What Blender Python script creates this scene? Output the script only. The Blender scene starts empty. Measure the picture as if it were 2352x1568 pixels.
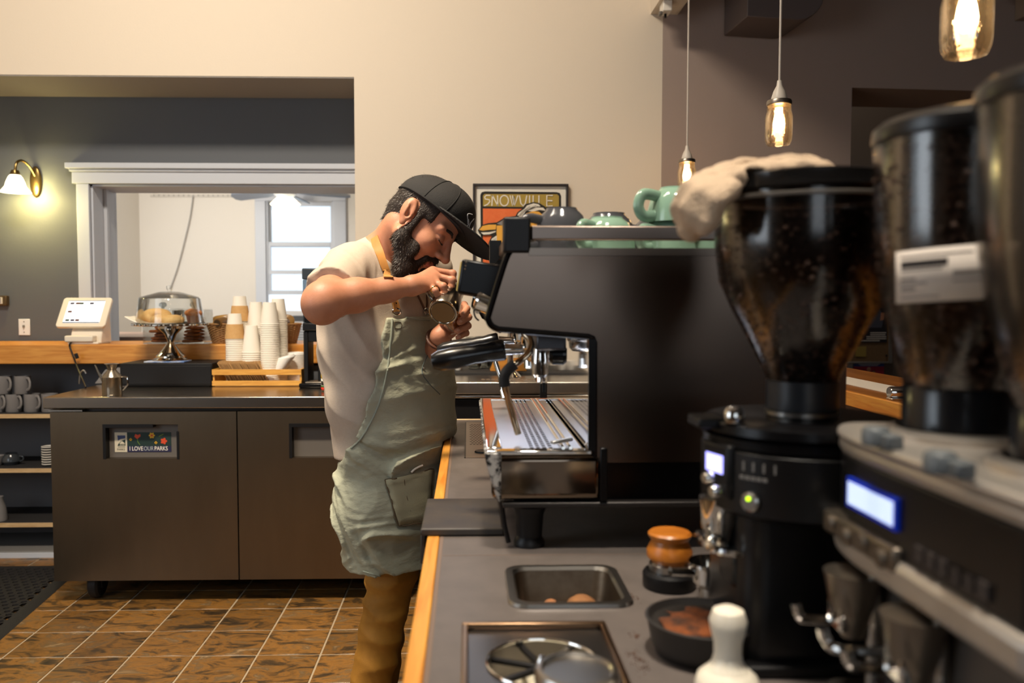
import bpy, math, random
import numpy as np
from mathutils import Vector, Matrix
random.seed(7)
SC = bpy.context.scene
COL = SC.collection
# ---------------------------------------------------------------- camera
F_PX = 1906.0
CX, CY = 1125.0, 784.0
YAW, PITCH = math.atan(50 / F_PX), math.atan(94 / F_PX)
EYE = Vector((0, 0, 1.29))
FWD = Vector((math.sin(YAW) * math.cos(PITCH), math.cos(YAW) * math.cos(PITCH), -math.sin(PITCH)))
RGT = Vector((math.cos(YAW), -math.sin(YAW), 0))
UPV = RGT.cross(FWD)
cd = bpy.data.cameras.new('camera')
cam = bpy.data.objects.new('camera', cd)
COL.objects.link(cam)
cam.matrix_world = Matrix(((RGT.x, UPV.x, -FWD.x, EYE.x), (RGT.y, UPV.y, -FWD.y, EYE.y), (RGT.z, UPV.z, -FWD.z, EYE.z), (0, 0, 0, 1)))
cd.sensor_width = 36.0
cd.lens = 36.0 * F_PX / 2352.0
cd.shift_x = (1176.0 - CX) / 2352.0
cd.clip_start = 0.02
cd.dof.use_dof = True
cd.dof.focus_distance = 2.35
cd.dof.aperture_fstop = 3.6
SC.camera = cam
# ---------------------------------------------------------------- world, lights, exposure
SC.view_settings.view_transform = 'Standard'
SC.view_settings.look = 'None'
SC.view_settings.exposure = 0.0
SC.view_settings.gamma = 1.0
SC.view_settings.use_curve_mapping = False
w = bpy.data.worlds.new('daylight'); SC.world = w; w.use_nodes = True
wb = w.node_tree.nodes['Background']
wb.inputs[0].default_value = (0.80, 0.90, 1.0, 1)
wb.inputs[1].default_value = 1.5
def area(name, loc, target, sx, sy, power, color, spread=180):
    l = bpy.data.lights.new(name, 'AREA'); l.shape = 'RECTANGLE'; l.size = sx; l.size_y = sy
    l.energy = power; l.color = color; l.spread = math.radians(spread)
    o = bpy.data.objects.new(name, l); COL.objects.link(o); o.location = loc
    o.rotation_euler = (Vector(target) - Vector(loc)).to_track_quat('-Z', 'Y').to_euler()
    return o
def point(name, loc, power, color, r=0.03):
    l = bpy.data.lights.new(name, 'POINT'); l.energy = power; l.color = color; l.shadow_soft_size = r
    o = bpy.data.objects.new(name, l); COL.objects.link(o); o.location = loc
    return o
WARM = (1.0, 0.87, 0.71)
area('ceiling_lamp_main', (-1.3, 1.5, 4.15), (-1.1, 4.2, 1.2), 1.2, 0.3, 63, WARM, 125)
area('counter_fill', (0.1, 0.5, 4.15), (0.2, 0.85, 0.9), 0.3, 0.3, 10.5, (1.0, 0.90, 0.76), 50)  # overhead fill added to brighten the counter front
area('far_room_fill_right', (1.2, 7.0, 1.9), (-2.0, 4.95, 1.5), 1.5, 1.6, 26, (0.9, 0.96, 1.0))  # added light hidden behind the wall, brightens the opening's left jamb
area('passage_fill', (2.6, 5.3, 4.1), (2.6, 5.9, 1.0), 0.3, 0.3, 7, (1.0, 0.85, 0.7), 120)  # added fill so the notice board shows in the dark passage
area('ceiling_lamp_front', (-0.8, 1.5, 4.15), (-0.5, 2.4, 1.2), 0.35, 0.35, 20, (1.0, 0.84, 0.62), 62)
area('fill_daylight_left', (-3.0, 0.3, 1.9), (-1.4, 4.2, 1.1), 1.8, 1.6, 24, (0.82, 0.91, 1.0))  # cool fill added at an unseen opening cut in the left wall
area('fill_daylight_rear', (0.6, -2.4, 2.0), (0.4, 2.0, 1.1), 2.2, 1.4, 2.2, (0.95, 0.95, 0.95))  # weak frontal fill added at an unseen opening behind the camera
area('far_room_daylight', (-3.3, 6.9, 1.9), (-1.5, 8.4, 1.4), 1.5, 1.6, 72, (1.0, 0.95, 0.88))
# ---------------------------------------------------------------- helpers
def P(px, py, Y):
    d = FWD + RGT * ((px - CX) / F_PX) + UPV * (-(py - CY) / F_PX)
    return EYE + d * (Y / d.y)
def PZ(px, py, Z):
    d = FWD + RGT * ((px - CX) / F_PX) + UPV * (-(py - CY) / F_PX)
    return EYE + d * ((Z - EYE.z) / d.z)
def lin(c):
    return tuple(((x / 255.0) / 12.92 if x / 255.0 <= 0.04045 else ((x / 255.0 + 0.055) / 1.055) ** 2.4) for x in c)
MATS = {}
class NT:
    def __init__(s, name):
        s.m = bpy.data.materials.new(name); s.m.use_nodes = True
        s.t = s.m.node_tree; s.b = s.t.nodes['Principled BSDF']; s.out = s.t.nodes['Material Output']
    def n(s, typ, **kw):
        x = s.t.nodes.new(typ)
        for k, v in kw.items():
            if k in x.inputs.keys(): x.inputs[k].default_value = v
            else: setattr(x, k, v)
        return x
    def l(s, a, b): s.t.links.new(a, b)
def M(name, c, rough=0.5, metal=0.0, noise=None, bump=None, emit=None, trans=0, sheen=0, coat=0, sub=0, spec=None, rnd=0):
    """c: sRGB 0-255. noise=(scale, c2, stretch xyz, contrast)  bump=(scale,strength,stretch)"""
    if name in MATS: return MATS[name]
    t = NT(name); b = t.b
    b.inputs['Base Color'].default_value = (*lin(c), 1); b.inputs['Roughness'].default_value = rough
    b.inputs['Metallic'].default_value = metal
    if spec is not None: b.inputs['Specular IOR Level'].default_value = spec
    if coat: b.inputs['Coat Weight'].default_value = coat; b.inputs['Coat Roughness'].default_value = 0.08
    if sheen: b.inputs['Sheen Weight'].default_value = sheen
    if sub:
        b.inputs['Subsurface Weight'].default_value = sub; b.inputs['Subsurface Radius'].default_value = (0.012, 0.004, 0.002); b.inputs['Subsurface Scale'].default_value = 1.0
    if trans: b.inputs['Transmission Weight'].default_value = trans
    if emit: b.inputs['Emission Color'].default_value = (*lin(emit[0]), 1); b.inputs['Emission Strength'].default_value = emit[1]
    tc = t.n('ShaderNodeTexCoord')
    if noise:
        sc, c2, st, con = noise
        mp = t.n('ShaderNodeMapping'); mp.inputs['Scale'].default_value = st; t.l(tc.outputs['Object'], mp.inputs[0])
        nz = t.n('ShaderNodeTexNoise'); nz.inputs['Scale'].default_value = sc; nz.inputs['Detail'].default_value = 6; nz.inputs['Roughness'].default_value = 0.62
        t.l(mp.outputs[0], nz.inputs['Vector'])
        r = t.n('ShaderNodeValToRGB'); r.color_ramp.elements[0].position = 0.5 - con; r.color_ramp.elements[1].position = 0.5 + con
        r.color_ramp.elements[0].color = (*lin(c), 1); r.color_ramp.elements[1].color = (*lin(c2), 1)
        t.l(nz.outputs['Fac'], r.inputs[0]); t.l(r.outputs[0], b.inputs['Base Color'])
    if bump:
        sc, stg, st = bump
        mp = t.n('ShaderNodeMapping'); mp.inputs['Scale'].default_value = st; t.l(tc.outputs['Object'], mp.inputs[0])
        nz = t.n('ShaderNodeTexNoise'); nz.inputs['Scale'].default_value = sc; nz.inputs['Detail'].default_value = 4
        t.l(mp.outputs[0], nz.inputs['Vector'])
        bp = t.n('ShaderNodeBump'); bp.inputs['Strength'].default_value = stg; bp.inputs['Distance'].default_value = 0.004
        t.l(nz.outputs['Fac'], bp.inputs['Height']); t.l(bp.outputs[0], b.inputs['Normal'])
    MATS[name] = t.m
    return t.m
def clear_mat(name, tint, gloss=0.12, rough=0.03, transl=0.0, ior=1.45, bump=0):
    """thin clear plastic / glass: transparent body, fresnel gloss, optional milky part"""
    if name in MATS: return MATS[name]
    t = NT(name); t.t.nodes.remove(t.b)
    tr = t.n('ShaderNodeBsdfTransparent'); tr.inputs[0].default_value = (*lin(tint), 1)
    gl = t.n('ShaderNodeBsdfGlossy'); gl.inputs['Roughness'].default_value = rough; gl.inputs['Color'].default_value = (1, 1, 1, 1)
    lw = t.n('ShaderNodeLayerWeight'); lw.inputs['Blend'].default_value = 0.28
    ma = t.n('ShaderNodeMath', operation='MULTIPLY_ADD'); ma.inputs[1].default_value = 0.6; ma.inputs[2].default_value = gloss * 0.12
    t.l(lw.outputs['Fresnel'], ma.inputs[0])
    mx = t.n('ShaderNodeMixShader'); t.l(ma.outputs[0], mx.inputs[0]); t.l(tr.outputs[0], mx.inputs[1]); t.l(gl.outputs[0], mx.inputs[2])
    last = mx
    if bump:
        tc = t.n('ShaderNodeTexCoord'); nz = t.n('ShaderNodeTexNoise'); nz.inputs['Scale'].default_value = bump; t.l(tc.outputs['Object'], nz.inputs['Vector'])
        bp = t.n('ShaderNodeBump'); bp.inputs['Strength'].default_value = 0.6; bp.inputs['Distance'].default_value = 0.003
        t.l(nz.outputs['Fac'], bp.inputs['Height']); t.l(bp.outputs[0], gl.inputs['Normal']); t.l(bp.outputs[0], lw.inputs['Normal'])
    if transl:
        tl = t.n('ShaderNodeBsdfTranslucent'); tl.inputs[0].default_value = (*lin((255, 240, 222)), 1)
        m2 = t.n('ShaderNodeMixShader'); m2.inputs[0].default_value = transl
        t.l(mx.outputs[0], m2.inputs[1]); t.l(tl.outputs[0], m2.inputs[2]); last = m2
    t.l(last.outputs[0], t.out.inputs['Surface'])
    MATS[name] = t.m
    return t.m
def wood_mat(name, c1, c2, scale=6, stretch=(1, 14, 14), rough=0.45):
    if name in MATS: return MATS[name]
    t = NT(name); b = t.b; b.inputs['Roughness'].default_value = rough
    tc = t.n('ShaderNodeTexCoord'); mp = t.n('ShaderNodeMapping'); mp.inputs['Scale'].default_value = stretch; t.l(tc.outputs['Object'], mp.inputs[0])
    nz = t.n('ShaderNodeTexNoise'); nz.inputs['Scale'].default_value = scale; nz.inputs['Detail'].default_value = 5; nz.inputs['Distortion'].default_value = 0.8
    t.l(mp.outputs[0], nz.inputs['Vector'])
    r = t.n('ShaderNodeValToRGB'); r.color_ramp.elements[0].position = 0.3; r.color_ramp.elements[1].position = 0.7
    r.color_ramp.elements[0].color = (*lin(c1), 1); r.color_ramp.elements[1].color = (*lin(c2), 1)
    t.l(nz.outputs['Fac'], r.inputs[0]); t.l(r.outputs[0], b.inputs['Base Color'])
    bp = t.n('ShaderNodeBump'); bp.inputs['Strength'].default_value = 0.15; bp.inputs['Distance'].default_value = 0.002
    t.l(nz.outputs['Fac'], bp.inputs['Height']); t.l(bp.outputs[0], b.inputs['Normal'])
    MATS[name] = t.m
    return t.m
def catmull(pts, n=6, closed=False):
    pts = [Vector(p) for p in pts]; out = []; N = len(pts)
    rng = range(N) if closed else range(N - 1)
    for i in rng:
        if closed: p0, p1, p2, p3 = pts[(i - 1) % N], pts[i], pts[(i + 1) % N], pts[(i + 2) % N]
        else: p0, p1, p2, p3 = pts[max(i - 1, 0)], pts[i], pts[i + 1], pts[min(i + 2, N - 1)]
        for k in range(n):
            t = k / n
            out.append(0.5 * ((2 * p1) + (-p0 + p2) * t + (2 * p0 - 5 * p1 + 4 * p2 - p3) * t * t + (-p0 + 3 * p1 - 3 * p2 + p3) * t ** 3))
    if not closed: out.append(pts[-1])
    return out
def frame_of(axis):
    a = Vector(axis).normalized()
    ref = Vector((0, 0, 1)) if abs(a.z) < 0.9 else Vector((0, 1, 0))
    u = ref.cross(a).normalized(); v = a.cross(u)
    return u, v, a
class MB:
    def __init__(s): s.v = []; s.f = []
    def add(s, vs, fs):
        o = len(s.v); s.v += [tuple(x) for x in vs]; s.f += [tuple(i + o for i in f) for f in fs]; return s
    def obox(s, c, ax, h):
        c = Vector(c); A = [Vector(a) * k for a, k in zip(ax, h)]
        vs = [c + A[0] * i + A[1] * j + A[2] * k for k in (-1, 1) for j in (-1, 1) for i in (-1, 1)]
        return s.add(vs, [(0, 2, 3, 1), (4, 5, 7, 6), (0, 1, 5, 4), (2, 6, 7, 3), (0, 4, 6, 2), (1, 3, 7, 5)])
    def box(s, x0, x1, y0, y1, z0, z1):
        return s.obox(((x0 + x1) / 2, (y0 + y1) / 2, (z0 + z1) / 2), ((1, 0, 0), (0, 1, 0), (0, 0, 1)), (abs(x1 - x0) / 2, abs(y1 - y0) / 2, abs(z1 - z0) / 2))
    def lathe(s, prof, c=(0, 0, 0), axis=(0, 0, 1), n=28, closed=False):
        u, v, a = frame_of(axis); c = Vector(c); rings = []; vs = []; fs = []
        for r, z in prof:
            if r <= 1e-6: rings.append([len(vs)]); vs.append(c + a * z)
            else:
                rings.append(list(range(len(vs), len(vs) + n)))
                vs += [c + a * z + (u * math.cos(2 * math.pi * k / n) + v * math.sin(2 * math.pi * k / n)) * r for k in range(n)]
        seq = list(zip(rings, rings[1:]))
        if closed: seq.append((rings[-1], rings[0]))
        for A, B in seq:
            for k in range(n):
                q = (k + 1) % n
                if len(A) == 1 and len(B) == 1: break
                if len(A) == 1: fs.append((A[0], B[q], B[k]))
                elif len(B) == 1: fs.append((A[k], A[q], B[0]))
                else: fs.append((A[k], A[q], B[q], B[k]))
        return s.add(vs, fs)
    def cyl(s, p0, p1, r0, r1=None, n=24):
        p0, p1 = Vector(p0), Vector(p1); r1 = r0 if r1 is None else r1; L = (p1 - p0).length
        return s.lathe([(0, 0), (r0, 0), (r1, L), (0, L)], p0, p1 - p0, n)
    def sphere(s, c, r, n=16, axes=((1, 0, 0), (0, 1, 0), (0, 0, 1))):
        r = (r, r, r) if not hasattr(r, '__len__') else r
        A = [Vector(a) for a in axes]; c = Vector(c); vs = []; fs = []; m = n // 2
        vs.append(c - A[2] * r[2])
        for j in range(1, m):
            t = -math.pi / 2 + math.pi * j / m
            for k in range(n):
                q = 2 * math.pi * k / n
                vs.append(c + A[0] * (r[0] * math.cos(t) * math.cos(q)) + A[1] * (r[1] * math.cos(t) * math.sin(q)) + A[2] * (r[2] * math.sin(t)))
        vs.append(c + A[2] * r[2]); T = len(vs) - 1
        for k in range(n):
            q = (k + 1) % n
            fs.append((0, 1 + q, 1 + k)); fs.append((T, 1 + (m - 2) * n + k, 1 + (m - 2) * n + q))
            for j in range(m - 2): fs.append((1 + j * n + k, 1 + j * n + q, 1 + (j + 1) * n + q, 1 + (j + 1) * n + k))
        return s.add(vs, fs)
    def tube(s, pts, r, n=10, closed=False, flat=1.0):
        pts = [Vector(p) for p in pts]; N = len(pts); rs = r if hasattr(r, '__len__') else [r] * N
        if len(rs) != N: rs = [rs[min(int(i * len(rs) / N), len(rs) - 1)] for i in range(N)]
        T = []
        for i in range(N):
            a = pts[(i - 1) % N] if closed else pts[max(i - 1, 0)]; b = pts[(i + 1) % N] if closed else pts[min(i + 1, N - 1)]
            T.append((b - a).normalized() if (b - a).length > 1e-9 else Vector((0, 0, 1)))
        u, v, _ = frame_of(T[0]); vs = []; fs = []
        for i in range(N):
            u = (u - T[i] * u.dot(T[i])).normalized(); v = T[i].cross(u)
            vs += [pts[i] + (u * math.cos(2 * math.pi * k / n) + v * math.sin(2 * math.pi * k / n) * flat) * rs[i] for k in range(n)]
        for i in range(N if closed else N - 1):
            j = (i + 1) % N
            for k in range(n):
                q = (k + 1) % n
                fs.append((i * n + k, i * n + q, j * n + q, j * n + k))
        if not closed:
            fs.append(tuple(range(n - 1, -1, -1))); fs.append(tuple((N - 1) * n + k for k in range(n)))
        return s.add(vs, fs)
    def prism(s, poly, d0, d1, o=(0, 0, 0), u=(1, 0, 0), v=(0, 0, 1), w=(0, 1, 0)):
        o, u, v, w = Vector(o), Vector(u), Vector(v), Vector(w); N = len(poly)
        vs = [o + u * a + v * b + w * d0 for a, b in poly] + [o + u * a + v * b + w * d1 for a, b in poly]
        return s.add(vs, [tuple(range(N)), tuple(range(2 * N - 1, N - 1, -1))] + [(i, i + N, (i + 1) % N + N, (i + 1) % N) for i in range(N)])
    def ribbon(s, pts, nrm, wd, th):
        pts = [Vector(p) for p in pts]; N = len(pts); vs = []; fs = []
        for i in range(N):
            t = (pts[min(i + 1, N - 1)] - pts[max(i - 1, 0)]).normalized(); nn = Vector(nrm[i] if hasattr(nrm[0], '__len__') else nrm)
            sd = t.cross(nn).normalized(); nn = sd.cross(t).normalized()
            ww = wd[i] if hasattr(wd, '__len__') else wd
            vs += [pts[i] - sd * ww / 2, pts[i] + sd * ww / 2, pts[i] + sd * ww / 2 + nn * th, pts[i] - sd * ww / 2 + nn * th]
        for i in range(N - 1):
            a, b = i * 4, i * 4 + 4
            for k in range(4): fs.append((a + k, a + (k + 1) % 4, b + (k + 1) % 4, b + k))
        fs.append((3, 2, 1, 0)); fs.append(tuple((N - 1) * 4 + k for k in range(4)))
        return s.add(vs, fs)
    def poly(s, pts): return s.add(pts, [tuple(range(len(pts)))])
def tag(o, label=None, cat=None, group=None, kind=None):
    if label: o['label'] = label
    if cat: o['category'] = cat
    if group: o['group'] = group
    if kind: o['kind'] = kind
    return o
def thing(name, label, cat, loc=(0, 0, 0), group=None, rz=0):
    o = bpy.data.objects.new(name, None); COL.objects.link(o); o.location = loc; o.rotation_euler = (0, 0, rz); o.empty_display_size = 0.05
    return tag(o, label, cat, group)
def mesh_obj(name, me, mat, parent=None):
    o = bpy.data.objects.new(name, me); COL.objects.link(o)
    if mat: me.materials.append(mat)
    if parent: o.parent = parent
    return o
def ob(name, mb, mat, parent=None, bevel=0, smooth=35, world=False, label=None, kind=None, seg=2):
    vs = mb.v
    if world and parent:
        q = Vector((0, 0, 0)); p = parent
        while p: q += p.location; p = p.parent
        vs = [(a - q.x, b - q.y, c - q.z) for a, b, c in vs]
    me = bpy.data.meshes.new(name); me.from_pydata(vs, [], mb.f); me.validate()
    import bmesh
    bm = bmesh.new(); bm.from_mesh(me); bmesh.ops.recalc_face_normals(bm, faces=bm.faces); bm.to_mesh(me); bm.free()
    if smooth:
        me.polygons.foreach_set('use_smooth', [True] * len(me.polygons)); me.set_sharp_from_angle(angle=math.radians(smooth))
    o = mesh_obj(name, me, mat, parent)
    if bevel:
        b = o.modifiers.new('edge', 'BEVEL'); b.width = bevel; b.segments = seg; b.limit_method = 'ANGLE'; b.angle_limit = math.radians(40)
    if label: o['label'] = label
    if kind: o['kind'] = kind
    return o
def dup(root, loc=None, label=None, group=None, rz=None):
    r = root.copy(); COL.objects.link(r)
    if loc is not None: r.location = loc
    if rz is not None: r.rotation_euler = (0, 0, rz)
    if label: r['label'] = label
    if group: r['group'] = group
    for ch in list(root.children):
        c = ch.copy(); COL.objects.link(c); c.parent = r
        for g in list(ch.children):
            d = g.copy(); COL.objects.link(d); d.parent = c
    return r
def text(name, body, size, mat, parent, loc, rot, ext=0.0006, align='CENTER', sx=1.0, world=False, bold=0):
    cu = bpy.data.curves.new(name, 'FONT'); cu.body = body; cu.size = size; cu.extrude = ext; cu.align_x = align; cu.align_y = 'CENTER'; cu.offset = bold
    cu.materials.append(mat)
    tmp = bpy.data.objects.new('tmp', cu); COL.objects.link(tmp); bpy.context.view_layer.update()
    me = bpy.data.meshes.new_from_object(tmp.evaluated_get(bpy.context.evaluated_depsgraph_get())); me.name = name
    bpy.data.objects.remove(tmp); o = bpy.data.objects.new(name, me); COL.objects.link(o); o.parent = parent
    q = parent.matrix_world.translation.copy() if False else Vector((0, 0, 0))
    if world:
        p = parent
        while p: q += p.location; p = p.parent
    o.location = Vector(loc) - q; o.rotation_euler = rot; o.scale = (sx, 1, 1)
    return o
# ---------------------------------------------------------------- implicit surfaces (for the figure and cloth)
class SDF:
    def __init__(s, lo, hi, h):
        s.lo = np.array(lo, float); s.h = h
        s.n = [int(math.ceil((b - a) / h)) + 1 for a, b in zip(lo, hi)]
        s.ax = [(s.lo[i] + h * np.arange(s.n[i])).astype(np.float32) for i in range(3)]
        s.D = np.full(s.n, 0.5, np.float32)
    def grid(s, sl=(slice(None),) * 3):
        return s.ax[0][sl[0]][:, None, None], s.ax[1][sl[1]][None, :, None], s.ax[2][sl[2]][None, None, :]
    def window(s, lo, hi):
        return tuple(slice(max(0, int((lo[i] - s.lo[i]) / s.h)), max(0, min(s.n[i], int((hi[i] - s.lo[i]) / s.h) + 2))) for i in range(3))
    def put(s, sl, d, k, op):
        if any(x.stop <= x.start for x in sl): return
        D = s.D[sl]
        if op == 'sub': D, d = -D, d
        if k > 0:
            hh = np.clip(k - np.abs(D - d), 0, None) / k
            r = np.minimum(D, d) - hh * hh * k * 0.25
        else: r = np.minimum(D, d)
        s.D[sl] = -r if op == 'sub' else r
    def cap(s, a, b, r0, r1=None, k=0.01, op='add', fr=None):
        """tapered capsule; fr=(origin, 3 axis rows, 3 scales): measured in that stretched frame (a, b given in frame units)"""
        r1 = r0 if r1 is None else r1; a = np.array(a, float); b = np.array(b, float)
        if fr is None:
            m = max(r0, r1) + k + 3 * s.h; lo = np.minimum(a, b) - m; hi = np.maximum(a, b) + m; sl = s.window(lo, hi); x, y, z = s.grid(sl)
        else:
            o, A, q = np.array(fr[0], float), np.array([list(t) for t in fr[1]], float), np.array(fr[2], float)
            wa = o + (a / q) @ A; wb_ = o + (b / q) @ A
            m = (max(r0, r1) + k) / q.min() + 3 * s.h; sl = s.window(np.minimum(wa, wb_) - m, np.maximum(wa, wb_) + m); X, Y, Z = s.grid(sl)
            X, Y, Z = X - o[0], Y - o[1], Z - o[2]
            x, y, z = [(A[i][0] * X + A[i][1] * Y + A[i][2] * Z) * q[i] for i in range(3)]
        ba = b - a; L2 = max(float(ba @ ba), 1e-12)
        t = np.clip(((x - a[0]) * ba[0] + (y - a[1]) * ba[1] + (z - a[2]) * ba[2]) / L2, 0, 1)
        d = np.sqrt((x - a[0] - t * ba[0]) ** 2 + (y - a[1] - t * ba[1]) ** 2 + (z - a[2] - t * ba[2]) ** 2) - (r0 + (r1 - r0) * t)
        if fr is not None: d = d / max(1e-6, float(np.array(fr[2]).max()))
        s.put(sl, d.astype(np.float32), k, op)
    def ell(s, c, r, k=0.01, op='add', A=((1, 0, 0), (0, 1, 0), (0, 0, 1))):
        c = np.array(c, float); r = np.array(r if hasattr(r, '__len__') else (r, r, r), float); A = np.array([list(t) for t in A], float)
        m = r.max() + k + 3 * s.h; sl = s.window(c - m, c + m); X, Y, Z = s.grid(sl); X, Y, Z = X - c[0], Y - c[1], Z - c[2]
        q = [(A[i][0] * X + A[i][1] * Y + A[i][2] * Z) / r[i] for i in range(3)]
        k0 = np.sqrt(q[0] ** 2 + q[1] ** 2 + q[2] ** 2) + 1e-9
        k1 = np.sqrt((q[0] / r[0]) ** 2 + (q[1] / r[1]) ** 2 + (q[2] / r[2]) ** 2) + 1e-9
        s.put(sl, (k0 * (k0 - 1) / k1).astype(np.float32), k, op)
    def chain(s, pts, rs, k=0.01, **kw):
        for i in range(len(pts) - 1): s.cap(pts[i], pts[i + 1], rs[i], rs[i + 1], k, **kw)
    def cut(s, fn):
        s.D = np.maximum(s.D, fn(*s.grid()).astype(np.float32))
    def shift(s, fn):
        s.D = s.D + fn(*s.grid()).astype(np.float32)
    def mesh(s, name):
        D = s.D; S = D < 0
        c = np.zeros([n - 1 for n in s.n], np.uint8)
        for i in (0, 1):
            for j in (0, 1):
                for k in (0, 1): c += S[i:s.n[0] - 1 + i, j:s.n[1] - 1 + j, k:s.n[2] - 1 + k]
        act = (c > 0) & (c < 8); I = np.argwhere(act); idx = np.full(act.shape, -1, np.int32); idx[act] = np.arange(len(I))
        acc = np.zeros((len(I), 3)); cnt = np.zeros(len(I))
        cor = [(i, j, k) for i in (0, 1) for j in (0, 1) for k in (0, 1)]
        val = {q: D[I[:, 0] + q[0], I[:, 1] + q[1], I[:, 2] + q[2]] for q in cor}
        for a in cor:
            for ax in range(3):
                if a[ax] == 0:
                    b = list(a); b[ax] = 1; b = tuple(b); va, vb = val[a], val[b]; m = (va < 0) != (vb < 0)
                    t = np.where(m, va / np.where(m, va - vb, 1), 0)
                    p = np.tile(np.array(a, float), (len(I), 1)); p[:, ax] = t
                    acc[m] += p[m]; cnt[m] += 1
        V = s.lo + s.h * (I + acc / cnt[:, None])
        quads = []
        for ax in range(3):
            o1, o2 = (ax + 1) % 3, (ax + 2) % 3
            a = np.take(S, range(0, s.n[ax] - 1), ax); b = np.take(S, range(1, s.n[ax]), ax)
            E = np.argwhere(a != b); E = E[(E[:, o1] > 0) & (E[:, o2] > 0) & (E[:, o1] < s.n[o1] - 1) & (E[:, o2] < s.n[o2] - 1)]
            fl = a[E[:, 0], E[:, 1], E[:, 2]]
            def g(d1, d2):
                q = E.copy(); q[:, o1] -= d1; q[:, o2] -= d2; return idx[q[:, 0], q[:, 1], q[:, 2]]
            q = np.stack([g(1, 1), g(0, 1), g(0, 0), g(1, 0)], 1); q[~fl] = q[~fl][:, ::-1]; quads.append(q)
        Q = np.concatenate(quads); Q = Q[(Q >= 0).all(1)]
        me = bpy.data.meshes.new(name)
        me.vertices.add(len(V)); me.vertices.foreach_set('co', V.astype(np.float32).ravel())
        me.loops.add(len(Q) * 4); me.loops.foreach_set('vertex_index', Q.astype(np.int32).ravel())
        me.polygons.add(len(Q)); me.polygons.foreach_set('loop_start', (np.arange(len(Q)) * 4).astype(np.int32))
        me.polygons.foreach_set('use_smooth', np.ones(len(Q), bool)); me.update(); me.validate()
        return me
def relax(me, it=2, f=0.5):
    n = len(me.vertices); V = np.empty(n * 3, np.float32); me.vertices.foreach_get('co', V); V = V.reshape(-1, 3)
    E = np.empty(len(me.edges) * 2, np.int32); me.edges.foreach_get('vertices', E); E = E.reshape(-1, 2)
    deg = np.bincount(E.ravel(), minlength=n)[:, None]
    for _ in range(it):
        A = np.zeros((n, 3))
        for c in range(3): A[:, c] = np.bincount(E[:, 0], V[E[:, 1], c], n) + np.bincount(E[:, 1], V[E[:, 0], c], n)
        V = V + f * (A / np.maximum(deg, 1) - V)
    me.vertices.foreach_set('co', V.astype(np.float32).ravel()); me.update()
    return me
# ---------------------------------------------------------------- materials
WALL = M('warm_wall_paint', (222, 209, 190), 0.75, bump=(90, 0.12, (1, 1, 1)))
SHADEWALL = M('mauve_shade_wall_paint', (168, 149, 138), 0.75, bump=(90, 0.12, (1, 1, 1)))  # mauve paint deepened to carry the shade on the right wall
GREYWALL = M('slate_grey_paint', (88, 91, 96), 0.6, bump=(70, 0.1, (1, 1, 1)))
DARKWALL = M('dark_brown_paint', (86, 76, 68), 0.7)
WHITEWALL = M('white_wall_paint', (228, 222, 212), 0.8)
TRIM = M('white_trim_paint', (198, 203, 212), 0.45)
CEIL = M('ceiling_paint', (214, 204, 192), 0.85)
STEEL = M('brushed_steel', (176, 172, 166), 0.28, 1.0, bump=(60, 0.03, (1, 30, 30)))
STEEL_D = M('dull_dark_steel', (150, 138, 122), 0.36, 1.0, noise=(9, (128, 116, 102), (1, 1, 0.3), 0.3))
CHROME = M('chrome', (226, 224, 220), 0.07, 1.0)
BLACK = M('black_plastic', (18, 17, 18), 0.42, spec=0.3)
BLACKG = M('glossy_black', (12, 11, 12), 0.25, spec=0.2)
RUBBER = M('black_rubber', (26, 25, 26), 0.7, bump=(120, 0.2, (1, 1, 1)))
WHITEP = M('white_plastic', (236, 230, 218), 0.35)
PAPERW = M('white_paper_cup', (240, 233, 220), 0.7)
KRAFT = M('kraft_card', (196, 150, 92), 0.8, noise=(60, (208, 166, 110), (1, 1, 1), 0.3))
PINE = wood_mat('honey_pine', (196, 122, 42), (226, 160, 74), 5, (1.2, 12, 12))
PALEWOOD = wood_mat('pale_plywood', (196, 158, 110), (222, 190, 142), 6, (2, 14, 14))
STRIPWOOD = wood_mat('honey_wood_strip', (186, 112, 30), (212, 152, 64), 5, (14, 1.0, 14))
GLASS = clear_mat('clear_glass', (252, 253, 253), 0.2)
SLATE_T = None
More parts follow.
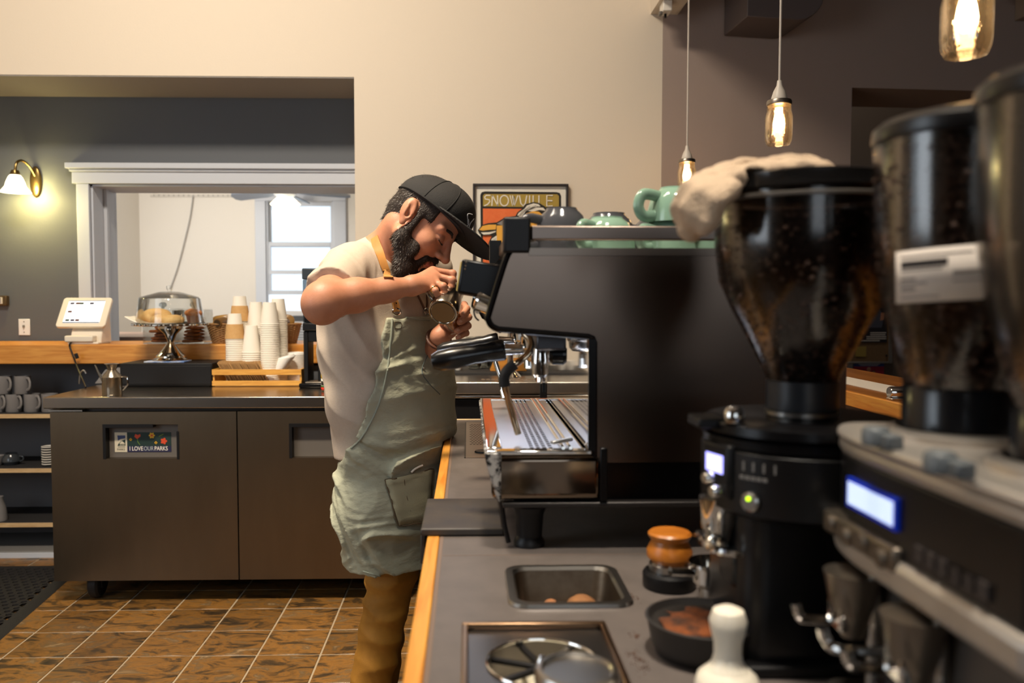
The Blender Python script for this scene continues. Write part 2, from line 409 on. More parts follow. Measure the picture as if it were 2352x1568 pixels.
def slate():
    t = NT('slate_tile'); b = t.b
    oi = t.n('ShaderNodeObjectInfo'); tc = t.n('ShaderNodeTexCoord')
    cb = t.n('ShaderNodeVectorMath', operation='SCALE'); cb.inputs[3].default_value = 37.0
    vv = t.n('ShaderNodeCombineXYZ'); t.l(oi.outputs['Random'], vv.inputs[0]); t.l(oi.outputs['Random'], vv.inputs[1]); t.l(vv.outputs[0], cb.inputs[0])
    ad = t.n('ShaderNodeVectorMath', operation='ADD'); t.l(tc.outputs['Object'], ad.inputs[0]); t.l(cb.outputs[0], ad.inputs[1])
    mp = t.n('ShaderNodeMapping'); mp.inputs['Scale'].default_value = (1.0, 2.3, 1); mp.inputs['Rotation'].default_value = (0, 0, 0.35); t.l(ad.outputs[0], mp.inputs[0])
    nz = t.n('ShaderNodeTexNoise'); nz.inputs['Scale'].default_value = 7; nz.inputs['Detail'].default_value = 9; nz.inputs['Roughness'].default_value = 0.68; nz.inputs['Distortion'].default_value = 0.9
    t.l(mp.outputs[0], nz.inputs['Vector'])
    r = t.n('ShaderNodeValToRGB'); e = r.color_ramp.elements
    e[0].position = 0.30; e[0].color = (*lin((30, 24, 18)), 1); e[1].position = 0.72; e[1].color = (*lin((164, 134, 96)), 1)
    for p, c in ((0.42, (70, 53, 32)), (0.52, (130, 90, 40)), (0.6, (96, 76, 50))): k = e.new(p); k.color = (*lin(c), 1)
    t.l(nz.outputs['Fac'], r.inputs[0])
    hs = t.n('ShaderNodeHueSaturation'); t.l(r.outputs[0], hs.inputs['Color'])
    ma = t.n('ShaderNodeMath', operation='MULTIPLY_ADD'); ma.inputs[1].default_value = 0.45; ma.inputs[2].default_value = 0.82; t.l(oi.outputs['Random'], ma.inputs[0]); t.l(ma.outputs[0], hs.inputs['Value'])
    t.l(hs.outputs[0], b.inputs['Base Color']); b.inputs['Roughness'].default_value = 0.38
    bp = t.n('ShaderNodeBump'); bp.inputs['Strength'].default_value = 0.35; bp.inputs['Distance'].default_value = 0.004; t.l(nz.outputs['Fac'], bp.inputs['Height']); t.l(bp.outputs[0], b.inputs['Normal'])
    return t.m
SLATE = slate()
# ---------------------------------------------------------------- room shell
def struct(name, mb, mat, parent=None, **kw):
    return ob(name, mb, mat, parent, kind=None if parent else 'structure', **kw)
YW, YG, YF = 4.2, 4.62, 9.0       # front wall plane, grey wall plane, far room wall plane
XO = P(815, 400, YW).x            # right edge of the wide opening
ZO = P(700, 176, YW).z            # its top
floor = struct('floor', MB().box(-3.6, 4.6, -2.6, 6.3, -0.12, -0.02).box(-4.2, 1.5, 6.3, 9.2, -0.12, -0.02), SLATE)
ob('grout_bed', MB().box(-3.2, 0.4, 1.7, 4.62, -0.019, -0.0025), M('pale_grout', (168, 152, 128), 0.8), floor)
A0 = PZ(736, 1502, 0); PIT = 0.2295
tile_mesh = None
for i in range(-11, 4):
    for j in range(-5, 6):
        x, y = A0.x + i * PIT, A0.y + j * PIT
        if tile_mesh is None:
            h = (PIT - 0.0065) / 2
            t0 = ob('tile', MB().box(-h, h, -h, h, -0.0185, 0), SLATE, floor, bevel=0.0018, seg=1); tile_mesh = t0.data
            t0.location = (x + PIT / 2, y + PIT / 2, 0); proto = t0
        else:
            c = proto.copy(); COL.objects.link(c); c.parent = floor; c.location = (x + PIT / 2, y + PIT / 2, random.uniform(-0.0008, 0.0004))
for c in floor.children:
    if c.name.startswith('tile'):
        pass
RX = P(1520, 300, YW).x
struct('wall_back', MB().box(XO, RX, YW, YG, 0, 4.3).box(-3.3, XO, YW, YG, ZO, 4.3), WALL)
# right piece of the back wall turns a few degrees away
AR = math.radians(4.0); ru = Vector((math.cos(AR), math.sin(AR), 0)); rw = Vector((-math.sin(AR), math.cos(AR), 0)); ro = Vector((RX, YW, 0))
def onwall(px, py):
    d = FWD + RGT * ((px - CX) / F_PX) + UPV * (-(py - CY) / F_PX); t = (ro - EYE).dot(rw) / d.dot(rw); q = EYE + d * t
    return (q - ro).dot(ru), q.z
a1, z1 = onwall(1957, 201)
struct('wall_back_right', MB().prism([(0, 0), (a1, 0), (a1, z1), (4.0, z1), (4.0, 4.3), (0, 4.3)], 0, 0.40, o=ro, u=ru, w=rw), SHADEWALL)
struct('wall_passage', MB().box(1.2, 4.6, 6.2, 6.3, 0, 4.3).box(4.5, 4.6, 4.0, 6.3, 0, 4.3).box(1.1, 1.2, 4.75, 6.3, 0, 4.3), DARKWALL)
struct('trim_soffit', MB().box(-3.3, XO - 0.002, YW + 0.003, YG - 0.001, ZO - 0.006, ZO - 0.0005), M('soffit_grey', (150, 144, 138), 0.6))
struct('ceiling', MB().box(-3.6, 4.6, -2.6, 6.3, 4.3, 4.4), CEIL)
struct('wall_left', MB().box(-3.4, -3.3, -2.5, -0.6, 0, 4.3).box(-3.4, -3.3, 1.2, 4.7, 0, 4.3).box(-3.4, -3.3, -0.6, 1.2, 0, 1.1).box(-3.4, -3.3, -0.6, 1.2, 2.7, 4.3), WALL)
struct('wall_front', MB().box(-3.4, -0.5, -2.6, -2.5, 0, 4.3).box(1.7, 4.6, -2.6, -2.5, 0, 4.3).box(-0.5, 1.7, -2.6, -2.5, 0, 1.3).box(-0.5, 1.7, -2.6, -2.5, 2.7, 4.3), DARKWALL)
struct('wall_right', MB().box(4.5, 4.6, -2.6, 4.6, 0, 4.3), DARKWALL)
# grey wall with a white cased opening into the far room
gl, gr = P(212, 600, YG).x, -0.35
gt = P(500, 424, YG).z
struct('wall_grey', MB().box(-3.3, gl, YG, 4.9, 0, 4.0).box(gl, gr, YG, 4.9, gt, 4.0).box(gr, 0.3, YG, 4.9, 0, 4.0).box(gl, gr, YG, 4.9, 0, 1.05), GREYWALL)
cl, ct = P(181, 500, YG).x, P(500, 378, YG).z
t1 = struct('trim_1', MB().box(cl, gl, YG - 0.025, YG, 1.0, gt), TRIM, bevel=0.003)
struct('trim_2', MB().box(cl - 0.02, gr, YG - 0.03, YG, gt, ct - 0.03).box(cl - 0.045, gr, YG - 0.055, YG, ct - 0.03, ct).box(cl - 0.03, gr, YG - 0.04, YG, ct - 0.045, ct - 0.03), TRIM, bevel=0.003)
struct('trim_3', MB().box(gl, gl + 0.012, YG, 4.9, 1.05, gt).box(gl + 0.012, gl + 0.03, 4.75, 4.78, 1.05, gt).box(gl - 0.1, gl + 0.012, 4.9, 4.925, 0.9, gt + 0.1).box(gl, gr, YG, 4.9, gt - 0.012, gt), TRIM, bevel=0.002)
# half wall under the ledge (right of the mug shelves)
NX = -1.75
struct('wall_half', MB().box(NX, XO, 4.24, YG, 0, 0.96).box(-3.3, NX, 4.55, YG, 0, 0.96), GREYWALL)
# far room
struct('wall_far', MB().box(-4.1, P(612, 600, YF).x, YF, 9.1, 0, 3.2).box(P(768, 600, YF).x, 1.5, YF, 9.1, 0, 3.2)
       .box(P(612, 600, YF).x, P(768, 600, YF).x, YF, 9.1, 0, P(690, 745, YF).z).box(P(612, 600, YF).x, P(768, 600, YF).x, YF, 9.1, P(690, 462, YF).z, 3.2), WHITEWALL)
fx = P(322, 600, YF).x
struct('wall_far_left', MB().box(fx - 0.1, fx, 4.9, YF, 0, 3.2), WHITEWALL)
struct('wall_far_right', MB().box(1.4, 1.5, 4.9, YF, 0, 3.2), WHITEWALL)
struct('ceiling_far', MB().box(fx, 1.5, 4.9, YF, 3.2, 3.3), WHITEWALL)
win = thing('window_1', None, None); del_keys = [win.pop(k) for k in list(win.keys()) if k in ('label', 'category')]; win['kind'] = 'structure'
win.location = P(690, 745, YF)
wx0, wx1 = P(612, 600, YF).x, P(768, 600, YF).x; wz0, wz1 = P(690, 745, YF).z, P(690, 462, YF).z
ob('casing', MB().box(P(580, 0, YF).x, wx0, YF - 0.03, YF, wz0 - 0.2, wz1).box(wx1, P(791, 0, YF).x, YF - 0.03, YF, wz0 - 0.2, wz1).box(P(580, 0, YF).x, P(791, 0, YF).x, YF - 0.035, YF, wz1, wz1 + 0.16), TRIM, win, bevel=0.004, world=True)
def sash(x0, x1, z0, z1, y, t=0.045):
    m = MB().box(x0, x0 + t, y, y + 0.035, z0, z1).box(x1 - t, x1, y, y + 0.035, z0, z1).box(x0 + t, x1 - t, y, y + 0.035, z0, z0 + t).box(x0 + t, x1 - t, y, y + 0.035, z1 - t, z1)
    s = ob('sash', m, TRIM, win, bevel=0.003, world=True)
    p = ob('pane', MB().box(x0 + t, x1 - t, y + 0.015, y + 0.019, z0 + t, z1 - t), GLASS, s, world=True); return s
zm = P(690, 560, YF).z; zl = P(690, 625, YF).z
sash(wx0, wx1, zm - 0.03, wz1, YF + 0.05); sash(wx0, wx1, zl - 0.24, zm + 0.02, YF + 0.005)
ob('stop', MB().box(wx0 - 0.001, wx0 + 0.02, YF - 0.005, YF + 0.005, wz0, wz1).box(wx1 - 0.02, wx1, YF - 0.005, YF + 0.005, wz0, wz1), TRIM, win, world=True)
ob('lower_rail', MB().box(wx0, wx1, YF + 0.0, YF + 0.04, zl - 0.02, zl + 0.02), TRIM, win, world=True)
# boxed beam and duct on the right
def pw(px, py, back):    # a point on the turned wall, pulled `back` metres out of it
    a, z = onwall(px, py); q = ro + ru * a - rw * back; q.z = z; return q
ba, bz = onwall(1524, 33); bb, _ = onwall(1556, 35)
struct('trim_beam', MB().box(ro.x + (P(1494, 33, YW).x - ro.x), ro.x + bb, 1.0, YW + 0.02, bz, 4.3), WALL)
# ---------------------------------------------------------------- wall-mounted and hanging things
d = thing('wall_speaker', 'dark grey-brown box speaker with one curved side high on the back wall', 'speaker', pw(1720, 60, 0.2))
a0, z0 = onwall(1661, 84); a2, _ = onwall(1826, 84); R = 0.13
prof = [(a0, z0), (a2 - R, z0 - 0.008)] + [(a2 - R + R * math.sin(t), z0 - 0.008 + R - R * math.cos(t)) for t in [math.pi / 2 * k / 8 for k in range(1, 9)]] + [(a2, z0 + 0.42), (a0, z0 + 0.42)]
ob('cabinet', MB().prism(prof, -0.30, -0.012, o=ro, u=ru, w=rw), M('speaker_grey', (104, 92, 88), 0.6), d, world=True, bevel=0.004)
ob('bracket', MB().prism([(a0 + 0.1, z0 + 0.1), (a0 + 0.2, z0 + 0.1), (a0 + 0.2, z0 + 0.3), (a0 + 0.1, z0 + 0.3)], -0.014, 0.0, o=ro, u=ru, w=rw), BLACK, d, world=True)
c = P(1534, 14, 4.0)
d = thing('track_adapter', 'small white square light adapter clipped under the ceiling beam', 'light fixture', (c.x, 4.05, bz))
ob('body', MB().box(-0.022, 0.022, -0.05, 0.03, -0.05, 0.0), WHITEP, d, bevel=0.004)
ob('clip', MB().box(-0.035, -0.02, -0.03, 0.0, -0.062, -0.045), M('grey_metal', (120, 116, 112), 0.4, 0.8), d, bevel=0.002)
ob('stem', MB().cyl((0, 0, -0.05), (0, 0, -0.068), 0.006), BLACK, d)
c = P(2318, 2, 3.9)
d = thing('security_light', 'beige round-bottomed lamp housing on a bracket at the top right', 'light fixture', pw(2318, 8, 0.15))
ob('housing', MB().lathe([(0, -0.03), (0.03, -0.028), (0.052, -0.016), (0.06, 0.0), (0.06, 0.12), (0, 0.13)], n=24), M('beige_plastic', (158, 138, 118), 0.5), d)
q = pw(2342, 40, 0.0) - d.location
ob('bracket', MB().box(q.x - 0.03, q.x + 0.06, q.y - 0.16, q.y - 0.004, -0.09, 0.03), M('beige_plastic', (158, 138, 118), 0.5), d, bevel=0.004)
# mason jar pendants
JAR = clear_mat('jar_glass', (255, 246, 232), 0.5, 0.06, transl=0.006, bump=55)
BULB = M('bulb_glow', (255, 214, 150), 0.4, emit=((255, 222, 168), 30))
CORDM = M('white_cord', (206, 196, 184), 0.6); SOCK = M('cream_socket', (222, 212, 198), 0.4); ZINC = M('zinc_band', (150, 142, 132), 0.35, 1.0)
def pendant(px, ybot, Y, label):
    b = P(px, ybot, Y)
    d = thing('jar_pendant', label, 'pendant lamp', b, 'mason jar pendants over the bar')
    pr = [(0, 0.004), (0.026, 0.003), (0.034, 0.0), (0.0395, 0.012), (0.0415, 0.03), (0.0415, 0.085), (0.038, 0.1), (0.034, 0.108), (0.034, 0.124)]
    inner = [(max(r - 0.003, 0), z + (0.004 if z < 0.02 else 0)) for r, z in reversed(pr)]
    ob('jar', MB().lathe(pr + inner, n=36), JAR, d)
    ob('neck_ring', MB().lathe([(0.0345, 0.107), (0.0375, 0.109), (0.0375, 0.112), (0.0345, 0.114), (0.0368, 0.118), (0.0345, 0.121)], n=32), JAR, d)
    ob('band', MB().lathe([(0, 0.137), (0.036, 0.137), (0.038, 0.133), (0.038, 0.124), (0.0355, 0.122), (0, 0.122)], n=32), ZINC, d)
    ob('socket', MB().lathe([(0, 0.136), (0.024, 0.137), (0.024, 0.145), (0.018, 0.165), (0.009, 0.182), (0.007, 0.198), (0.0, 0.198)], n=24), SOCK, d)
    ob('cord', MB().cyl((0, 0, 0.197), (0, 0, 4.29 - b.z), 0.0038, n=8), CORDM, d)
    ob('bulb', MB().lathe([(0, 0.038), (0.008, 0.0395), (0.0165, 0.05), (0.0185, 0.062), (0.0155, 0.082), (0.011, 0.1), (0.011, 0.115), (0, 0.118)], n=20), BULB, d)
    l = point('pendant_glow', (0, 0, 0.07), 4.8, (1.0, 0.68, 0.38), 0.02); l.parent = d
    return d
pendant(1788, 333, 2.59, 'glowing mason jar pendant hanging clear of the cups, middle of the three')
pendant(1577, 436, 3.77, 'smallest and lowest glowing mason jar pendant, hanging beside the folded towel')
pendant(2218, 128, 1.425, 'large near mason jar pendant cut off by the top edge of the photo')
# sconce
sc0 = P(84, 418, YG)
d = thing('wall_sconce', 'brass wall sconce with a glowing white glass bell shade on grey wall', 'wall lamp', (sc0.x, YG, sc0.z))
BRASS = M('aged_brass', (120, 100, 60), 0.3, 0.9)
ob('back_plate', MB().sphere((0, -0.008, 0), (0.032, 0.014, 0.085), 20), BRASS, d)
ob('arm', MB().tube(catmull([(0, -0.015, 0.03), (-0.01, -0.05, 0.075), (-0.02, -0.1, 0.098), (-0.03, -0.14, 0.08), (-0.034, -0.15, 0.03)], 6), 0.007, 10), BRASS, d)
ob('fitter', MB().lathe([(0, 0.035), (0.018, 0.03), (0.026, 0.008), (0.024, 0.0), (0, 0)], (-0.034, -0.15, 0.01), n=20), BRASS, d)
sh = [(0.022, 0.01), (0.034, -0.005), (0.045, -0.03), (0.052, -0.055), (0.075, -0.085), (0.072, -0.083), (0.05, -0.055), (0.042, -0.03), (0.03, -0.005), (0.02, 0.008)]
ob('shade', MB().lathe(sh, (-0.034, -0.15, 0.01), n=28), M('lit_opal_glass', (255, 246, 214), 0.4, emit=((255, 238, 190), 4.0)), d)
ob('bulb', MB().sphere((-0.034, -0.15, -0.045), 0.024, 14), M('sconce_bulb', (255, 240, 200), 0.4, emit=((255, 232, 170), 12)), d)
l = point('sconce_glow', (sc0.x - 0.034, YG - 0.15, sc0.z - 0.075), 7.5, (1.0, 0.84, 0.34), 0.03)
l2 = point('sconce_glow_up', (sc0.x + 0.0, YG - 0.09, sc0.z - 0.06), 5.5, (1.0, 0.84, 0.34), 0.04)
# switch plate and thermostat
c = P(57, 751, YG)
d = thing('light_switch', 'white light switch plate on the grey wall above the ledge', 'light switch', (c.x, YG, c.z))
ob('plate', MB().box(-0.031, 0.031, -0.007, 0, -0.045, 0.045), M('switch_white', (226, 228, 230), 0.4), d, bevel=0.003)
ob('toggle', MB().box(-0.004, 0.004, -0.018, -0.006, -0.002, 0.012), M('switch_grey', (120, 120, 120), 0.4), d, bevel=0.001)
for z in (-0.028, 0.03): ob('screw', MB().cyl((0, -0.006, z), (0, -0.009, z), 0.0032, n=10), M('switch_grey', (120, 120, 120), 0.4), d)
c = P(7, 690, YG)
d = thing('thermostat', 'small brown thermostat box with pale dial at left edge of grey wall', 'thermostat', (c.x, YG, c.z))
ob('case', MB().box(-0.055, 0.035, -0.03, 0, -0.027, 0.027), M('thermostat_bronze', (96, 78, 52), 0.35, 0.6), d, bevel=0.004)
ob('dial', MB().box(-0.012, 0.014, -0.034, -0.028, -0.018, 0.018), M('pale_dial', (214, 208, 196), 0.5), d, bevel=0.001)
for k in range(4): ob('mark', MB().box(-0.004, 0.007, -0.036, -0.0335, 0.011 - k * 0.008, 0.014 - k * 0.008), BLACK, d)
# framed poster
pa, pb = P(1086, 423, YW), P(1303, 706, YW); px0, px1, pz1, pz0 = pa.x, pb.x, pa.z, pb.z; yv = YW
PW, PH = px1 - px0, pz1 - pz0
d = thing('framed_poster', 'black framed orange and mustard SNOWVILLE poster on the back wall', 'poster', (px0, YW, pz0))
FRM = M('black_frame', (40, 30, 26), 0.35); MATW = M('mat_white', (232, 226, 212), 0.8); INK = M('ink', (34, 30, 24), 0.8); OLV = M('mustard_ink', (168, 142, 62), 0.8)
ORG = M('orange_ink', (226, 104, 50), 0.8, noise=(40, (232, 118, 62), (1, 1, 1), 0.2)); YEL = M('yellow_ink', (232, 170, 66), 0.8); PW_ = M('print_white', (228, 220, 204), 0.8); GRYI = M('grey_ink', (136, 130, 126), 0.8)
fw = 0.012
ob('frame', MB().box(0, PW, -0.03, -0.002, 0, fw).box(0, PW, -0.03, -0.002, PH - fw, PH).box(0, fw, -0.03, -0.002, fw, PH - fw).box(PW - fw, PW, -0.03, -0.002, fw, PH - fw), FRM, d, bevel=0.002)
ob('backing', MB().box(fw, PW - fw, -0.012, -0.003, fw, PH - fw), MATW, d)
def pp(px, py): return ((px - 1086) / 217 * PW, (py - 423) / -283 * PH + PH)
lay = [0]
def flat(name, pts, mat, thick=0.0006):
    lay[0] += 1; y = -0.0125 - lay[0] * 0.0004
    return ob(name, MB().prism([pp(*q) for q in pts], y, y + 0.0005), mat, d)
def strokes(name, lines, wd, mat):
    lay[0] += 1; y = -0.0125 - lay[0] * 0.0004; m = MB()
    for ln in lines:
        m.ribbon([(pp(*q)[0], y, pp(*q)[1]) for q in ln], (0, -1, 0), wd, 0.0004)
    return ob(name, m, mat, d)
flat('print_border', [(1103, 448), (1106, 442), (1113, 440), (1276, 441), (1284, 443), (1287, 450), (1289, 690), (1105, 690)], INK)
flat('title_band', [(1109, 450), (1112, 446), (1278, 446), (1282, 450), (1282, 476), (1109, 474)], OLV)
flat('orange_field', [(1109, 479), (1283, 480), (1284, 685), (1109, 685)], ORG)
# title lettering, one glyph at a time
G = {'S': [[(1, 0), (.35, 0), (.12, .16), (.2, .34), (.85, .42), (.9, .6), (.55, .86), (.05, 1)]], 'N': [[(0, 1), (.08, 0)], [(.08, 0), (.9, .98)], [(.9, 1), (.86, 0)]], 'O': [[(.5 + .48 * math.cos(t), .5 + .5 * math.sin(t)) for t in [2 * math.pi * k / 14 for k in range(15)]]],
     'W': [[(0, 0), (.32, 1), (.5, .1)], [(.5, .1), (.55, 1), (.98, 0)], [(.3, 0), (.5, .9)]], 'V': [[(0, 0), (.2, .75), (.5, 1), (.8, .75), (1, 0)]], 'I': [[(.5, 0), (.5, 1)]], 'L': [[(.2, 0), (.2, 1), (.95, 1)]], 'E': [[(.95, 0), (.2, 0), (.2, 1), (.95, 1)], [(.2, .5), (.9, .5)]]}
x = 1111
for ch, wdt in zip('SNOWVILLE', (15, 15, 20, 18, 17, 6, 9, 14, 18)):
    strokes('letter', [[(x + a * wdt, 449 + b * 24) for a, b in ln] for ln in G[ch]], 0.0058, PW_); x += wdt + 3.2
# the picture: a white-haired woman with closed eyes and an outstretched arm
flat('hair_outline', [(1181, 500), (1187, 488), (1200, 478), (1206, 469), (1224, 464), (1236, 466), (1250, 474), (1256, 482), (1270, 520), (1272, 640), (1185, 640)], INK)
flat('hair', [(1185, 499), (1190, 489), (1203, 480), (1209, 472), (1224, 467), (1235, 469), (1240, 474), (1222, 476), (1206, 485), (1198, 500)], PW_)
flat('hair', [(1210, 484), (1228, 476), (1246, 477), (1252, 484), (1238, 482), (1222, 486)], PW_)
flat('face', [(1203, 500), (1208, 490), (1222, 485), (1236, 486), (1248, 496), (1252, 520), (1240, 540), (1216, 540), (1204, 522)], YEL)
for ln_ in [[(1216, 494), (1219, 498), (1224, 499)], [(1222, 490), (1225, 496), (1222, 500)], [(1209, 500), (1212, 492)], [(1236, 494), (1240, 498), (1246, 497)], [(1226, 512), (1232, 515), (1238, 512)]]: strokes('face_line', [ln_], 0.002, INK)
for ln_ in [[(1192, 496), (1206, 482), (1230, 472)], [(1198, 496), (1212, 483), (1234, 474)], [(1188, 498), (1198, 486), (1216, 474)]]: strokes('hair_line', [ln_], 0.0016, INK)
flat('arm_outline', [(1097, 529), (1106, 517), (1120, 513), (1140, 511), (1155, 502), (1190, 495), (1196, 560), (1150, 560), (1126, 540), (1110, 541), (1101, 537)], INK)
flat('arm', [(1100, 528), (1108, 519), (1122, 516), (1139, 516), (1138, 527), (1122, 528), (1108, 530)], YEL)
flat('sleeve', [(1140, 514), (1156, 505), (1188, 499), (1192, 520), (1160, 520)], GRYI)
flat('bodice', [(1140, 518), (1190, 518), (1192, 600), (1139, 600)], YEL)
flat('cuff', [(1104, 534), (1124, 533), (1138, 530), (1138, 533), (1124, 538), (1110, 539)], PW_)
flat('feather_outline', [(1121, 560), (1127, 546), (1140, 536), (1140, 600), (1122, 600)], INK)
flat('feather', [(1124, 560), (1129, 548), (1140, 541), (1140, 600), (1124, 600)], PW_)
for ln_ in [[(1128 + k * 3, 552 - k * 2), (1127 + k * 3, 566 - k)] for k in range(4)] + [[(1103 + k * 4, 528), (1104 + k * 4, 533)] for k in range(9)]: strokes('feather_line', [ln_], 0.0014, INK)
strokes('signature', [[(1114, 584), (1116, 590)], [(1114, 594), (1118, 592), (1118, 600)], [(1113, 606), (1119, 606)], [(1114, 612), (1119, 616), (1114, 620)]], 0.0014, INK)
# right passage: notice board and papers
YB = 6.2
c0, c1 = P(1944, 640, YB), P(2046, 834, YB)
d = thing('notice_board', 'brown notice board with pale metal edge in the dark passage', 'notice board', (c0.x, YB, c1.z))
bw, bh = c1.x - c0.x, c0.z - c1.z
ob('cork', MB().box(0, bw, -0.018, -0.001, 0, bh), M('cork', (120, 96, 66), 0.9, noise=(80, (104, 80, 52), (1, 1, 1), 0.3)), d)
ob('edging', MB().box(bw - 0.03, bw, -0.026, -0.001, 0, bh).box(0, bw - 0.03, -0.026, -0.001, 0, 0.014), M('dull_aluminium', (150, 150, 146), 0.4, 0.7), d, bevel=0.003)
ob('pin', MB().sphere((bw - 0.045, -0.022, 0.06), 0.008, 10), BLACK, d)
def paper(name, label, x0, y0, x1, y1, mat, off):
    a, b = P(x0, y0, YB), P(x1, y1, YB)
    t = thing(name, label, 'poster', (a.x, YB - off, b.z)); t['w'] = b.x - a.x; t['h'] = a.z - b.z
    ob('sheet', MB().box(0, b.x - a.x, -0.002, 0, 0, a.z - b.z), mat, t); return t, b.x - a.x, a.z - b.z
NAVY = M('dark_navy_print', (26, 24, 34), 0.6); RED = M('crimson_print', (150, 26, 56), 0.6); BLUE = M('blue_print', (36, 66, 122), 0.6); SKIN_P = M('print_skin', (176, 120, 90), 0.6); TXT = M('print_text_white', (220, 216, 206), 0.6)
t, W_, H_ = paper('event_poster', 'dark event poster with crimson top band pinned on the notice board', 1950, 672, 2034, 786, NAVY, 0.021)
ob('header', MB().box(0, W_, -0.0028, -0.0018, H_ * 0.80, H_), RED, t)
ob('figure', MB().prism([(W_ * .45, H_ * .3), (W_ * .85, H_ * .3), (W_ * .9, H_ * .55), (W_ * .7, H_ * .74), (W_ * .5, H_ * .6)], -0.0028, -0.0018), M('figure_print', (70, 74, 88), 0.6), t)
ob('hand', MB().prism([(W_ * .8, H_ * .44), (W_ * .9, H_ * .46), (W_ * .93, H_ * .6), (W_ * .82, H_ * .6)], -0.0034, -0.0026), SKIN_P, t)
for k, (a, b) in enumerate(((.55, .97), (.55, .95), (.45, .97), (.45, .97), (.3, .8))): ob('text_line', MB().box(W_ * a, W_ * b, -0.0028, -0.0018, H_ * (.19 - k * .04), H_ * (.205 - k * .04)), TXT, t)
t, W_, H_ = paper('volunteer_poster', 'red and blue poster of three people on the passage wall', 1960, 820, 2028, 902, BLUE, 0.005)
ob('picture', MB().box(0, W_, -0.0028, -0.0018, H_ * .24, H_ * .74), RED, t)
ob('header', MB().box(0, W_, -0.0028, -0.0018, H_ * .93, H_), RED, t)
text('lettering', 'Make a Difference in the World', 0.021, TXT, t, (W_ / 2, -0.0032, H_ * .86), (math.pi / 2, 0, 0), 0.0003)
for k in range(2): ob('text_line', MB().box(W_ * (.16 + .06 * k), W_ * (.86 - .06 * k), -0.0028, -0.0018, H_ * (.80 - k * .035), H_ * (.812 - k * .035)), TXT, t)
for k in range(3): ob('text_line', MB().box(W_ * .05, W_ * .95, -0.0028, -0.0018, H_ * (.17 - k * .05), H_ * (.18 - k * .05)), TXT, t)
for cx_, top, sh_, hair in ((.32, .66, (60, 70, 120), (30, 22, 20)), (.50, .72, (206, 198, 192), (190, 170, 150)), (.66, .64, (34, 30, 34), (30, 22, 20))):
    g = ob('printed_figure', MB().prism([(W_ * (cx_ - .11), H_ * .25), (W_ * (cx_ + .11), H_ * .25), (W_ * (cx_ + .09), H_ * (top - .17)), (W_ * cx_, H_ * (top - .12)), (W_ * (cx_ - .09), H_ * (top - .17))], -0.0034, -0.0026), M('shirt%d' % int(cx_ * 100), sh_, 0.7), t)
    ob('printed_face', MB().lathe([(0, 0), (W_ * .06, 0), (W_ * .06, 0.0006), (0, 0.0006)], (W_ * cx_, -0.0044, H_ * (top - .08)), (0, 1, 0), 14), SKIN_P, g)
    ob('printed_hair', MB().lathe([(0, 0), (W_ * .062, 0), (W_ * .062, 0.0006), (0, 0.0006)], (W_ * cx_, -0.0040, H_ * (top - .055)), (0, 1, 0), 14), M('hair%d' % int(cx_ * 100), hair, 0.7), g)
t, W_, H_ = paper('grey_notice', 'pale grey notice half hidden beside the poster of three people', 1945, 828, 1957, 862, M('notice_grey', (150, 148, 146), 0.8), 0.005)
t, W_, H_ = paper('yellow_note', 'small yellow-green note at the foot of the notice board', 1962, 795, 1986, 818, M('note_yellow', (150, 130, 60), 0.8), 0.021)
# far room: ceiling fan, rail, cord, window air conditioner, brown table
c = P(655, 447, 8.3); FANB = M('fan_blade', (120, 130, 146), 0.4); 
d = thing('ceiling_fan', 'ceiling fan with pale blades and lit glass shades in the far room', 'ceiling fan', c)
ob('downrod', MB().cyl((0, 0, 0.08), (0, 0, 3.2 - c.z), 0.014), TRIM, d)
ob('motor', MB().lathe([(0, 0.1), (0.06, 0.1), (0.11, 0.06), (0.11, 0.0), (0.07, -0.03), (0, -0.03)], n=24), TRIM, d)
for k in range(5):
    a = math.radians(12 + 72 * k); u_ = Vector((math.cos(a), math.sin(a), -0.035)); v_ = Vector((-math.sin(a), math.cos(a), 0.32)).normalized()
    ob('blade', MB().prism([(0.14, -0.03), (0.25, -0.065), (0.6, -0.075), (0.635, -0.04), (0.635, 0.04), (0.6, 0.075), (0.25, 0.065), (0.14, 0.03)], 0.0, 0.012, o=(0, 0, 0.02), u=u_, v=v_, w=(0, 0, 1)), FANB, d)
SHD = M('fan_shade_glow', (255, 248, 228), 0.4, emit=((255, 240, 206), 3.0))
for k in range(4):
    a = math.radians(20 + 90 * k); s_ = ob('lamp_shade', MB().lathe([(0.02, 0), (0.035, -0.03), (0.06, -0.1), (0.057, -0.1), (0.03, -0.03)], (0.05 * math.cos(a), 0.05 * math.sin(a), -0.03), (-0.5 * math.cos(a), -0.5 * math.sin(a), 1), 18), SHD, d)
    ob('shade_bulb', MB().sphere((0.085 * math.cos(a), 0.085 * math.sin(a), -0.1), 0.022, 10), M('fan_bulb', (255, 240, 210), 0.4, emit=((255, 236, 196), 8)), s_)
point('fan_glow', (c.x, c.y, c.z - 0.16), 4, (1, 0.9, 0.72), 0.08)
a, b = P(346, 450, YF), P(578, 450, YF)
d = thing('picture_rail', 'thin white picture rail with hooks high on the far room wall', 'picture rail', (a.x, YF, a.z))
ob('rail', MB().box(0, b.x - a.x, -0.02, -0.001, -0.012, 0.012), M('rail_white', (206, 200, 190), 0.6), d, bevel=0.003)
for k in range(20): ob('hook', MB().box(0.04 + k * 0.052, 0.048 + k * 0.052, -0.028, -0.018, -0.004, 0.012), M('hook_grey', (150, 146, 140), 0.4), d)
pts = [P(445, 450, YF), P(438, 500, YF), P(424, 560, YF), P(408, 620, YF), P(392, 665, YF)]
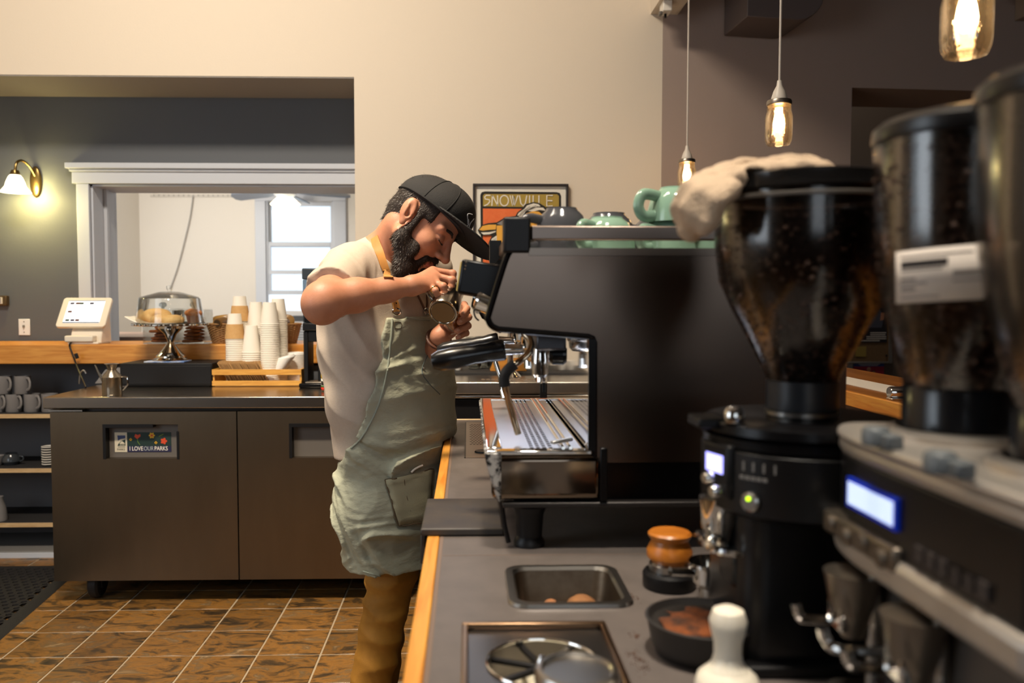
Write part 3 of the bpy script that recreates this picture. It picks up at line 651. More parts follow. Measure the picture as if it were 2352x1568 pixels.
d = tag(ob('hanging_cord', MB().tube(catmull([p + Vector((0, -0.025, 0)) for p in pts], 6), 0.006, 6), M('grey_cord', (160, 158, 154), 0.6)), 'thin grey cord hanging from the picture rail in the far room', 'cord')
a, b = P(652, 713, YF), P(703, 790, YF)
d = thing('air_conditioner', 'white window air conditioner with dark vents in the far room', 'air conditioner', ((a.x + b.x) / 2, YF - 0.12, b.z))
hw, hh = 0.28, a.z - b.z
ob('case', MB().box(-hw, hw, -0.12, 0.119, 0, hh), M('ac_white', (214, 214, 214), 0.5), d, bevel=0.01)
for k in range(4): ob('top_vent', MB().box(-hw + 0.05 + k * 0.13, -hw + 0.16 + k * 0.13, -0.124, -0.119, hh - 0.11, hh - 0.05), M('vent_dark', (70, 74, 78), 0.5), d)
for k in range(7): ob('grille_slat', MB().box(-hw + 0.04, hw - 0.04, -0.127, -0.119, 0.02 + k * 0.028, 0.034 + k * 0.028), M('slat_grey', (150, 154, 158), 0.5), d)
a = P(285, 770, 6.0)
d = thing('side_table', 'brown table top seen through the cased opening behind the tablet', 'table', (a.x - 0.1, 6.2, 0))
ob('tabletop', MB().box(-0.75, 0.75, -0.45, 0.45, a.z - 0.05, a.z), M('brown_laminate', (150, 120, 104), 0.3), d, bevel=0.004)
for sx in (-0.65, 0.65):
    for sy in (-0.38, 0.38): ob('leg', MB().box(sx - 0.03, sx + 0.03, sy - 0.03, sy + 0.03, -0.02, a.z - 0.05), M('blue_painted_leg', (150, 172, 190), 0.5), d)
ob('apron', MB().box(-0.66, 0.66, -0.4, -0.37, a.z - 0.2, a.z - 0.05), M('blue_painted_leg', (150, 172, 190), 0.5), d)
# ---------------------------------------------------------------- left: ledge, shelves, refrigerated worktop and what stands on it
lz0, lz1 = P(400, 835, YW).z, P(400, 791, YW).z
d = thing('bar_ledge', 'thick honey-coloured wooden ledge running behind the steel worktop', 'ledge', (-1.9, YW, lz0))
ob('beam', MB().box(-1.42, XO + 1.9 - 0.005, 0.0, 0.40, 0, lz1 - lz0), PINE, d, bevel=0.004)
d = thing('shelf_unit', 'dark grey built-in shelves with pale wood edges beside the steel fridge', 'shelves', (-3.28, 4.2, 0))
SG = M('shelf_grey', (96, 95, 98), 0.6); LINER = M('dark_liner', (34, 32, 32), 0.8)
SW = NX + 3.28 - 0.02
ob('back_panel', MB().box(0, SW, 0.33, 0.345, 0.02, 0.955), SG, d)
ob('side_panel', MB().box(SW, SW + 0.018, 0.0, 0.345, 0.02, 0.955), SG, d)
SHZ = [P(60, 951, 4.2).z, P(60, 1076, 4.2).z, P(60, 1201, 4.2).z]
for z in SHZ:
    s_ = ob('shelf', MB().box(0, SW - 0.001, 0.004, 0.33, z - 0.018, z), SG, d)
    ob('edge_strip', MB().box(0, SW - 0.001, -0.006, 0.004, z - 0.019, z + 0.0005), PALEWOOD, s_)
    ob('liner', MB().box(0, SW - 0.001, 0.012, 0.329, z, z + 0.0025), LINER, s_)
ob('base', MB().box(0, SW, -0.02, 0.33, 0.0, 0.03), M('base_grey', (120, 118, 116), 0.5), d, bevel=0.003)
struct('baseboard_left', MB().box(-3.28, NX - 0.02, 4.166, 4.179, 0, 0.024), TRIM)
MUG = M('grey_mug', (128, 124, 122), 0.3, noise=(14, (140, 136, 134), (1, 1, 1), 0.3))
def mug(name, label, cat, c, r, h, mat, group=None, hand=True, rz=0.0, taper=1.0, hs=1.0, flip=False):
    t = thing(name, label, cat, c, group, rz)
    z = (lambda q: h - q) if flip else (lambda q: q)
    pr = [(0, z(0)), (r * taper * 0.92, z(0)), (r * taper, z(h * 0.05)), (r, z(h)), (r - 0.0035, z(h)), (r * taper - 0.004, z(h * 0.09)), (0, z(h * 0.09))]
    ob('body', MB().lathe(pr, n=32), mat, t)
    if hand:
        y = lambda q: (h * (1 - q) if flip else h * q)
        ob('handle', MB().tube(catmull([(r * 0.93, 0, y(0.86)), (r + 0.018 * hs, 0, y(0.86)), (r + 0.030 * hs, 0, y(0.62)), (r + 0.024 * hs, 0, y(0.34)), (r * (0.75 + 0.2 * taper), 0, y(0.2))], 6), 0.0052, 10, flat=1.5), mat, t)
    return t
mg = 'grey mugs stacked on the top shelf'
zs = SHZ[0] + 0.0026
for i, px in enumerate((-4, 34, 76, 116)):
    c = P(px - 2, 920, 4.28); mug('coffee_mug', 'grey mug in the lower row on top shelf, ' + ('cut by the photo edge', 'second from the left', 'third from the left', 'half hidden behind the worktop corner')[i], 'mug', (c.x, 4.28, zs), 0.039, 0.092, MUG, mg, rz=-0.6)
for i, px in enumerate((8, 52)):
    c = P(px, 880, 4.28); mug('coffee_mug', ('grey mug at left edge stacked on the lower row under ledge', 'grey mug stacked on the lower row, right one of upper pair')[i], 'mug', (c.x, 4.28, zs + 0.0925), 0.039, 0.092, MUG, mg, rz=-0.6)
zs = SHZ[1] + 0.0026
DK = M('dark_glaze', (58, 62, 66), 0.16)
c = P(26, 1060, 4.3)
t = thing('sugar_bowl', 'round dark glazed bowl on the middle shelf', 'bowl', (c.x, 4.3, zs))
ob('body', MB().lathe([(0, 0), (0.032, 0), (0.044, 0.018), (0.043, 0.035), (0.028, 0.056), (0.03, 0.06), (0.026, 0.06), (0.038, 0.034), (0.03, 0.008), (0, 0.006)], n=28), DK, t)
ob('handle', MB().tube(catmull([(0.04, 0, 0.042), (0.058, 0, 0.04), (0.06, 0, 0.024), (0.043, 0, 0.016)], 5), 0.004, 8), DK, t)
c = P(-8, 1050, 4.28); mug('grey_cup', 'pale grey round cup cut off at left edge of middle shelf', 'cup', (c.x, 4.28, zs), 0.036, 0.05, MUG, rz=2.6, taper=0.7)
STRIPE_D = M('stripe_dark', (32, 32, 34), 0.4)
for k in range(8):
    c = P(112, 1060, 4.27)
    t = thing('saucer_cup', 'white-rimmed dark dish in a striped stack beside the fridge door', 'dish', (c.x, 4.27, zs + k * 0.0125), 'stacked white-rimmed dark dishes')
    ob('body', MB().lathe([(0, 0), (0.028, 0), (0.0315, 0.008), (0.028, 0.008), (0, 0.003)], n=24), STRIPE_D, t)
    ob('rim', MB().lathe([(0.0315, 0.008), (0.033, 0.0085), (0.033, 0.0122), (0.029, 0.0122), (0.028, 0.008)], n=24, closed=True), WHITEP, t)
zs = SHZ[2] + 0.0026
c = P(-4, 1180, 4.25)
t = thing('ceramic_jug', 'grey ceramic jug cut off by the left edge on the low shelf', 'jug', (c.x, 4.25, zs))
ob('body', MB().lathe([(0, 0), (0.042, 0), (0.043, 0.01), (0.036, 0.07), (0.024, 0.11), (0.026, 0.122), (0.022, 0.122), (0.02, 0.108), (0.03, 0.07), (0.036, 0.01), (0, 0.008)], n=28), MUG, t)
ob('handle', MB().tube(catmull([(-0.025, 0, 0.11), (-0.06, 0, 0.105), (-0.065, 0, 0.06), (-0.04, 0, 0.03)], 5), 0.005, 8), MUG, t)
# rubber mat with holes
m0, m1, m2, m3 = PZ(-40, 1300, 0.012), PZ(163, 1303, 0.012), PZ(150, 1333, 0.012), PZ(-40, 1475, 0.012)
d = thing('rubber_mat', 'black rubber floor mat with rows of holes at lower left', 'mat', (-2.4, 3.3, 0.0))
mb = MB(); ex = (-2.42, 0); cells = []
mx0, mx1, my0, my1 = -3.0, PZ(120, 1330, 0.01).x - 0.03, 2.6, 4.0
# hexagon-hole sheet
q_ = 0.042; nxx = 22; nyy = 34; hx1 = m1.x - 0.0
ang = math.atan2((m1 - m3).y, (m1 - m3).x)
ux, uy = Vector((1, 0, 0)), Vector((0, 1, 0))
rows = int((m1.y - 2.35) / (q_ * 0.86))
outer = MB()
for r in range(rows):
    y = m1.y - 0.02 - r * q_ * 0.86
    xr = m1.x - (m1.y - y) * (m1.x - m3.x) / (m1.y - m3.y)   # slanting right edge of the mat
    k = 0
    x = xr - 0.028
    while x > -3.1 and k < 30:
        cxx = x - (q_ / 2 if r % 2 else 0)
        hexo = [(cxx + q_ * 0.58 * math.cos(math.pi / 6 + math.pi / 3 * a), y + q_ * 0.58 * math.sin(math.pi / 6 + math.pi / 3 * a)) for a in range(6)]
        hexi = [(cxx + q_ * 0.33 * math.cos(math.pi / 6 + math.pi / 3 * a), y + q_ * 0.33 * math.sin(math.pi / 6 + math.pi / 3 * a)) for a in range(6)]
        vs = [(a, b, 0.012) for a, b in hexo] + [(a, b, 0.012) for a, b in hexi] + [(a, b, 0.001) for a, b in hexi]
        outer.add(vs, [(a, (a + 1) % 6, (a + 1) % 6 + 6, a + 6) for a in range(6)] + [(a + 6, (a + 1) % 6 + 6, (a + 1) % 6 + 12, a + 12) for a in range(6)])
        x -= q_; k += 1
ob('hole_sheet', outer, RUBBER, d, world=True, smooth=0)
e0 = Vector((m1.x + 0.012, m1.y + 0.01, 0)); e1 = e0 + (m3 - m1) * 1.35; dirx = (e1 - e0).normalized(); nrm = Vector((-dirx.y, dirx.x, 0))
ob('bevelled_edge', MB().prism([(0.0, 0.0005), (0.03, 0.0005), (0.0, 0.013), (-0.02, 0.013)], 0, (e1 - e0).length, o=Vector((e0.x, e0.y, 0)), u=-nrm if nrm.x < 0 else nrm, v=(0, 0, 1), w=dirx)
   .box(-3.1, m1.x, m1.y + 0.0, m1.y + 0.03, 0.0005, 0.012), RUBBER, d, world=True)
# ---- refrigerated worktop
fy = P(400, 912, 3.5).y; FY = 3.515; WZ = P(500, 911, FY).z
fx0 = P(98, 912, FY).x; fx1 = fx0 + 1.56; BY = 4.185
d = thing('worktop_refrigerator', 'brown-toned steel undercounter fridge with two doors on casters', 'refrigerator', (fx0, FY, 0))
lx = lambda px, py=1000: P(px, py, FY).x - fx0
lzz = lambda py: P(500, py, FY).z
zb, zt = lzz(1331), lzz(945)
WT = M('worktop_steel', (176, 166, 154), 0.22, 1.0, bump=(50, 0.02, (1, 20, 20)))
DOOR = M('door_steel', (128, 114, 95), 0.34, 1.0, noise=(5, (114, 101, 84), (1, 1, 0.25), 0.3), bump=(60, 0.02, (40, 1, 1)))
ob('worktop', MB().box(0, 1.56, 0, BY - FY, WZ - 0.049, WZ), WT, d, bevel=0.004)
ob('body', MB().box(0.05, 1.52, 0.045, BY - FY - 0.01, zb + 0.01, WZ - 0.05), M('fridge_body', (46, 40, 36), 0.4, 0.5), d)
dx = [lx(116), lx(543), lx(546), lx(116) + 1.5]
for k in range(2):
    a, b = (dx[0], dx[1]) if k == 0 else (dx[2], dx[3])
    h0, h1 = (lx(236), lx(409)) if k == 0 else (lx(664), lx(664) + 0.325)
    g0, g1 = lzz(1052), lzz(974)
    m = MB().box(a, h0, 0, 0.044, zb, zt).box(h1, b, 0, 0.044, zb, zt).box(h0, h1, 0, 0.044, zb, g0).box(h0, h1, 0, 0.044, g1, zt)
    dr = ob('door', m, DOOR, d)
    ob('handle_recess', MB().box(h0, h1, 0.036, 0.042, g0, g1), M('recess_grey', (96, 90, 84), 0.5), dr)
    ob('recess_lip', MB().box(h0, h0 + 0.012, -0.002, 0.036, g0 - 0.002, g1 + 0.002).box(h0 + 0.012, h0 + 0.21, -0.002, 0.036, g1 - 0.013, g1 + 0.002), BLACK, dr)
    ob('recess_end', MB().box(h1 - 0.006, h1 + 0.004, -0.002, 0.036, g0 - 0.004, g1 - 0.03), BLACK, dr)
ob('hinge', MB().box(0.02, 0.16, 0.005, 0.05, zt + 0.002, zt + 0.008), STEEL, d)
for x, y in ((0.17, 0.09), (1.4, 0.09), (0.17, 0.55), (1.4, 0.55)):
    w_ = ob('caster', MB().lathe([(0.02, -0.022), (0.055, -0.022), (0.064, -0.014), (0.064, 0.014), (0.055, 0.022), (0.02, 0.022)], (x, y, 0.064), (1, 0, 0.0), 28, closed=True), RUBBER, d)
    ob('fork', MB().box(x - 0.032, x - 0.026, y - 0.03, y + 0.03, 0.05, zb + 0.01).box(x + 0.026, x + 0.032, y - 0.03, y + 0.03, 0.05, zb + 0.01).box(x - 0.032, x + 0.032, y - 0.035, y + 0.035, zb - 0.004, zb + 0.01), BLACK, w_)
# sticker in the left recess
sx0, sx1, sz0, sz1 = P(262, 1000, FY + 0.03).x, P(392, 1000, FY + 0.03).x, P(320, 1038, FY + 0.03).z, P(320, 993, FY + 0.03).z
t = thing('parks_sticker', 'flowered I LOVE OUR PARKS sticker in the left fridge door handle', 'sticker', (sx0, FY + 0.0355, sz0))
W_, H_ = sx1 - sx0, sz1 - sz0
IV = M('sticker_ivory', (206, 196, 172), 0.6); NG = M('sticker_green', (18, 44, 40), 0.6); NV = M('sticker_navy', (26, 26, 64), 0.6)
ob('white_panel', MB().box(0, W_ * .22, -0.0012, 0, 0, H_), IV, t)
ob('green_panel', MB().box(W_ * .22, W_, -0.0012, 0, H_ * .3, H_), NG, t)
ob('navy_panel', MB().box(W_ * .22, W_, -0.0012, 0, 0, H_ * .3), NV, t)
PT = (math.pi / 2, 0, 0)
text('lettering', 'I LOVE', H_ * .30, M('sticker_white', (232, 226, 212), 0.6), t, (W_ * .38, -0.0016, H_ * .165), PT, 0.0002, sx=0.78, bold=0.0002)
text('lettering', 'OUR', H_ * .30, M('sticker_dim', (164, 172, 170), 0.6), t, (W_ * .60, -0.0016, H_ * .165), PT, 0.0002, sx=0.78, bold=0.0001)
text('lettering', 'PARKS', H_ * .30, MATS['sticker_white'], t, (W_ * .82, -0.0016, H_ * .165), PT, 0.0002, sx=0.78, bold=0.0002)
text('lettering', 'PARKS', H_ * .15, INK, t, (W_ * .11, -0.0016, H_ * .13), PT, 0.0002, sx=0.9)
ob('emblem', MB().prism([(W_ * .05, H_ * .32), (W_ * .19, H_ * .32), (W_ * .19, H_ * .64), (W_ * .13, H_ * .58), (W_ * .07, H_ * .44)], -0.0018, -0.0011), NG, t)
ob('emblem_roof', MB().prism([(W_ * .08, H_ * .42), (W_ * .185, H_ * .42), (W_ * .16, H_ * .5), (W_ * .13, H_ * .56), (W_ * .11, H_ * .5)], -0.0022, -0.0016), IV, t)
for k in range(4): ob('emblem_column', MB().box(W_ * (.095 + k * .023), W_ * (.103 + k * .023), -0.0022, -0.0016, H_ * .33, H_ * .41), IV, t)
ob('emblem_sky', MB().prism([(W_ * .06, H_ * .58), (W_ * .10, H_ * .66), (W_ * .14, H_ * .68), (W_ * .19, H_ * .7), (W_ * .19, H_ * .85), (W_ * .05, H_ * .85)], -0.0018, -0.0011), M('emblem_blue', (54, 68, 110), 0.6), t)
ob('emblem_line', MB().box(W_ * .055, W_ * .185, -0.0018, -0.0011, H_ * .25, H_ * .27), INK, t)
def flower(cx_, cz_, r, n, mat, mid, name='flower'):
    f_ = MB()
    pts = []
    for k in range(n * 6):
        a = 2 * math.pi * k / (n * 6); rr = r * (0.62 + 0.38 * abs(math.cos(a * n / 2)))
        pts.append((cx_ + rr * math.cos(a), cz_ + rr * math.sin(a)))
    o = ob(name, f_.prism(pts, -0.0018, -0.0011), mat, t)
    if mid: ob('flower_heart', MB().lathe([(0, 0), (r * .35, 0), (r * .35, 0.0006), (0, 0.0006)], (cx_, -0.0024, cz_), (0, 1, 0), 12), mid, o)
YF_ = M('flower_yellow', (216, 168, 30), 0.6); RF_ = M('flower_red', (206, 70, 34), 0.6); GF_ = M('leaf_green', (110, 140, 40), 0.6)
flower(W_ * .66, H_ * .84, H_ * .16, 6, YF_, RF_); flower(W_ * .285, H_ * .64, H_ * .075, 4, YF_, INK); flower(W_ * .73, H_ * .47, H_ * .075, 4, YF_, INK); flower(W_ * .87, H_ * .55, H_ * .17, 5, RF_, None, 'red_leaf')
ob('tulip', MB().prism([(W_ * .35, H_ * .78), (W_ * .40, H_ * .66), (W_ * .46, H_ * .8), (W_ * .455, H_ * .92), (W_ * .41, H_ * .86), (W_ * .37, H_ * .92)], -0.0018, -0.0011), RF_, t)
ob('stem', MB().ribbon(catmull([(W_ * .405, -0.0011, H_ * .67), (W_ * .41, -0.0011, H_ * .52), (W_ * .45, -0.0011, H_ * .36)], 4), (0, -1, 0), 0.0018, 0.0006), GF_, t)
for k in range(4): ob('leaf', MB().prism([(W_ * (.78 + .02 * k), H_ * (.80 + .03 * k)), (W_ * (.80 + .02 * k), H_ * (.78 + .03 * k)), (W_ * (.81 + .02 * k), H_ * (.84 + .03 * k))], -0.0018, -0.0011), GF_, t)
# ---- things on the worktop (z = WZ)
c = P(258, 898, 3.62)
t = thing('oil_can', 'small brushed steel oil can with long spout on worktop corner', 'oil can', (c.x, 3.62, WZ))
BS = M('oil_can_steel', (168, 162, 152), 0.22, 1.0, bump=(80, 0.03, (1, 1, 14)))
ob('body', MB().lathe([(0, 0), (0.04, 0), (0.041, 0.002), (0.041, 0.072), (0.042, 0.075), (0.041, 0.078), (0.018, 0.106), (0, 0.106)], n=36), BS, t)
ob('funnel_lid', MB().lathe([(0, 0.107), (0.0175, 0.107), (0.027, 0.131), (0.031, 0.133), (0.027, 0.133), (0, 0.122)], n=32), BS, t)
ob('spout', MB().tube([(-0.036, 0, 0.055), (-0.055, 0, 0.09), (-0.072, 0, 0.128)], [0.007, 0.005, 0.003], 10), BS, t)
ob('handle', MB().tube(catmull([(0.04, 0, 0.078), (0.062, 0, 0.074), (0.067, 0, 0.052), (0.063, 0, 0.038), (0.045, 0, 0.018)], 6), 0.0038, 8), CHROME, t)
DY = 3.93
a, b = P(275, 886, DY), P(487, 834, DY)
t = thing('cash_drawer', 'black metal cash drawer under the cake stand', 'cash drawer', ((a.x + b.x) / 2, DY, WZ))
hw = (b.x - a.x) / 2; DH = b.z - WZ
CDM = M('drawer_black', (20, 18, 18), 0.5, spec=0.25)
ob('case', MB().box(-hw, hw, 0.004, 0.262, 0.004, DH), CDM, t, bevel=0.004)
ob('drawer_front', MB().box(-hw + 0.004, hw - 0.004, 0.0, 0.006, 0.012, DH - 0.012), CDM, t, bevel=0.002)
ob('foot', MB().box(-hw + 0.02, hw - 0.02, 0.02, 0.24, 0, 0.005), RUBBER, t)
c = P(385, 832, 4.01)
t = thing('paper_card', 'blue and white card lying under the cake stand foot', 'card', (c.x - 0.005, 4.03, WZ + DH))
ob('sheet', MB().box(-0.095, 0.095, -0.055, 0.055, 0.0003, 0.006), M('card_blue_white', (206, 212, 226), 0.6, noise=(14, (96, 130, 190), (1, 1, 1), 0.08)), t, bevel=0.001)
# cake stand
c = P(396, 829, 4.08); CS = thing('cake_stand', 'silver pedestal cake stand on the black cash drawer', 'cake stand', (c.x, 4.06, WZ + DH + 0.0062))
SIL = M('polished_silver', (206, 198, 186), 0.09, 1.0)
hp = P(396, 746, 4.06).z - CS.location.z
ob('foot', MB().lathe([(0, 0), (0.085, 0), (0.085, 0.006), (0.072, 0.014), (0.07, 0.022), (0.055, 0.034), (0.05, 0.04), (0.034, 0.058), (0.02, hp * .45), (0.014, hp * .52), (0.016, hp * .56), (0.03, hp * .75), (0.05, hp * .86), (0.056, hp * .9), (0.056, hp - 0.002), (0, hp - 0.002)], n=36), SIL, CS)
prr = [(0, hp - 0.002), (0.15, hp - 0.002)]
ob('plate', MB().lathe([(0, hp - 0.003), (0.165, hp - 0.003), (0.172, hp), (0.172, hp + 0.006), (0.165, hp + 0.009), (0, hp + 0.007)], n=48), SIL, CS)
m = MB()
for k in range(36):
    q = 2 * math.pi * k / 36; m.sphere((0.173 * math.cos(q), 0.173 * math.sin(q), hp + 0.004), (0.006, 0.006, 0.006), 6)
ob('scalloped_rim', m, SIL, CS, kind='stuff')
pz = CS.location.z + hp + 0.0075
DOME = clear_mat('acrylic_dome', (253, 254, 254), 0.25, 0.04)
t = thing('cake_dome', 'clear acrylic dome with knob over the pastries', 'dome', (CS.location.x, 4.06, pz))
dr = 0.158; dh = P(396, 682, 4.06).z - pz
ob('cover', MB().lathe([(dr + 0.003, 0), (dr, 0.003), (dr - 0.016, dh - 0.006), (dr - 0.022, dh), (0.05, dh + 0.025), (0, dh + 0.028), (0, dh + 0.025), (0.05, dh + 0.022), (dr - 0.024, dh - 0.004), (dr - 0.019, dh - 0.01), (dr - 0.003, 0.002)], n=48), DOME, t)
ob('rim_band', MB().lathe([(dr + 0.0035, 0), (dr + 0.0035, 0.005), (dr + 0.0005, 0.005), (dr, 0)], n=48, closed=True), clear_mat('acrylic_rim', (214, 220, 222), 0.6, 0.1), t)
ob('knob', MB().lathe([(0, dh + 0.028), (0.010, dh + 0.028), (0.012, dh + 0.036), (0.016, dh + 0.042), (0.015, dh + 0.055), (0, dh + 0.057)], n=20), DOME, t)
PASTRY = M('pastry_gold', (222, 168, 96), 0.7, noise=(26, (240, 204, 140), (1, 1, 1), 0.25), bump=(60, 0.5, (1, 1, 1)))
def blob(name, label, cat, base, ells, mat, h=0.004, disp=0.0015, fr=55, group=None):
    t = thing(name, label, cat, base, group); lo = np.min([np.array(e[0]) - max(e[1]) for e in ells], 0) - 0.012; hi = np.max([np.array(e[0]) + max(e[1]) for e in ells], 0) + 0.012
    f = SDF(lo, hi, h)
    for e in ells: f.ell(e[0], e[1], k=0.012)
    f.shift(lambda x, y, z: disp * (np.sin(fr * x + 1.3) * np.sin(fr * 1.1 * y) + np.sin(fr * 1.7 * z + fr * x * 0.6)))
    f.cut(lambda x, y, z: 0.0006 - z + 0 * x + 0 * y)
    o = mesh_obj('crumb', relax(f.mesh('crumb'), 1), mat, t); o.name = 'crust'; return t
x0 = CS.location.x
blob('scone', 'large golden scone at front of the cake stand', 'pastry', (P(384, 740, 4.0).x, 3.99, pz + 0.004), [((-0.03, 0, 0.016), (0.045, 0.04, 0.026)), ((0.03, 0.01, 0.014), (0.05, 0.04, 0.024))], PASTRY)
blob('croissant', 'golden croissant lying on top behind the scone', 'pastry', (P(362, 730, 4.08).x, 4.09, pz + 0.004), [((-0.04, 0, 0.03), (0.045, 0.035, 0.032)), ((0.0, 0, 0.048), (0.05, 0.035, 0.022)), ((0.035, 0, 0.03), (0.03, 0.03, 0.028))], PASTRY)
t = thing('paper_liner', 'white paper sheet curling up over the cake stand rim', 'paper', (P(330, 744, 4.0).x, 4.02, pz))
sv = []; sf = []
for i in range(9):
    for j in range(6):
        u_, v_ = i / 8, j / 5; sv.append((-0.075 + 0.2 * u_, -0.06 + 0.13 * v_, 0.0015 + 0.045 * max(0, 0.42 - u_) ** 1.6 * 3.0 + 0.001 * math.sin(9 * v_)))
for i in range(8):
    for j in range(5): sf.append((i * 6 + j, i * 6 + j + 1, i * 6 + j + 7, i * 6 + j + 6))
o = ob('sheet', MB().add(sv, sf), M('greaseproof', (244, 236, 222), 0.7), t); o.modifiers.new('t', 'SOLIDIFY').thickness = 0.0008
c = P(443, 740, 4.04); t = thing('muffin', 'brown muffin in a fluted paper case under the dome', 'muffin', (c.x, 4.05, pz))
mp_ = []
m = MB(); n = 36; vs = []; fs = []
for lv, (r, z) in enumerate(((0.0, 0.0), (0.024, 0.0), (0.034, 0.045))):
    for k in range(n * 2): q = math.pi * k / n; rr = r + (0.0018 if k % 2 else 0) * (r > 0); vs.append((rr * math.cos(q), rr * math.sin(q), z))
for lv in range(2):
    for k in range(2 * n): fs.append((lv * 2 * n + k, lv * 2 * n + (k + 1) % (2 * n), (lv + 1) * 2 * n + (k + 1) % (2 * n), (lv + 1) * 2 * n + k))
ob('paper_case', MB().add(vs, fs), M('muffin_case', (150, 104, 84), 0.7), t)
f = SDF((-0.06, -0.06, 0.03), (0.06, 0.06, 0.09), 0.004); f.ell((0, 0, 0.05), (0.04, 0.04, 0.022), 0); f.shift(lambda x, y, z: 0.0016 * np.sin(130 * x) * np.sin(120 * y + 1))
o = mesh_obj('muffin_top', f.mesh('muffin_top'), M('muffin_top', (190, 128, 76), 0.8, noise=(60, (160, 96, 52), (1, 1, 1), 0.2)), t)
# cookie jars on the ledge
LZ = lz1 + 0.0004
COOK = M('cookie', (176, 100, 40), 0.85, noise=(70, (120, 62, 24), (1, 1, 1), 0.2), bump=(120, 0.5, (1, 1, 1)))
cookie_me = None
for i, (xa, xb) in enumerate(((331, 401), (403, 472))):
    p0, p1 = P(xa, 795, 4.26), P(xb, 795, 4.26); hw = (p1.x - p0.x) / 2; ctr = (p0.x + p1.x) / 2; hj = P(400, 712, 4.3).z - LZ
    t = thing('cookie_jar', ('square glass cookie jar, left one behind the cake stand', 'square glass cookie jar, right one behind the cake stand')[i], 'jar', (ctr, 4.32, LZ), 'glass cookie jars on the ledge')
    th = 0.004
    ob('glass_body', MB().box(-hw, hw, -0.075, -0.075 + th, 0, hj).box(-hw, hw, 0.075 - th, 0.075, 0, hj).box(-hw, -hw + th, -0.071, 0.071, 0, hj).box(hw - th, hw, -0.071, 0.071, 0, hj).box(-hw + th, hw - th, -0.071, 0.071, 0, th), GLASS, t, bevel=0.0015)
    ob('lid', MB().box(-hw + 0.002, hw - 0.002, -0.073, 0.073, hj + 0.0005, hj + 0.008), GLASS, t, bevel=0.002)
    ob('knob', MB().lathe([(0, hj + 0.008), (0.008, hj + 0.008), (0.009, hj + 0.016), (0.018, hj + 0.02), (0.019, hj + 0.032), (0.012, hj + 0.04), (0, hj + 0.041)], n=16), clear_mat('cut_glass', (214, 220, 222), 0.9, 0.08, bump=160), t)
    for k in range(5):
        cl_ = (ctr + random.uniform(-0.012, 0.012), 4.31 + random.uniform(-0.01, 0.01), LZ + 0.005 + k * 0.0165)
        tk = tag(bpy.data.objects.new('cookie', cookie_me), ('flat brown cookie in the stack of the left glass jar', 'flat brown cookie in the stack of the right glass jar')[i], 'cookie', ('cookies in the left jar', 'cookies in the right jar')[i]) if cookie_me else None
        if tk is None:
            f = SDF((-0.07, -0.07, -0.005), (0.07, 0.07, 0.025), 0.004); f.ell((0, 0, 0.007), (0.052, 0.052, 0.0105), 0); f.shift(lambda x, y, z: 0.002 * np.sin(150 * x) * np.sin(140 * y) + 0.001 * np.sin(300 * x + 200 * y)); f.cut(lambda x, y, z: 0.001 - z + 0 * x + 0 * y)
            cookie_me = relax(f.mesh('cookie'), 1); cookie_me.materials.append(COOK); tk = bpy.data.objects.new('cookie', cookie_me); tag(tk, 'flat brown cookie in the stack of the left glass jar', 'cookie', 'cookies in the left jar')
        COL.objects.link(tk); tk.location = cl_; tk.rotation_euler = (random.uniform(-.03, .03), random.uniform(-.03, .03) + (0.22 if (k == 4 and i == 0) else 0), random.uniform(0, 6))
# till tablet
ty = 4.30; bl, br = P(126, 750, ty - 0.06), P(240, 750, ty - 0.06)
t = thing('till_tablet', 'white till tablet on a stand at left end of the ledge', 'tablet', (P(193, 790, ty).x, ty, LZ))
W_ = (br.x - bl.x); ctrx = (bl.x + br.x) / 2 - t.location.x; zb_ = bl.z - LZ; zt_ = P(206, 683, ty + 0.04).z - LZ
tl = math.atan2(0.105, zt_ - zb_); up_ = Vector((0, math.sin(tl), math.cos(tl))); H_ = (zt_ - zb_) / math.cos(tl); nn = Vector((0, -math.cos(tl), math.sin(tl)))
o_ = Vector((ctrx, bl.y - ty, zb_))
def rrect(w0, h0, w1, h1, r, n=5):
    pts = []
    for (cx_, cy_, a0_) in ((w1 - r, h0 + r, -90), (w1 - r, h1 - r, 0), (w0 + r, h1 - r, 90), (w0 + r, h0 + r, 180)):
        pts += [(cx_ + r * math.cos(math.radians(a0_ + 90 * k / n)), cy_ + r * math.sin(math.radians(a0_ + 90 * k / n))) for k in range(n + 1)]
    return pts
CRM = M('cream_plastic', (238, 226, 206), 0.35)
ob('case', MB().prism(rrect(-W_ / 2, 0, W_ / 2, H_, 0.016), -0.018, 0, o=o_, u=(1, 0, 0), v=up_, w=nn), CRM, t, bevel=0.003)
SCR = M('lit_screen', (250, 252, 255), 0.3, emit=((244, 250, 255), 1.0))
sw, s0, s1 = W_ / 2 - 0.032, 0.022, H_ - 0.020
s_ = ob('screen', MB().prism([(-sw, s0), (sw, s0), (sw, s1), (-sw, s1)], 0, 0.0012, o=o_, u=(1, 0, 0), v=up_, w=nn), SCR, t)
ICN = [M('icon_a', (60, 58, 86), 0.4), M('icon_b', (90, 48, 50), 0.4), M('icon_c', (52, 70, 62), 0.4)]
for k, (fx_, fz_) in enumerate(((.06, .87), (.21, .87), (.32, .87), (.6, .87), (.06, .5), (.06, .12), (.2, .12), (.33, .12))):
    x = -sw + fx_ * 2 * sw; z = s0 + fz_ * (s1 - s0)
    ob('icon', MB().prism([(x - 0.001, z - 0.006), (x + 0.019, z - 0.006), (x + 0.019, z + 0.006), (x - 0.001, z + 0.006)], 0.001, 0.0018, o=o_, u=(1, 0, 0), v=up_, w=nn), ICN[k % 3], s_)
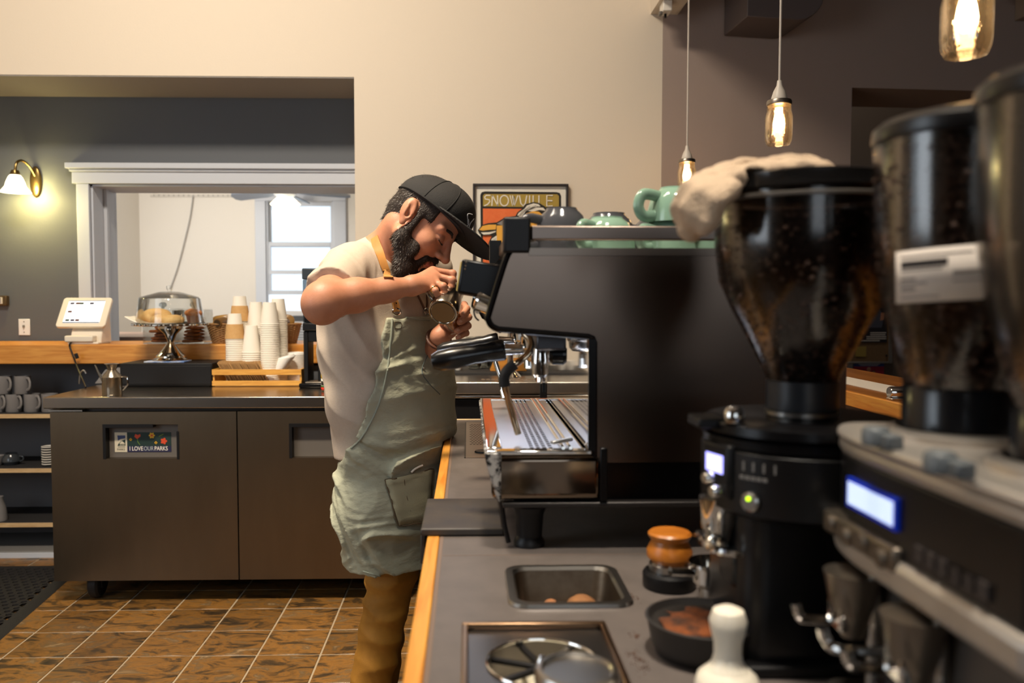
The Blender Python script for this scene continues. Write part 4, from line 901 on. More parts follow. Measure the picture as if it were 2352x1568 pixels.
ob('toolbar', MB().prism([(-sw, s0), (sw, s0), (sw, s0 + 0.006), (-sw, s0 + 0.006)], 0.001, 0.0016, o=o_, u=(1, 0, 0), v=up_, w=nn).prism([(-sw, s1 - 0.004), (sw, s1 - 0.004), (sw, s1), (-sw, s1)], 0.001, 0.0016, o=o_, u=(1, 0, 0), v=up_, w=nn), M('toolbar_grey', (90, 104, 130), 0.4), s_, kind=None)
n0, n1 = P(172, 780, ty).x - t.location.x, P(243, 780, ty).x - t.location.x
ob('stand', MB().prism([(-0.05, 0), (0.07, 0), (0.07, 0.02), (0.06, zb_ + 0.06), (0.0, zb_ + 0.02), (-0.04, zb_ - 0.03), (-0.05, 0.03)], n0, n1, u=(0, 1, 0), v=(0, 0, 1), w=(1, 0, 0)), CRM, t, bevel=0.006)
r0, r1 = P(146, 780, ty - 0.1).x - t.location.x, P(212, 780, ty - 0.1).x - t.location.x
ob('card_reader', MB().box(r0, r1, -0.095, -0.04, 0.012, 0.044), CRM, t, bevel=0.006)
ob('base', MB().box(r0 + 0.01, n1, -0.085, 0.05, 0.0, 0.012), CRM, t, bevel=0.004)
cp = [P(160, 796, 4.185), P(164, 806, 4.18), P(170, 822, 4.17), P(178, 845, 4.12), P(190, 872, 4.02), PZ(197, 889, WZ + 0.006)]
t = tag(ob('power_cable', MB().tube(catmull([Vector((cp[0].x - 0.02, 4.26, LZ + 0.006)), Vector((cp[0].x, 4.19, LZ + 0.007))] + cp, 6), 0.0042, 8), BLACK), 'black cable running down from the till tablet over the wooden ledge', 'cable')
p = P(175, 817, 4.172)
t = tag(ob('cable_clip', MB().obox(p + Vector((0.006, -0.009, 0)), ((0.9, 0, 0.3), (0, 1, 0), (-0.3, 0, 0.9)), (0.009, 0.004, 0.014)), BLACK, bevel=0.002), 'black clip on the till cable in front of the ledge', 'clip')
# grey leaning tablet/board and its silver bracket
a, b, c_, d_ = PZ(197, 889, WZ), PZ(276, 868, WZ), P(280, 840, 4.17), P(185, 858, 4.17)
t = thing('leaning_board', 'grey board leaning under the ledge left of the cash drawer', 'board', (a.x, 4.06, WZ))
ob('panel', MB().prism([(-0.02, 0.004), (0.165, 0.01), (0.20, 0.10), (0.02, 0.075)], 0.0, 0.006, u=(1, 0, 0), v=(0, 0.4, 0.92), w=(0, 0.92, -0.4)), M('board_grey', (110, 106, 104), 0.5), t)
t = thing('bracket_stand', 'small silver bent bracket standing behind the oil can', 'bracket', (P(182, 889, 4.05).x, 4.08, WZ))
ob('arch', MB().tube(catmull([(-0.012, 0, 0.0), (-0.008, 0, 0.04), (0.0, 0, 0.06), (0.012, 0, 0.064), (0.02, 0, 0.05)], 5), 0.005, 8), STEEL, t)
# paper cups, nested upside down
def cup_mesh(h, rt, rb):
    m = MB().lathe([(rt - 0.004, 0.0), (rt, 0.0), (rt + 0.0022, 0.0018), (rt + 0.0022, 0.0045), (rt, 0.006), (rb, h), (rb - 0.002, h), (rb - 0.003, h - 0.006), (0, h - 0.006)], n=28)
    o = ob('paper_cup', m, PAPERW); me = o.data; bpy.data.objects.remove(o); return me
big, tall = cup_mesh(0.108, 0.0425, 0.0300), cup_mesh(0.132, 0.0440, 0.0290)
sleeve_o = None
def cup_stack(px, Y, ytop, me, h, pitch, where, sleeve=None, topgap=None, n=None):
    x = P(px, 800, Y).x; zt_ = P(px, ytop, Y).z
    cnt = max(1, int(round((zt_ - h - WZ) / pitch))) + 1
    for k in range(cnt):
        z = WZ + 0.0005 + k * pitch
        if sleeve and k == cnt - 1: z = zt_ - h
        o = bpy.data.objects.new('paper_cup', me); COL.objects.link(o); o.location = (x, Y, z)
        tag(o, ('white paper cup nested upside down in ' if k < cnt - 1 else 'topmost white paper cup of ') + where, 'paper cup')
        if k < cnt - 1: o['group'] = 'paper cups in ' + where
    if sleeve:
        z1_, z0_ = P(px, sleeve[0], Y).z, P(px, sleeve[1], Y).z; f = lambda z: 0.0425 - (z - (zt_ - h)) / h * 0.0125 + 0.0022
        t = thing('cup_sleeve', 'brown card sleeve around the top cup of ' + where, 'cup sleeve', (x, Y, z0_))
        H = z1_ - z0_; r0_, r1_ = f(z0_), f(z1_)
        ob('band', MB().lathe([(r0_, 0), (r0_ + 0.0012, 0), (r1_ + 0.0012, H), (r1_, H)], n=28, closed=True), KRAFT, t)
cup_stack(540, 4.04, 720, big, 0.108, 0.0088, 'the front left stack', (744, 777))
cup_stack(552, 4.13, 680, big, 0.108, 0.0088, 'the rear left stack', (702, 737))
cup_stack(578, 4.03, 748, tall, 0.132, 0.0102, 'the short front middle stack')
cup_stack(589, 4.125, 692, tall, 0.132, 0.0095, 'the rear middle stack')
cup_stack(620, 4.01, 696, big, 0.108, 0.0085, 'the tall front right stack')
cup_stack(640, 4.10, 688, big, 0.108, 0.0085, 'the rear right stack')
lid_me = None
def lid(loc, rot, label, group):
    global lid_me
    if lid_me is None:
        o = ob('plastic_cup_cover', MB().lathe([(0.0425, 0), (0.046, 0), (0.046, 0.006), (0.0435, 0.007), (0.041, 0.014), (0.0385, 0.0145), (0.037, 0.011), (0, 0.011), (0, 0.0095), (0.0375, 0.0095), (0.0415, 0.004)], n=28), M('lid_white', (238, 236, 230), 0.45)); lid_me = o.data
    else: o = bpy.data.objects.new('plastic_cup_cover', lid_me); COL.objects.link(o)
    o.location = loc; o.rotation_euler = rot; tag(o, label, 'cup cover', group)
x = P(676, 800, 4.1).x
for k in range(19): lid((x, 4.13, WZ + 0.0005 + k * 0.0075), (0, 0, 0), 'white plastic lid in the upright stack behind the crate', 'lids in the upright stack')
for k in range(9):
    lid((P(640 + k * 2.2, 800, 4.04).x + 0.003, 4.025, WZ + 0.062 + k * 0.0078), (0, -0.42 + 0.02 * k, 0), 'white plastic lid in the slanting heap inside the crate', 'lids in the slanting heap')
# wooden crate with card sleeves
CY0 = 3.93; a, b = P(487, 888, CY0), P(692, 848, CY0)
CRW = wood_mat('crate_pine', (198, 138, 52), (226, 170, 80), 7, (1.5, 14, 14))
t = thing('wooden_crate', 'low slatted honey wood crate holding card sleeves and lids', 'crate', (a.x, CY0, WZ))
W_, H_ = b.x - a.x, b.z - WZ
for z0_, z1_ in ((0.004, H_ * .34), (H_ * .68, H_)):
    ob('front_slat', MB().box(0, W_, 0, 0.009, z0_, z1_), CRW, t, bevel=0.001)
    ob('rear_slat', MB().box(0, W_, 0.21, 0.219, z0_, z1_), CRW, t, bevel=0.001)
for x in (0.0, W_ - 0.010): ob('end_panel', MB().box(x, x + 0.010, 0.0092, 0.2098, 0.002, H_), CRW, t, bevel=0.001)
ob('bottom_panel', MB().box(0.0102, W_ - 0.0102, 0.0095, 0.2095, 0.0, 0.006), CRW, t)
KR2 = M('sleeve_card', (190, 150, 98), 0.85)
slv = None
for k in range(44):
    x = a.x + 0.078 + k * 0.0044 + random.uniform(-0.0006, 0.0006)
    if slv is None:
        o = ob('card_sleeve', MB().prism([(-0.058, 0), (0.058, 0), (0.066, 0.118), (0.03, 0.126), (-0.03, 0.126), (-0.066, 0.118)], -0.0008, 0.0008, u=(0, 1, 0), v=(0, 0, 1), w=(1, 0, 0)), KR2); slv = o.data
    else: o = bpy.data.objects.new('card_sleeve', slv); COL.objects.link(o)
    o.location = (x, CY0 + 0.09 + random.uniform(-0.006, 0.006), WZ + 0.0065); lean = -0.50 + 0.0 * k + random.uniform(-0.015, 0.015) - (0.0 if k < 30 else 0.0)
    o.rotation_euler = (0, lean, 0)
    tag(o, 'flat brown card sleeve leaning in the row inside the crate' if k < 43 else 'last brown card sleeve at the right end of the leaning row', 'cup sleeve', 'card sleeves in the crate' if k < 43 else None)
# wicker baskets
WICK = M('wicker', (176, 136, 88), 0.75, noise=(50, (140, 100, 58), (1, 1, 1), 0.25))
def basket(px, label, Y=4.32):
    c = P(px, 795, Y); t = thing('wicker_basket', label, 'basket', (c.x, Y, LZ)); H = 0.10
    for k in range(28):
        a_ = 2 * math.pi * k / 28; ca, sa = math.cos(a_), math.sin(a_)
        ob('stake', MB().tube([(0.055 * ca, 0.055 * sa, 0), (0.068 * ca, 0.068 * sa, H * .5), (0.082 * ca, 0.082 * sa, H)], 0.0022, 5), WICK, t)
    for j in range(17):
        z = 0.003 + j * 0.0058; r = 0.055 + 0.027 * z / H
        ob('weaver', MB().tube([((r + 0.0028 * (1 if (k + j) % 2 else -1)) * math.cos(2 * math.pi * k / 28), (r + 0.0028 * (1 if (k + j) % 2 else -1)) * math.sin(2 * math.pi * k / 28), z) for k in range(28)], 0.003, 5, closed=True), WICK, t)
    ob('rim', MB().tube([(0.083 * math.cos(2 * math.pi * k / 28), 0.083 * math.sin(2 * math.pi * k / 28), H) for k in range(28)], 0.0045, 6, closed=True), WICK, t)
    ob('bottom', MB().cyl((0, 0, 0.0), (0, 0, 0.004), 0.055), WICK, t)
    return c.x
BAGM = M('snack_bag', (176, 134, 66), 0.35, noise=(20, (120, 84, 36), (1, 1, 1), 0.2), bump=(30, 0.6, (1, 1, 1)))
CAN = M('dark_tan_roll', (112, 78, 34), 0.5)
for i, (px, w_) in enumerate(((515, 'left of the cup stacks'), (655, 'right of the cup stacks'))):
    bx = basket(px, 'small wicker basket of snack bags ' + w_)
    blob('snack_bag', 'crumpled tan snack bag standing in the basket ' + w_, 'snack bag', (bx - 0.005, 4.335, LZ + 0.075), [((-0.015, 0, 0.02), (0.05, 0.02, 0.03)), ((0, 0, 0.045), (0.056, 0.014, 0.03))], BAGM, disp=0.003, fr=70)
    t = thing('rolled_bag', 'brown rolled bag lying at front of the basket ' + w_, 'snack bag', (bx + 0.0, 4.27, LZ + 0.108))
    ob('roll', MB().lathe([(0, -0.035), (0.022, -0.035), (0.0255, -0.028), (0.0255, 0.03), (0.018, 0.036), (0, 0.036)], (0, 0, 0), (0.25, 1, 0.1), 20), CAN, t)
    ob('roll_end', MB().lathe([(0, -0.0365), (0.018, -0.0365), (0.016, -0.035), (0, -0.035)], (0, 0, 0), (0.25, 1, 0.1), 16), M('roll_end_dark', (60, 42, 22), 0.5), t)
# bulk coffee grinder behind the barista
gy = 3.9; c = P(716, 888, gy)
t = thing('bulk_grinder', 'black shop coffee grinder with clear hopper behind the barista', 'coffee grinder', (c.x, gy, WZ))
gx = lambda px: P(px, 800, gy).x - c.x
gz = lambda py: P(716, py, gy).z - WZ
x0, x1 = gx(697), gx(737)
ob('base', MB().box(gx(690), gx(760), -0.05, 0.14, 0.0, 0.022), BLACKG, t, bevel=0.006)
ob('drip_grid', MB().box(gx(704), gx(757), -0.045, 0.05, 0.022, 0.028), M('grid_grey', (140, 132, 120), 0.4, 0.8), t, bevel=0.002)
ob('column', MB().box(x0, x0 + 0.022, 0.0, 0.14, 0.022, gz(760)).box(x1 - 0.015, x1 + 0.02, 0.0, 0.14, 0.022, gz(760)).box(x0 + 0.022, x1 - 0.015, 0.0, 0.14, gz(785), gz(760)), BLACK, t, bevel=0.004)
ob('motor_housing', MB().box(x0 - 0.002, x1 + 0.03, -0.01, 0.15, gz(760) + 0.001, gz(741)), BLACK, t, bevel=0.006)
ob('hopper', MB().prism([(x0, gz(741)), (x1 + 0.03, gz(741)), (x1 + 0.03, gz(642)), (x0, gz(642))], -0.005, 0.145), clear_mat('hopper_clear', (196, 206, 214), 0.3, 0.06), t, bevel=0.004)
ob('beans', MB().box(x0 + 0.005, x1 + 0.02, 0.0, 0.14, gz(740), gz(722)), M('dark_beans', (40, 28, 20), 0.6, bump=(120, 0.8, (1, 1, 1))), t, kind='stuff')
ob('lid', MB().box(x0 - 0.002, x1 + 0.03, -0.01, 0.15, gz(642) + 0.001, gz(616)), M('lid_dark', (50, 58, 66), 0.35), t, bevel=0.005)
# stickered bottle
c = P(757, 905, 3.72)
t = thing('steel_bottle', 'steel drinks bottle covered in red and yellow stickers behind the barista', 'bottle', (c.x, 3.72, WZ))
h_ = P(757, 822, 3.72).z - WZ
ob('body', MB().lathe([(0, 0), (0.034, 0), (0.036, 0.003), (0.036, h_ * .8), (0.02, h_ * .93), (0, h_ * .93)], n=32), STEEL, t)
ob('cap', MB().lathe([(0, h_ * .93), (0.019, h_ * .93), (0.019, h_), (0, h_)], n=24), BLACK, t)
def wrap(name, z0_, z1_, a0_, a1_, mat, r=0.0364):
    m = MB(); n = 10; vs = [(r * math.cos(a0_ + (a1_ - a0_) * k / n), r * math.sin(a0_ + (a1_ - a0_) * k / n), z) for z in (z0_, z1_) for k in range(n + 1)]
    m.add(vs, [(k, k + 1, n + 2 + k, n + 1 + k) for k in range(n)]); o = ob(name, m, mat, t); md = o.modifiers.new('t', 'SOLIDIFY'); md.thickness = 0.0006; md.offset = 1; return o
STK = {'r': M('sticker_red', (206, 52, 34), 0.5), 'y': M('sticker_yellow', (236, 196, 40), 0.5), 'w': M('sticker_plain_white', (236, 232, 222), 0.5), 'g': M('sticker_leaf', (60, 130, 60), 0.5), 'o': M('sticker_orange', (226, 96, 50), 0.5)}
A_, B_ = math.radians(185), math.radians(300)
wrap('orange_sticker', h_ * .54, h_ * .74, A_, B_, STK['o']); wrap('yellow_sticker', h_ * .40, h_ * .53, A_, B_, STK['y']); wrap('white_sticker', h_ * .15, h_ * .39, A_, B_, STK['w'])
wrap('green_strip', h_ * .15, h_ * .18, A_, B_, STK['g'], 0.0368); wrap('red_sticker', h_ * .05, h_ * .13, A_, B_, STK['r']); wrap('bear_shape', h_ * .2, h_ * .32, A_ + .3, A_ + 1.0, INK, 0.0368); wrap('black_shape', h_ * .56, h_ * .68, A_ + .25, A_ + .7, INK, 0.0368)
# ---------------------------------------------------------------- bar counter on the right
CZ = 0.88
LAM = M('grey_laminate', (84, 77, 73), 0.5, noise=(22, (100, 91, 86), (1, 1, 1), 0.3), bump=(200, 0.04, (1, 1, 1)))
LAMD = M('laminate_seam_brown', (112, 92, 78), 0.6)
X0 = PZ(1028, 962, CZ).x; X1 = 0.78; Y0, Y1 = 0.30, PZ(1040, 962, CZ).y
d = thing('bar_counter', 'long grey laminate bar counter with a honey wood front strip', 'counter', (0, 0, 0))
pan = (0.0625, 0.2165, 1.092, 1.246)
pl0, pl1 = PZ(1068, 1433, CZ), PZ(1385, 1433, CZ)
rin = (pl0.x, pl1.x, 0.80, pl0.y)
def slab(x0, x1, y0, y1, z0, z1, holes):
    xs = sorted({x0, x1} | {h[0] for h in holes} | {h[1] for h in holes}); ys = sorted({y0, y1} | {h[2] for h in holes} | {h[3] for h in holes})
    solid = {}
    for i in range(len(xs) - 1):
        for j in range(len(ys) - 1):
            mx, my = (xs[i] + xs[i + 1]) / 2, (ys[j] + ys[j + 1]) / 2
            solid[i, j] = not any(h[0] < mx < h[1] and h[2] < my < h[3] for h in holes)
    m = MB(); vs = [(x, y, z) for z in (z0, z1) for x in xs for y in ys]; nx, ny = len(xs), len(ys); q = lambda i, j, k: k * nx * ny + i * ny + j; fs = []
    for (i, j), s_ in solid.items():
        if not s_: continue
        fs.append((q(i, j, 1), q(i + 1, j, 1), q(i + 1, j + 1, 1), q(i, j + 1, 1))); fs.append((q(i, j, 0), q(i, j + 1, 0), q(i + 1, j + 1, 0), q(i + 1, j, 0)))
        for di, dj, a, b in ((-1, 0, (i, j), (i, j + 1)), (1, 0, (i + 1, j + 1), (i + 1, j)), (0, -1, (i + 1, j), (i, j)), (0, 1, (i, j + 1), (i + 1, j + 1))):
            if not solid.get((i + di, j + dj), False): fs.append((q(*a, 0), q(*b, 0), q(*b, 1), q(*a, 1)))
    return m.add(vs, fs)
ob('countertop', slab(X0 + 0.028, X1, Y0, Y1 - 0.02, CZ - 0.04, CZ, [pan, rin]), LAM, d)
ob('wood_strip', MB().box(X0, X0 + 0.022, Y0, Y1, CZ - 0.045, CZ + 0.001), STRIPWOOD, d, bevel=0.003)
ob('end_strip', MB().box(X0 + 0.0225, X1, Y1 - 0.018, Y1, CZ - 0.045, CZ + 0.001), PALEWOOD, d, bevel=0.003)
ob('seam', MB().box(X0 + 0.0225, X0 + 0.0285, Y0, Y1 - 0.019, CZ - 0.04, CZ + 0.0004), LAMD, d)
ob('front_panel', MB().box(X0 + 0.04, X0 + 0.06, Y0, Y1 - 0.03, 0.001, CZ - 0.041), M('counter_dark', (52, 46, 42), 0.6), d)
ob('end_panel', MB().box(X0 + 0.0605, X1, Y1 - 0.05, Y1 - 0.03, 0.001, CZ - 0.041), M('counter_dark', (52, 46, 42), 0.6), d)
ob('joint', MB().box(X0 + 0.03, 0.3, 1.318, 1.3195, CZ, CZ + 0.0004), LAMD, d)
# raised customer ledge on the far side of the counter
LX = 0.99; LZ2 = EYE.z - 0.237 * LX
BARW = wood_mat('bar_ledge_wood', (120, 72, 28), (160, 100, 44), 5, (12, 1, 12), 0.3)
d = thing('customer_ledge', 'raised dark wood customer ledge behind the machines with orange edge', 'ledge', (LX, 0.3, 0))
ob('ledge_top', MB().box(0, 0.34, 0.0, 3.3, LZ2 - 0.035, LZ2), BARW, d, bevel=0.003)
ob('edge_strip', MB().box(-0.012, -0.0002, 0.0, 3.3, LZ2 - 0.036, LZ2 + 0.001), STRIPWOOD, d, bevel=0.002)
ob('back_panel', MB().box(0.03, 0.05, 0.0, 3.3, 0.001, LZ2 - 0.036), M('ledge_panel_brown', (92, 62, 40), 0.5), d)
ob('lower_strip', MB().box(-0.2, 0.0295, 0.0, 3.3, CZ - 0.045, CZ), BARW, d, bevel=0.002)
t = thing('order_slip', 'strip of white order paper lying on the customer ledge', 'paper', (LX + 0.12, 2.25, LZ2 + 0.0005))
ob('sheet', MB().box(-0.05, 0.05, -0.25, 0.25, 0, 0.0015), M('slip_paper', (214, 206, 196), 0.7), t)
c = P(2040, 911, 1.78)
t = thing('chrome_holder', 'small shiny chrome holder at the ledge edge beyond the hoppers', 'holder', (LX + 0.03, 1.92, LZ2 + 0.0004))
ob('tube', MB().lathe([(0, -0.03), (0.012, -0.03), (0.014, -0.026), (0.014, 0.026), (0.012, 0.03), (0, 0.03)], (0, 0, 0.0185), (1, 0, 0), 20), CHROME, t)
ob('foot', MB().box(-0.03, 0.03, -0.014, 0.014, 0, 0.006), CHROME, t, bevel=0.002)
# ---- espresso machine
YA, YB_ = 1.335, 2.06
d = thing('espresso_machine', 'large brushed steel two-group espresso machine in the middle of the counter', 'espresso machine', (0.32, 1.70, CZ))
def mq(px, py, Y=YA): q = P(px, py, Y); return (q.x, q.z)
PANEL = M('machine_panel', (118, 103, 92), 0.25, 1.0, noise=(3, (108, 94, 84), (1, 1, 1), 0.3))
outl = [mq(*q) for q in ((1172, 578), (1160, 604), (1124, 720), (1123, 734), (1130, 747), (1144, 755), (1352, 772), (1362, 776), (1366, 786), (1366, 1062))]
xr = mq(1940, 1062)[0]
body = outl + [(xr, outl[-1][1]), (xr, outl[0][1])]
ob('side_panel', MB().prism(body, YA, YA + 0.012), PANEL, d, world=True, label='brushed steel near side panel')
ob('far_side_panel', MB().prism(body, YB_ - 0.012, YB_), PANEL, d, world=True)
ob('housing', MB().prism([(x + 0.004, z - 0.003 if i in (0,) else z) for i, (x, z) in enumerate(body)], YA + 0.0125, YB_ - 0.0125), STEEL_D, d, world=True)
ed = [Vector((x, YA + 0.004, z)) for x, z in outl]
ob('edge_trim', MB().tube(catmull(ed[:6], 4) + ed[6:], 0.006, 8), BLACKG, d, world=True, label='black rubber edging of the near panel')
ob('far_edge_trim', MB().tube([v + Vector((0, YB_ - YA - 0.008, 0)) for v in ed], 0.006, 8), BLACKG, d, world=True)
zt_ = outl[0][1]
ob('cup_tray', MB().box(outl[0][0] + 0.01, xr, YA + 0.002, YB_ - 0.002, zt_ + 0.0005, zt_ + 0.004), STEEL, d, world=True, bevel=0.001)
TRAYLIP = M('tray_lip', (120, 108, 98), 0.3, 1.0)
ob('tray_lip', MB().box(outl[0][0] + 0.03, xr, YA - 0.003, YA + 0.001, zt_ - 0.006, zt_ + 0.006), TRAYLIP, d, world=True)
# cup rail: posts and bars
pz0, pz1 = mq(1190, 581)[1], mq(1190, 498)[1]
for y, nm in ((YA + 0.018, 'near'), (YB_ - 0.018, 'far')):
    x0_, x1_ = mq(1156, 540)[0], mq(1219, 540)[0]
    ob('corner_post', MB().box(x0_, x1_, y - 0.022, y + 0.022, pz0, pz1), BLACK, d, world=True, bevel=0.004)
rz0, rz1 = mq(1300, 551)[1], mq(1300, 517)[1]
ob('rail', MB().box(x1_ + 0.0005, xr, YA + 0.006, YA + 0.018, rz0, rz1), M('rail_steel', (112, 100, 92), 0.3, 1.0), d, world=True, bevel=0.003)
ob('rail', MB().box(x1_ + 0.0005, xr, YB_ - 0.018, YB_ - 0.006, rz0, rz1), M('rail_steel', (112, 100, 92), 0.3, 1.0), d, world=True, bevel=0.003)
ob('rail', MB().box(x0_ + 0.012, x0_ + 0.024, YA + 0.041, YB_ - 0.041, rz0, rz1), M('rail_steel', (112, 100, 92), 0.3, 1.0), d, world=True, bevel=0.003)
# mirror splash panel and cavity
sx = mq(1360, 900)[0]; sz0, sz1 = mq(1360, 1036)[1], mq(1360, 779)[1]
ob('splash_panel', MB().box(sx - 0.004, sx + 0.003, YA + 0.006, YB_ - 0.006, sz0, sz1), M('mirror_steel', (206, 204, 204), 0.05, 1.0), d, world=True)
ob('window_edge', MB().box(sx - 0.006, sx + 0.006, YA - 0.002, YA + 0.004, sz0, sz1), BLACKG, d, world=True)
ob('panel_bolt', MB().cyl(P(1348, 1026, YA + 0.03), P(1355, 1018, YA + 0.03), 0.006), CHROME, d, world=True)
# drip tray
tx0, tx1 = mq(1112, 1034)[0], mq(1384, 1034)[0]; tz1, tz0 = mq(1200, 1034)[1], mq(1200, 1150)[1]
GLOSSBOX = M('polished_apron', (120, 106, 92), 0.10, 1.0)
ob('drip_tray_body', MB().box(tx0 + 0.012, tx1, YA - 0.003, YB_ - 0.004, tz0, tz1 - 0.006), GLOSSBOX, d, world=True, bevel=0.012, seg=3)
SPK = M('speckled_black', (26, 25, 25), 0.25, noise=(70, (170, 166, 160), (1, 1, 1), 0.06))
ob('front_apron', MB().prism([(tx0, tz1 - 0.004), (tx0 + 0.028, tz1 - 0.002), (tx0 + 0.028, tz0), (tx0 + 0.022, tz0 - 0.002), (tx0 + 0.006, tz0 + 0.05)], YA - 0.006, YB_), SPK, d, world=True, bevel=0.004)
ob('tray_frame', MB().box(tx0 + 0.004, sx, YA - 0.004, YA + 0.02, tz1 - 0.007, tz1).box(tx0 + 0.004, sx, YB_ - 0.02, YB_ - 0.002, tz1 - 0.007, tz1).box(tx0 + 0.004, tx0 + 0.03, YA + 0.02, YB_ - 0.02, tz1 - 0.007, tz1 + 0.002), CHROME, d, world=True, bevel=0.002)
ob('tray_basin', MB().box(tx0 + 0.03, sx - 0.004, YA + 0.02, YB_ - 0.02, tz1 - 0.03, tz1 - 0.026), BLACK, d, world=True)
GRT = M('grate_steel', (200, 202, 208), 0.38, 1.0)
gx0, gx1, gy0_, gy1_ = tx0 + 0.03, sx - 0.012, YA + 0.02, YB_ - 0.02
hx = [gx0 + 0.045 + k * 0.0105 for k in range(5)]
ob('grate', MB().box(gx0, hx[0], gy0_, gy1_, tz1 - 0.006, tz1 - 0.003).box(hx[-1], gx1, gy0_, gy1_, tz1 - 0.006, tz1 - 0.003), GRT, d, world=True)
for k in range(5): ob('grate_bar', MB().box(hx[k] - 0.002, hx[k] + 0.002, gy0_, gy1_, tz1 - 0.0038, tz1 - 0.0028), GRT, d, world=True)
for k in range(33): y = gy0_ + 0.012 + k * 0.0195; ob('grate_bar', MB().box(hx[0], hx[-1], y - 0.0032, y + 0.0032, tz1 - 0.0037, tz1 - 0.0031), GRT, d, world=True)
for k in range(2): ob('grate_rod', MB().cyl((gx1 - 0.02 - k * 0.012, gy0_, tz1 - 0.001), (gx1 - 0.02 - k * 0.012, gy1_, tz1 - 0.001), 0.0035, n=10), CHROME, d, world=True)
t2 = ob('tray_spout', MB().obox(P(1290, 1012, YA + 0.05), ((0.9, 0.35, 0.1), (-0.35, 0.9, 0), (-0.1, 0, 1)), (0.02, 0.006, 0.003)), STEEL, d, world=True, bevel=0.002)
bx0 = mq(1386, 1100)[0]
ob('lower_back_panel', MB().box(bx0 + 0.006, xr, YA + 0.02, YB_ - 0.02, mq(1400, 1152)[1], outl[-1][1] - 0.0005), BLACKG, d, world=True)
ob('back_edge', MB().box(bx0 - 0.006, bx0 + 0.006, YA - 0.005, YA + 0.02, tz0, tz1 + 0.004), BLACKG, d, world=True, bevel=0.002)
ob('base_rail', MB().box(tx0 + 0.03, xr, YA + 0.0, YA + 0.02, mq(1400, 1166)[1], mq(1400, 1152)[1] - 0.0005), M('base_rail_dark', (50, 46, 44), 0.4, 0.5), d, world=True, bevel=0.003)
ob('underside', MB().box(tx0 + 0.05, xr, YA + 0.03, YB_ - 0.03, tz0 - 0.016, tz0 - 0.0005), BLACK, d, world=True)
for px, y in ((1220, YA + 0.04), (1900, YA + 0.04), (1220, YB_ - 0.06), (1900, YB_ - 0.06)):
    x = mq(px, 1200)[0]
    f_ = ob('foot', MB().lathe([(0, CZ + 0.0005), (0.026, CZ + 0.0005), (0.026, CZ + 0.008), (0.021, CZ + 0.016), (0.024, tz0 - 0.03), (0.03, tz0 - 0.0165), (0, tz0 - 0.0165)], (x, y, 0), n=28), BLACK, d, world=True)
ob('drain_pipe', MB().tube(catmull([P(1152, 1150, YA + 0.03), P(1158, 1200, YA + 0.03), P(1168, 1245, YA + 0.03)], 5), 0.004, 8), BLACK, d, world=True)
# groups, portafilters
for gyc in (1.55, 1.86):
    gxc = 0.135; zc = 1.2105
    g_ = ob('group_head', MB().lathe([(0, -0.012), (0.034, -0.012), (0.037, -0.008), (0.037, 0.012), (0.033, 0.016), (0.033, 0.05), (0, 0.05)], (gxc, gyc, zc), n=32), CHROME, d, world=True)
    pf = ob('portafilter', MB().lathe([(0, -0.035), (0.024, -0.034), (0.031, -0.026), (0.033, -0.0125), (0, -0.0125)], (gxc, gyc, zc), n=32).cyl((gxc - 0.03, gyc, zc - 0.012), (gxc - 0.066, gyc, zc - 0.012), 0.009, 0.0115, 16), CHROME, d, world=True)
    ax = Vector((-1, 0, -0.17)).normalized()
    h_ = [(0, 0), (0.018, 0.0), (0.0205, 0.004), (0.0195, 0.02), (0.0175, 0.034), (0.0185, 0.046), (0.0175, 0.058), (0.0195, 0.075), (0.0205, 0.1), (0.019, 0.125), (0.0135, 0.138), (0, 0.142)]
    ob('portafilter_handle', MB().lathe([(r, z) for r, z in h_], (gxc - 0.066, gyc, zc - 0.012), ax, 24), M('handle_black', (20, 19, 20), 0.24), pf, world=False) if False else ob('portafilter_handle', MB().lathe(h_, (gxc - 0.066, gyc, zc - 0.012), ax, 24), M('handle_black', (20, 19, 20), 0.24), d, world=True)
    ob('spout', MB().tube(catmull([(gxc, gyc - 0.004, zc - 0.03), (gxc, gyc - 0.012, zc - 0.05), (gxc, gyc - 0.018, zc - 0.072)], 4), 0.008, 10).tube(catmull([(gxc, gyc + 0.004, zc - 0.03), (gxc, gyc + 0.012, zc - 0.05), (gxc, gyc + 0.018, zc - 0.072)], 4), 0.008, 10), CHROME, d, world=True)
ob('valve_box', MB().box(mq(1240, 790)[0], mq(1312, 790)[0], 1.40, 1.52, 1.205, 1.232), M('valve_grey', (72, 72, 76), 0.35, 0.7), d, world=True, bevel=0.004)
ob('valve_knob', MB().lathe([(0, 0), (0.012, 0), (0.017, 0.006), (0.017, 0.024), (0.012, 0.03), (0, 0.03)], P(1262, 815, 1.43), (1, -0.15, 0), 20), BLACKG, d, world=True)
ob('hot_water_spout', MB().lathe([(0, 0), (0.012, 0), (0.016, -0.03), (0.015, -0.055), (0.011, -0.06), (0, -0.06)], P(1240, 790, 1.5), n=18), CHROME, d, world=True)
ob('thin_hose', MB().tube([P(1248, 838, 1.62), P(1249, 900, 1.62)], 0.003, 8), BLACK, d, world=True)
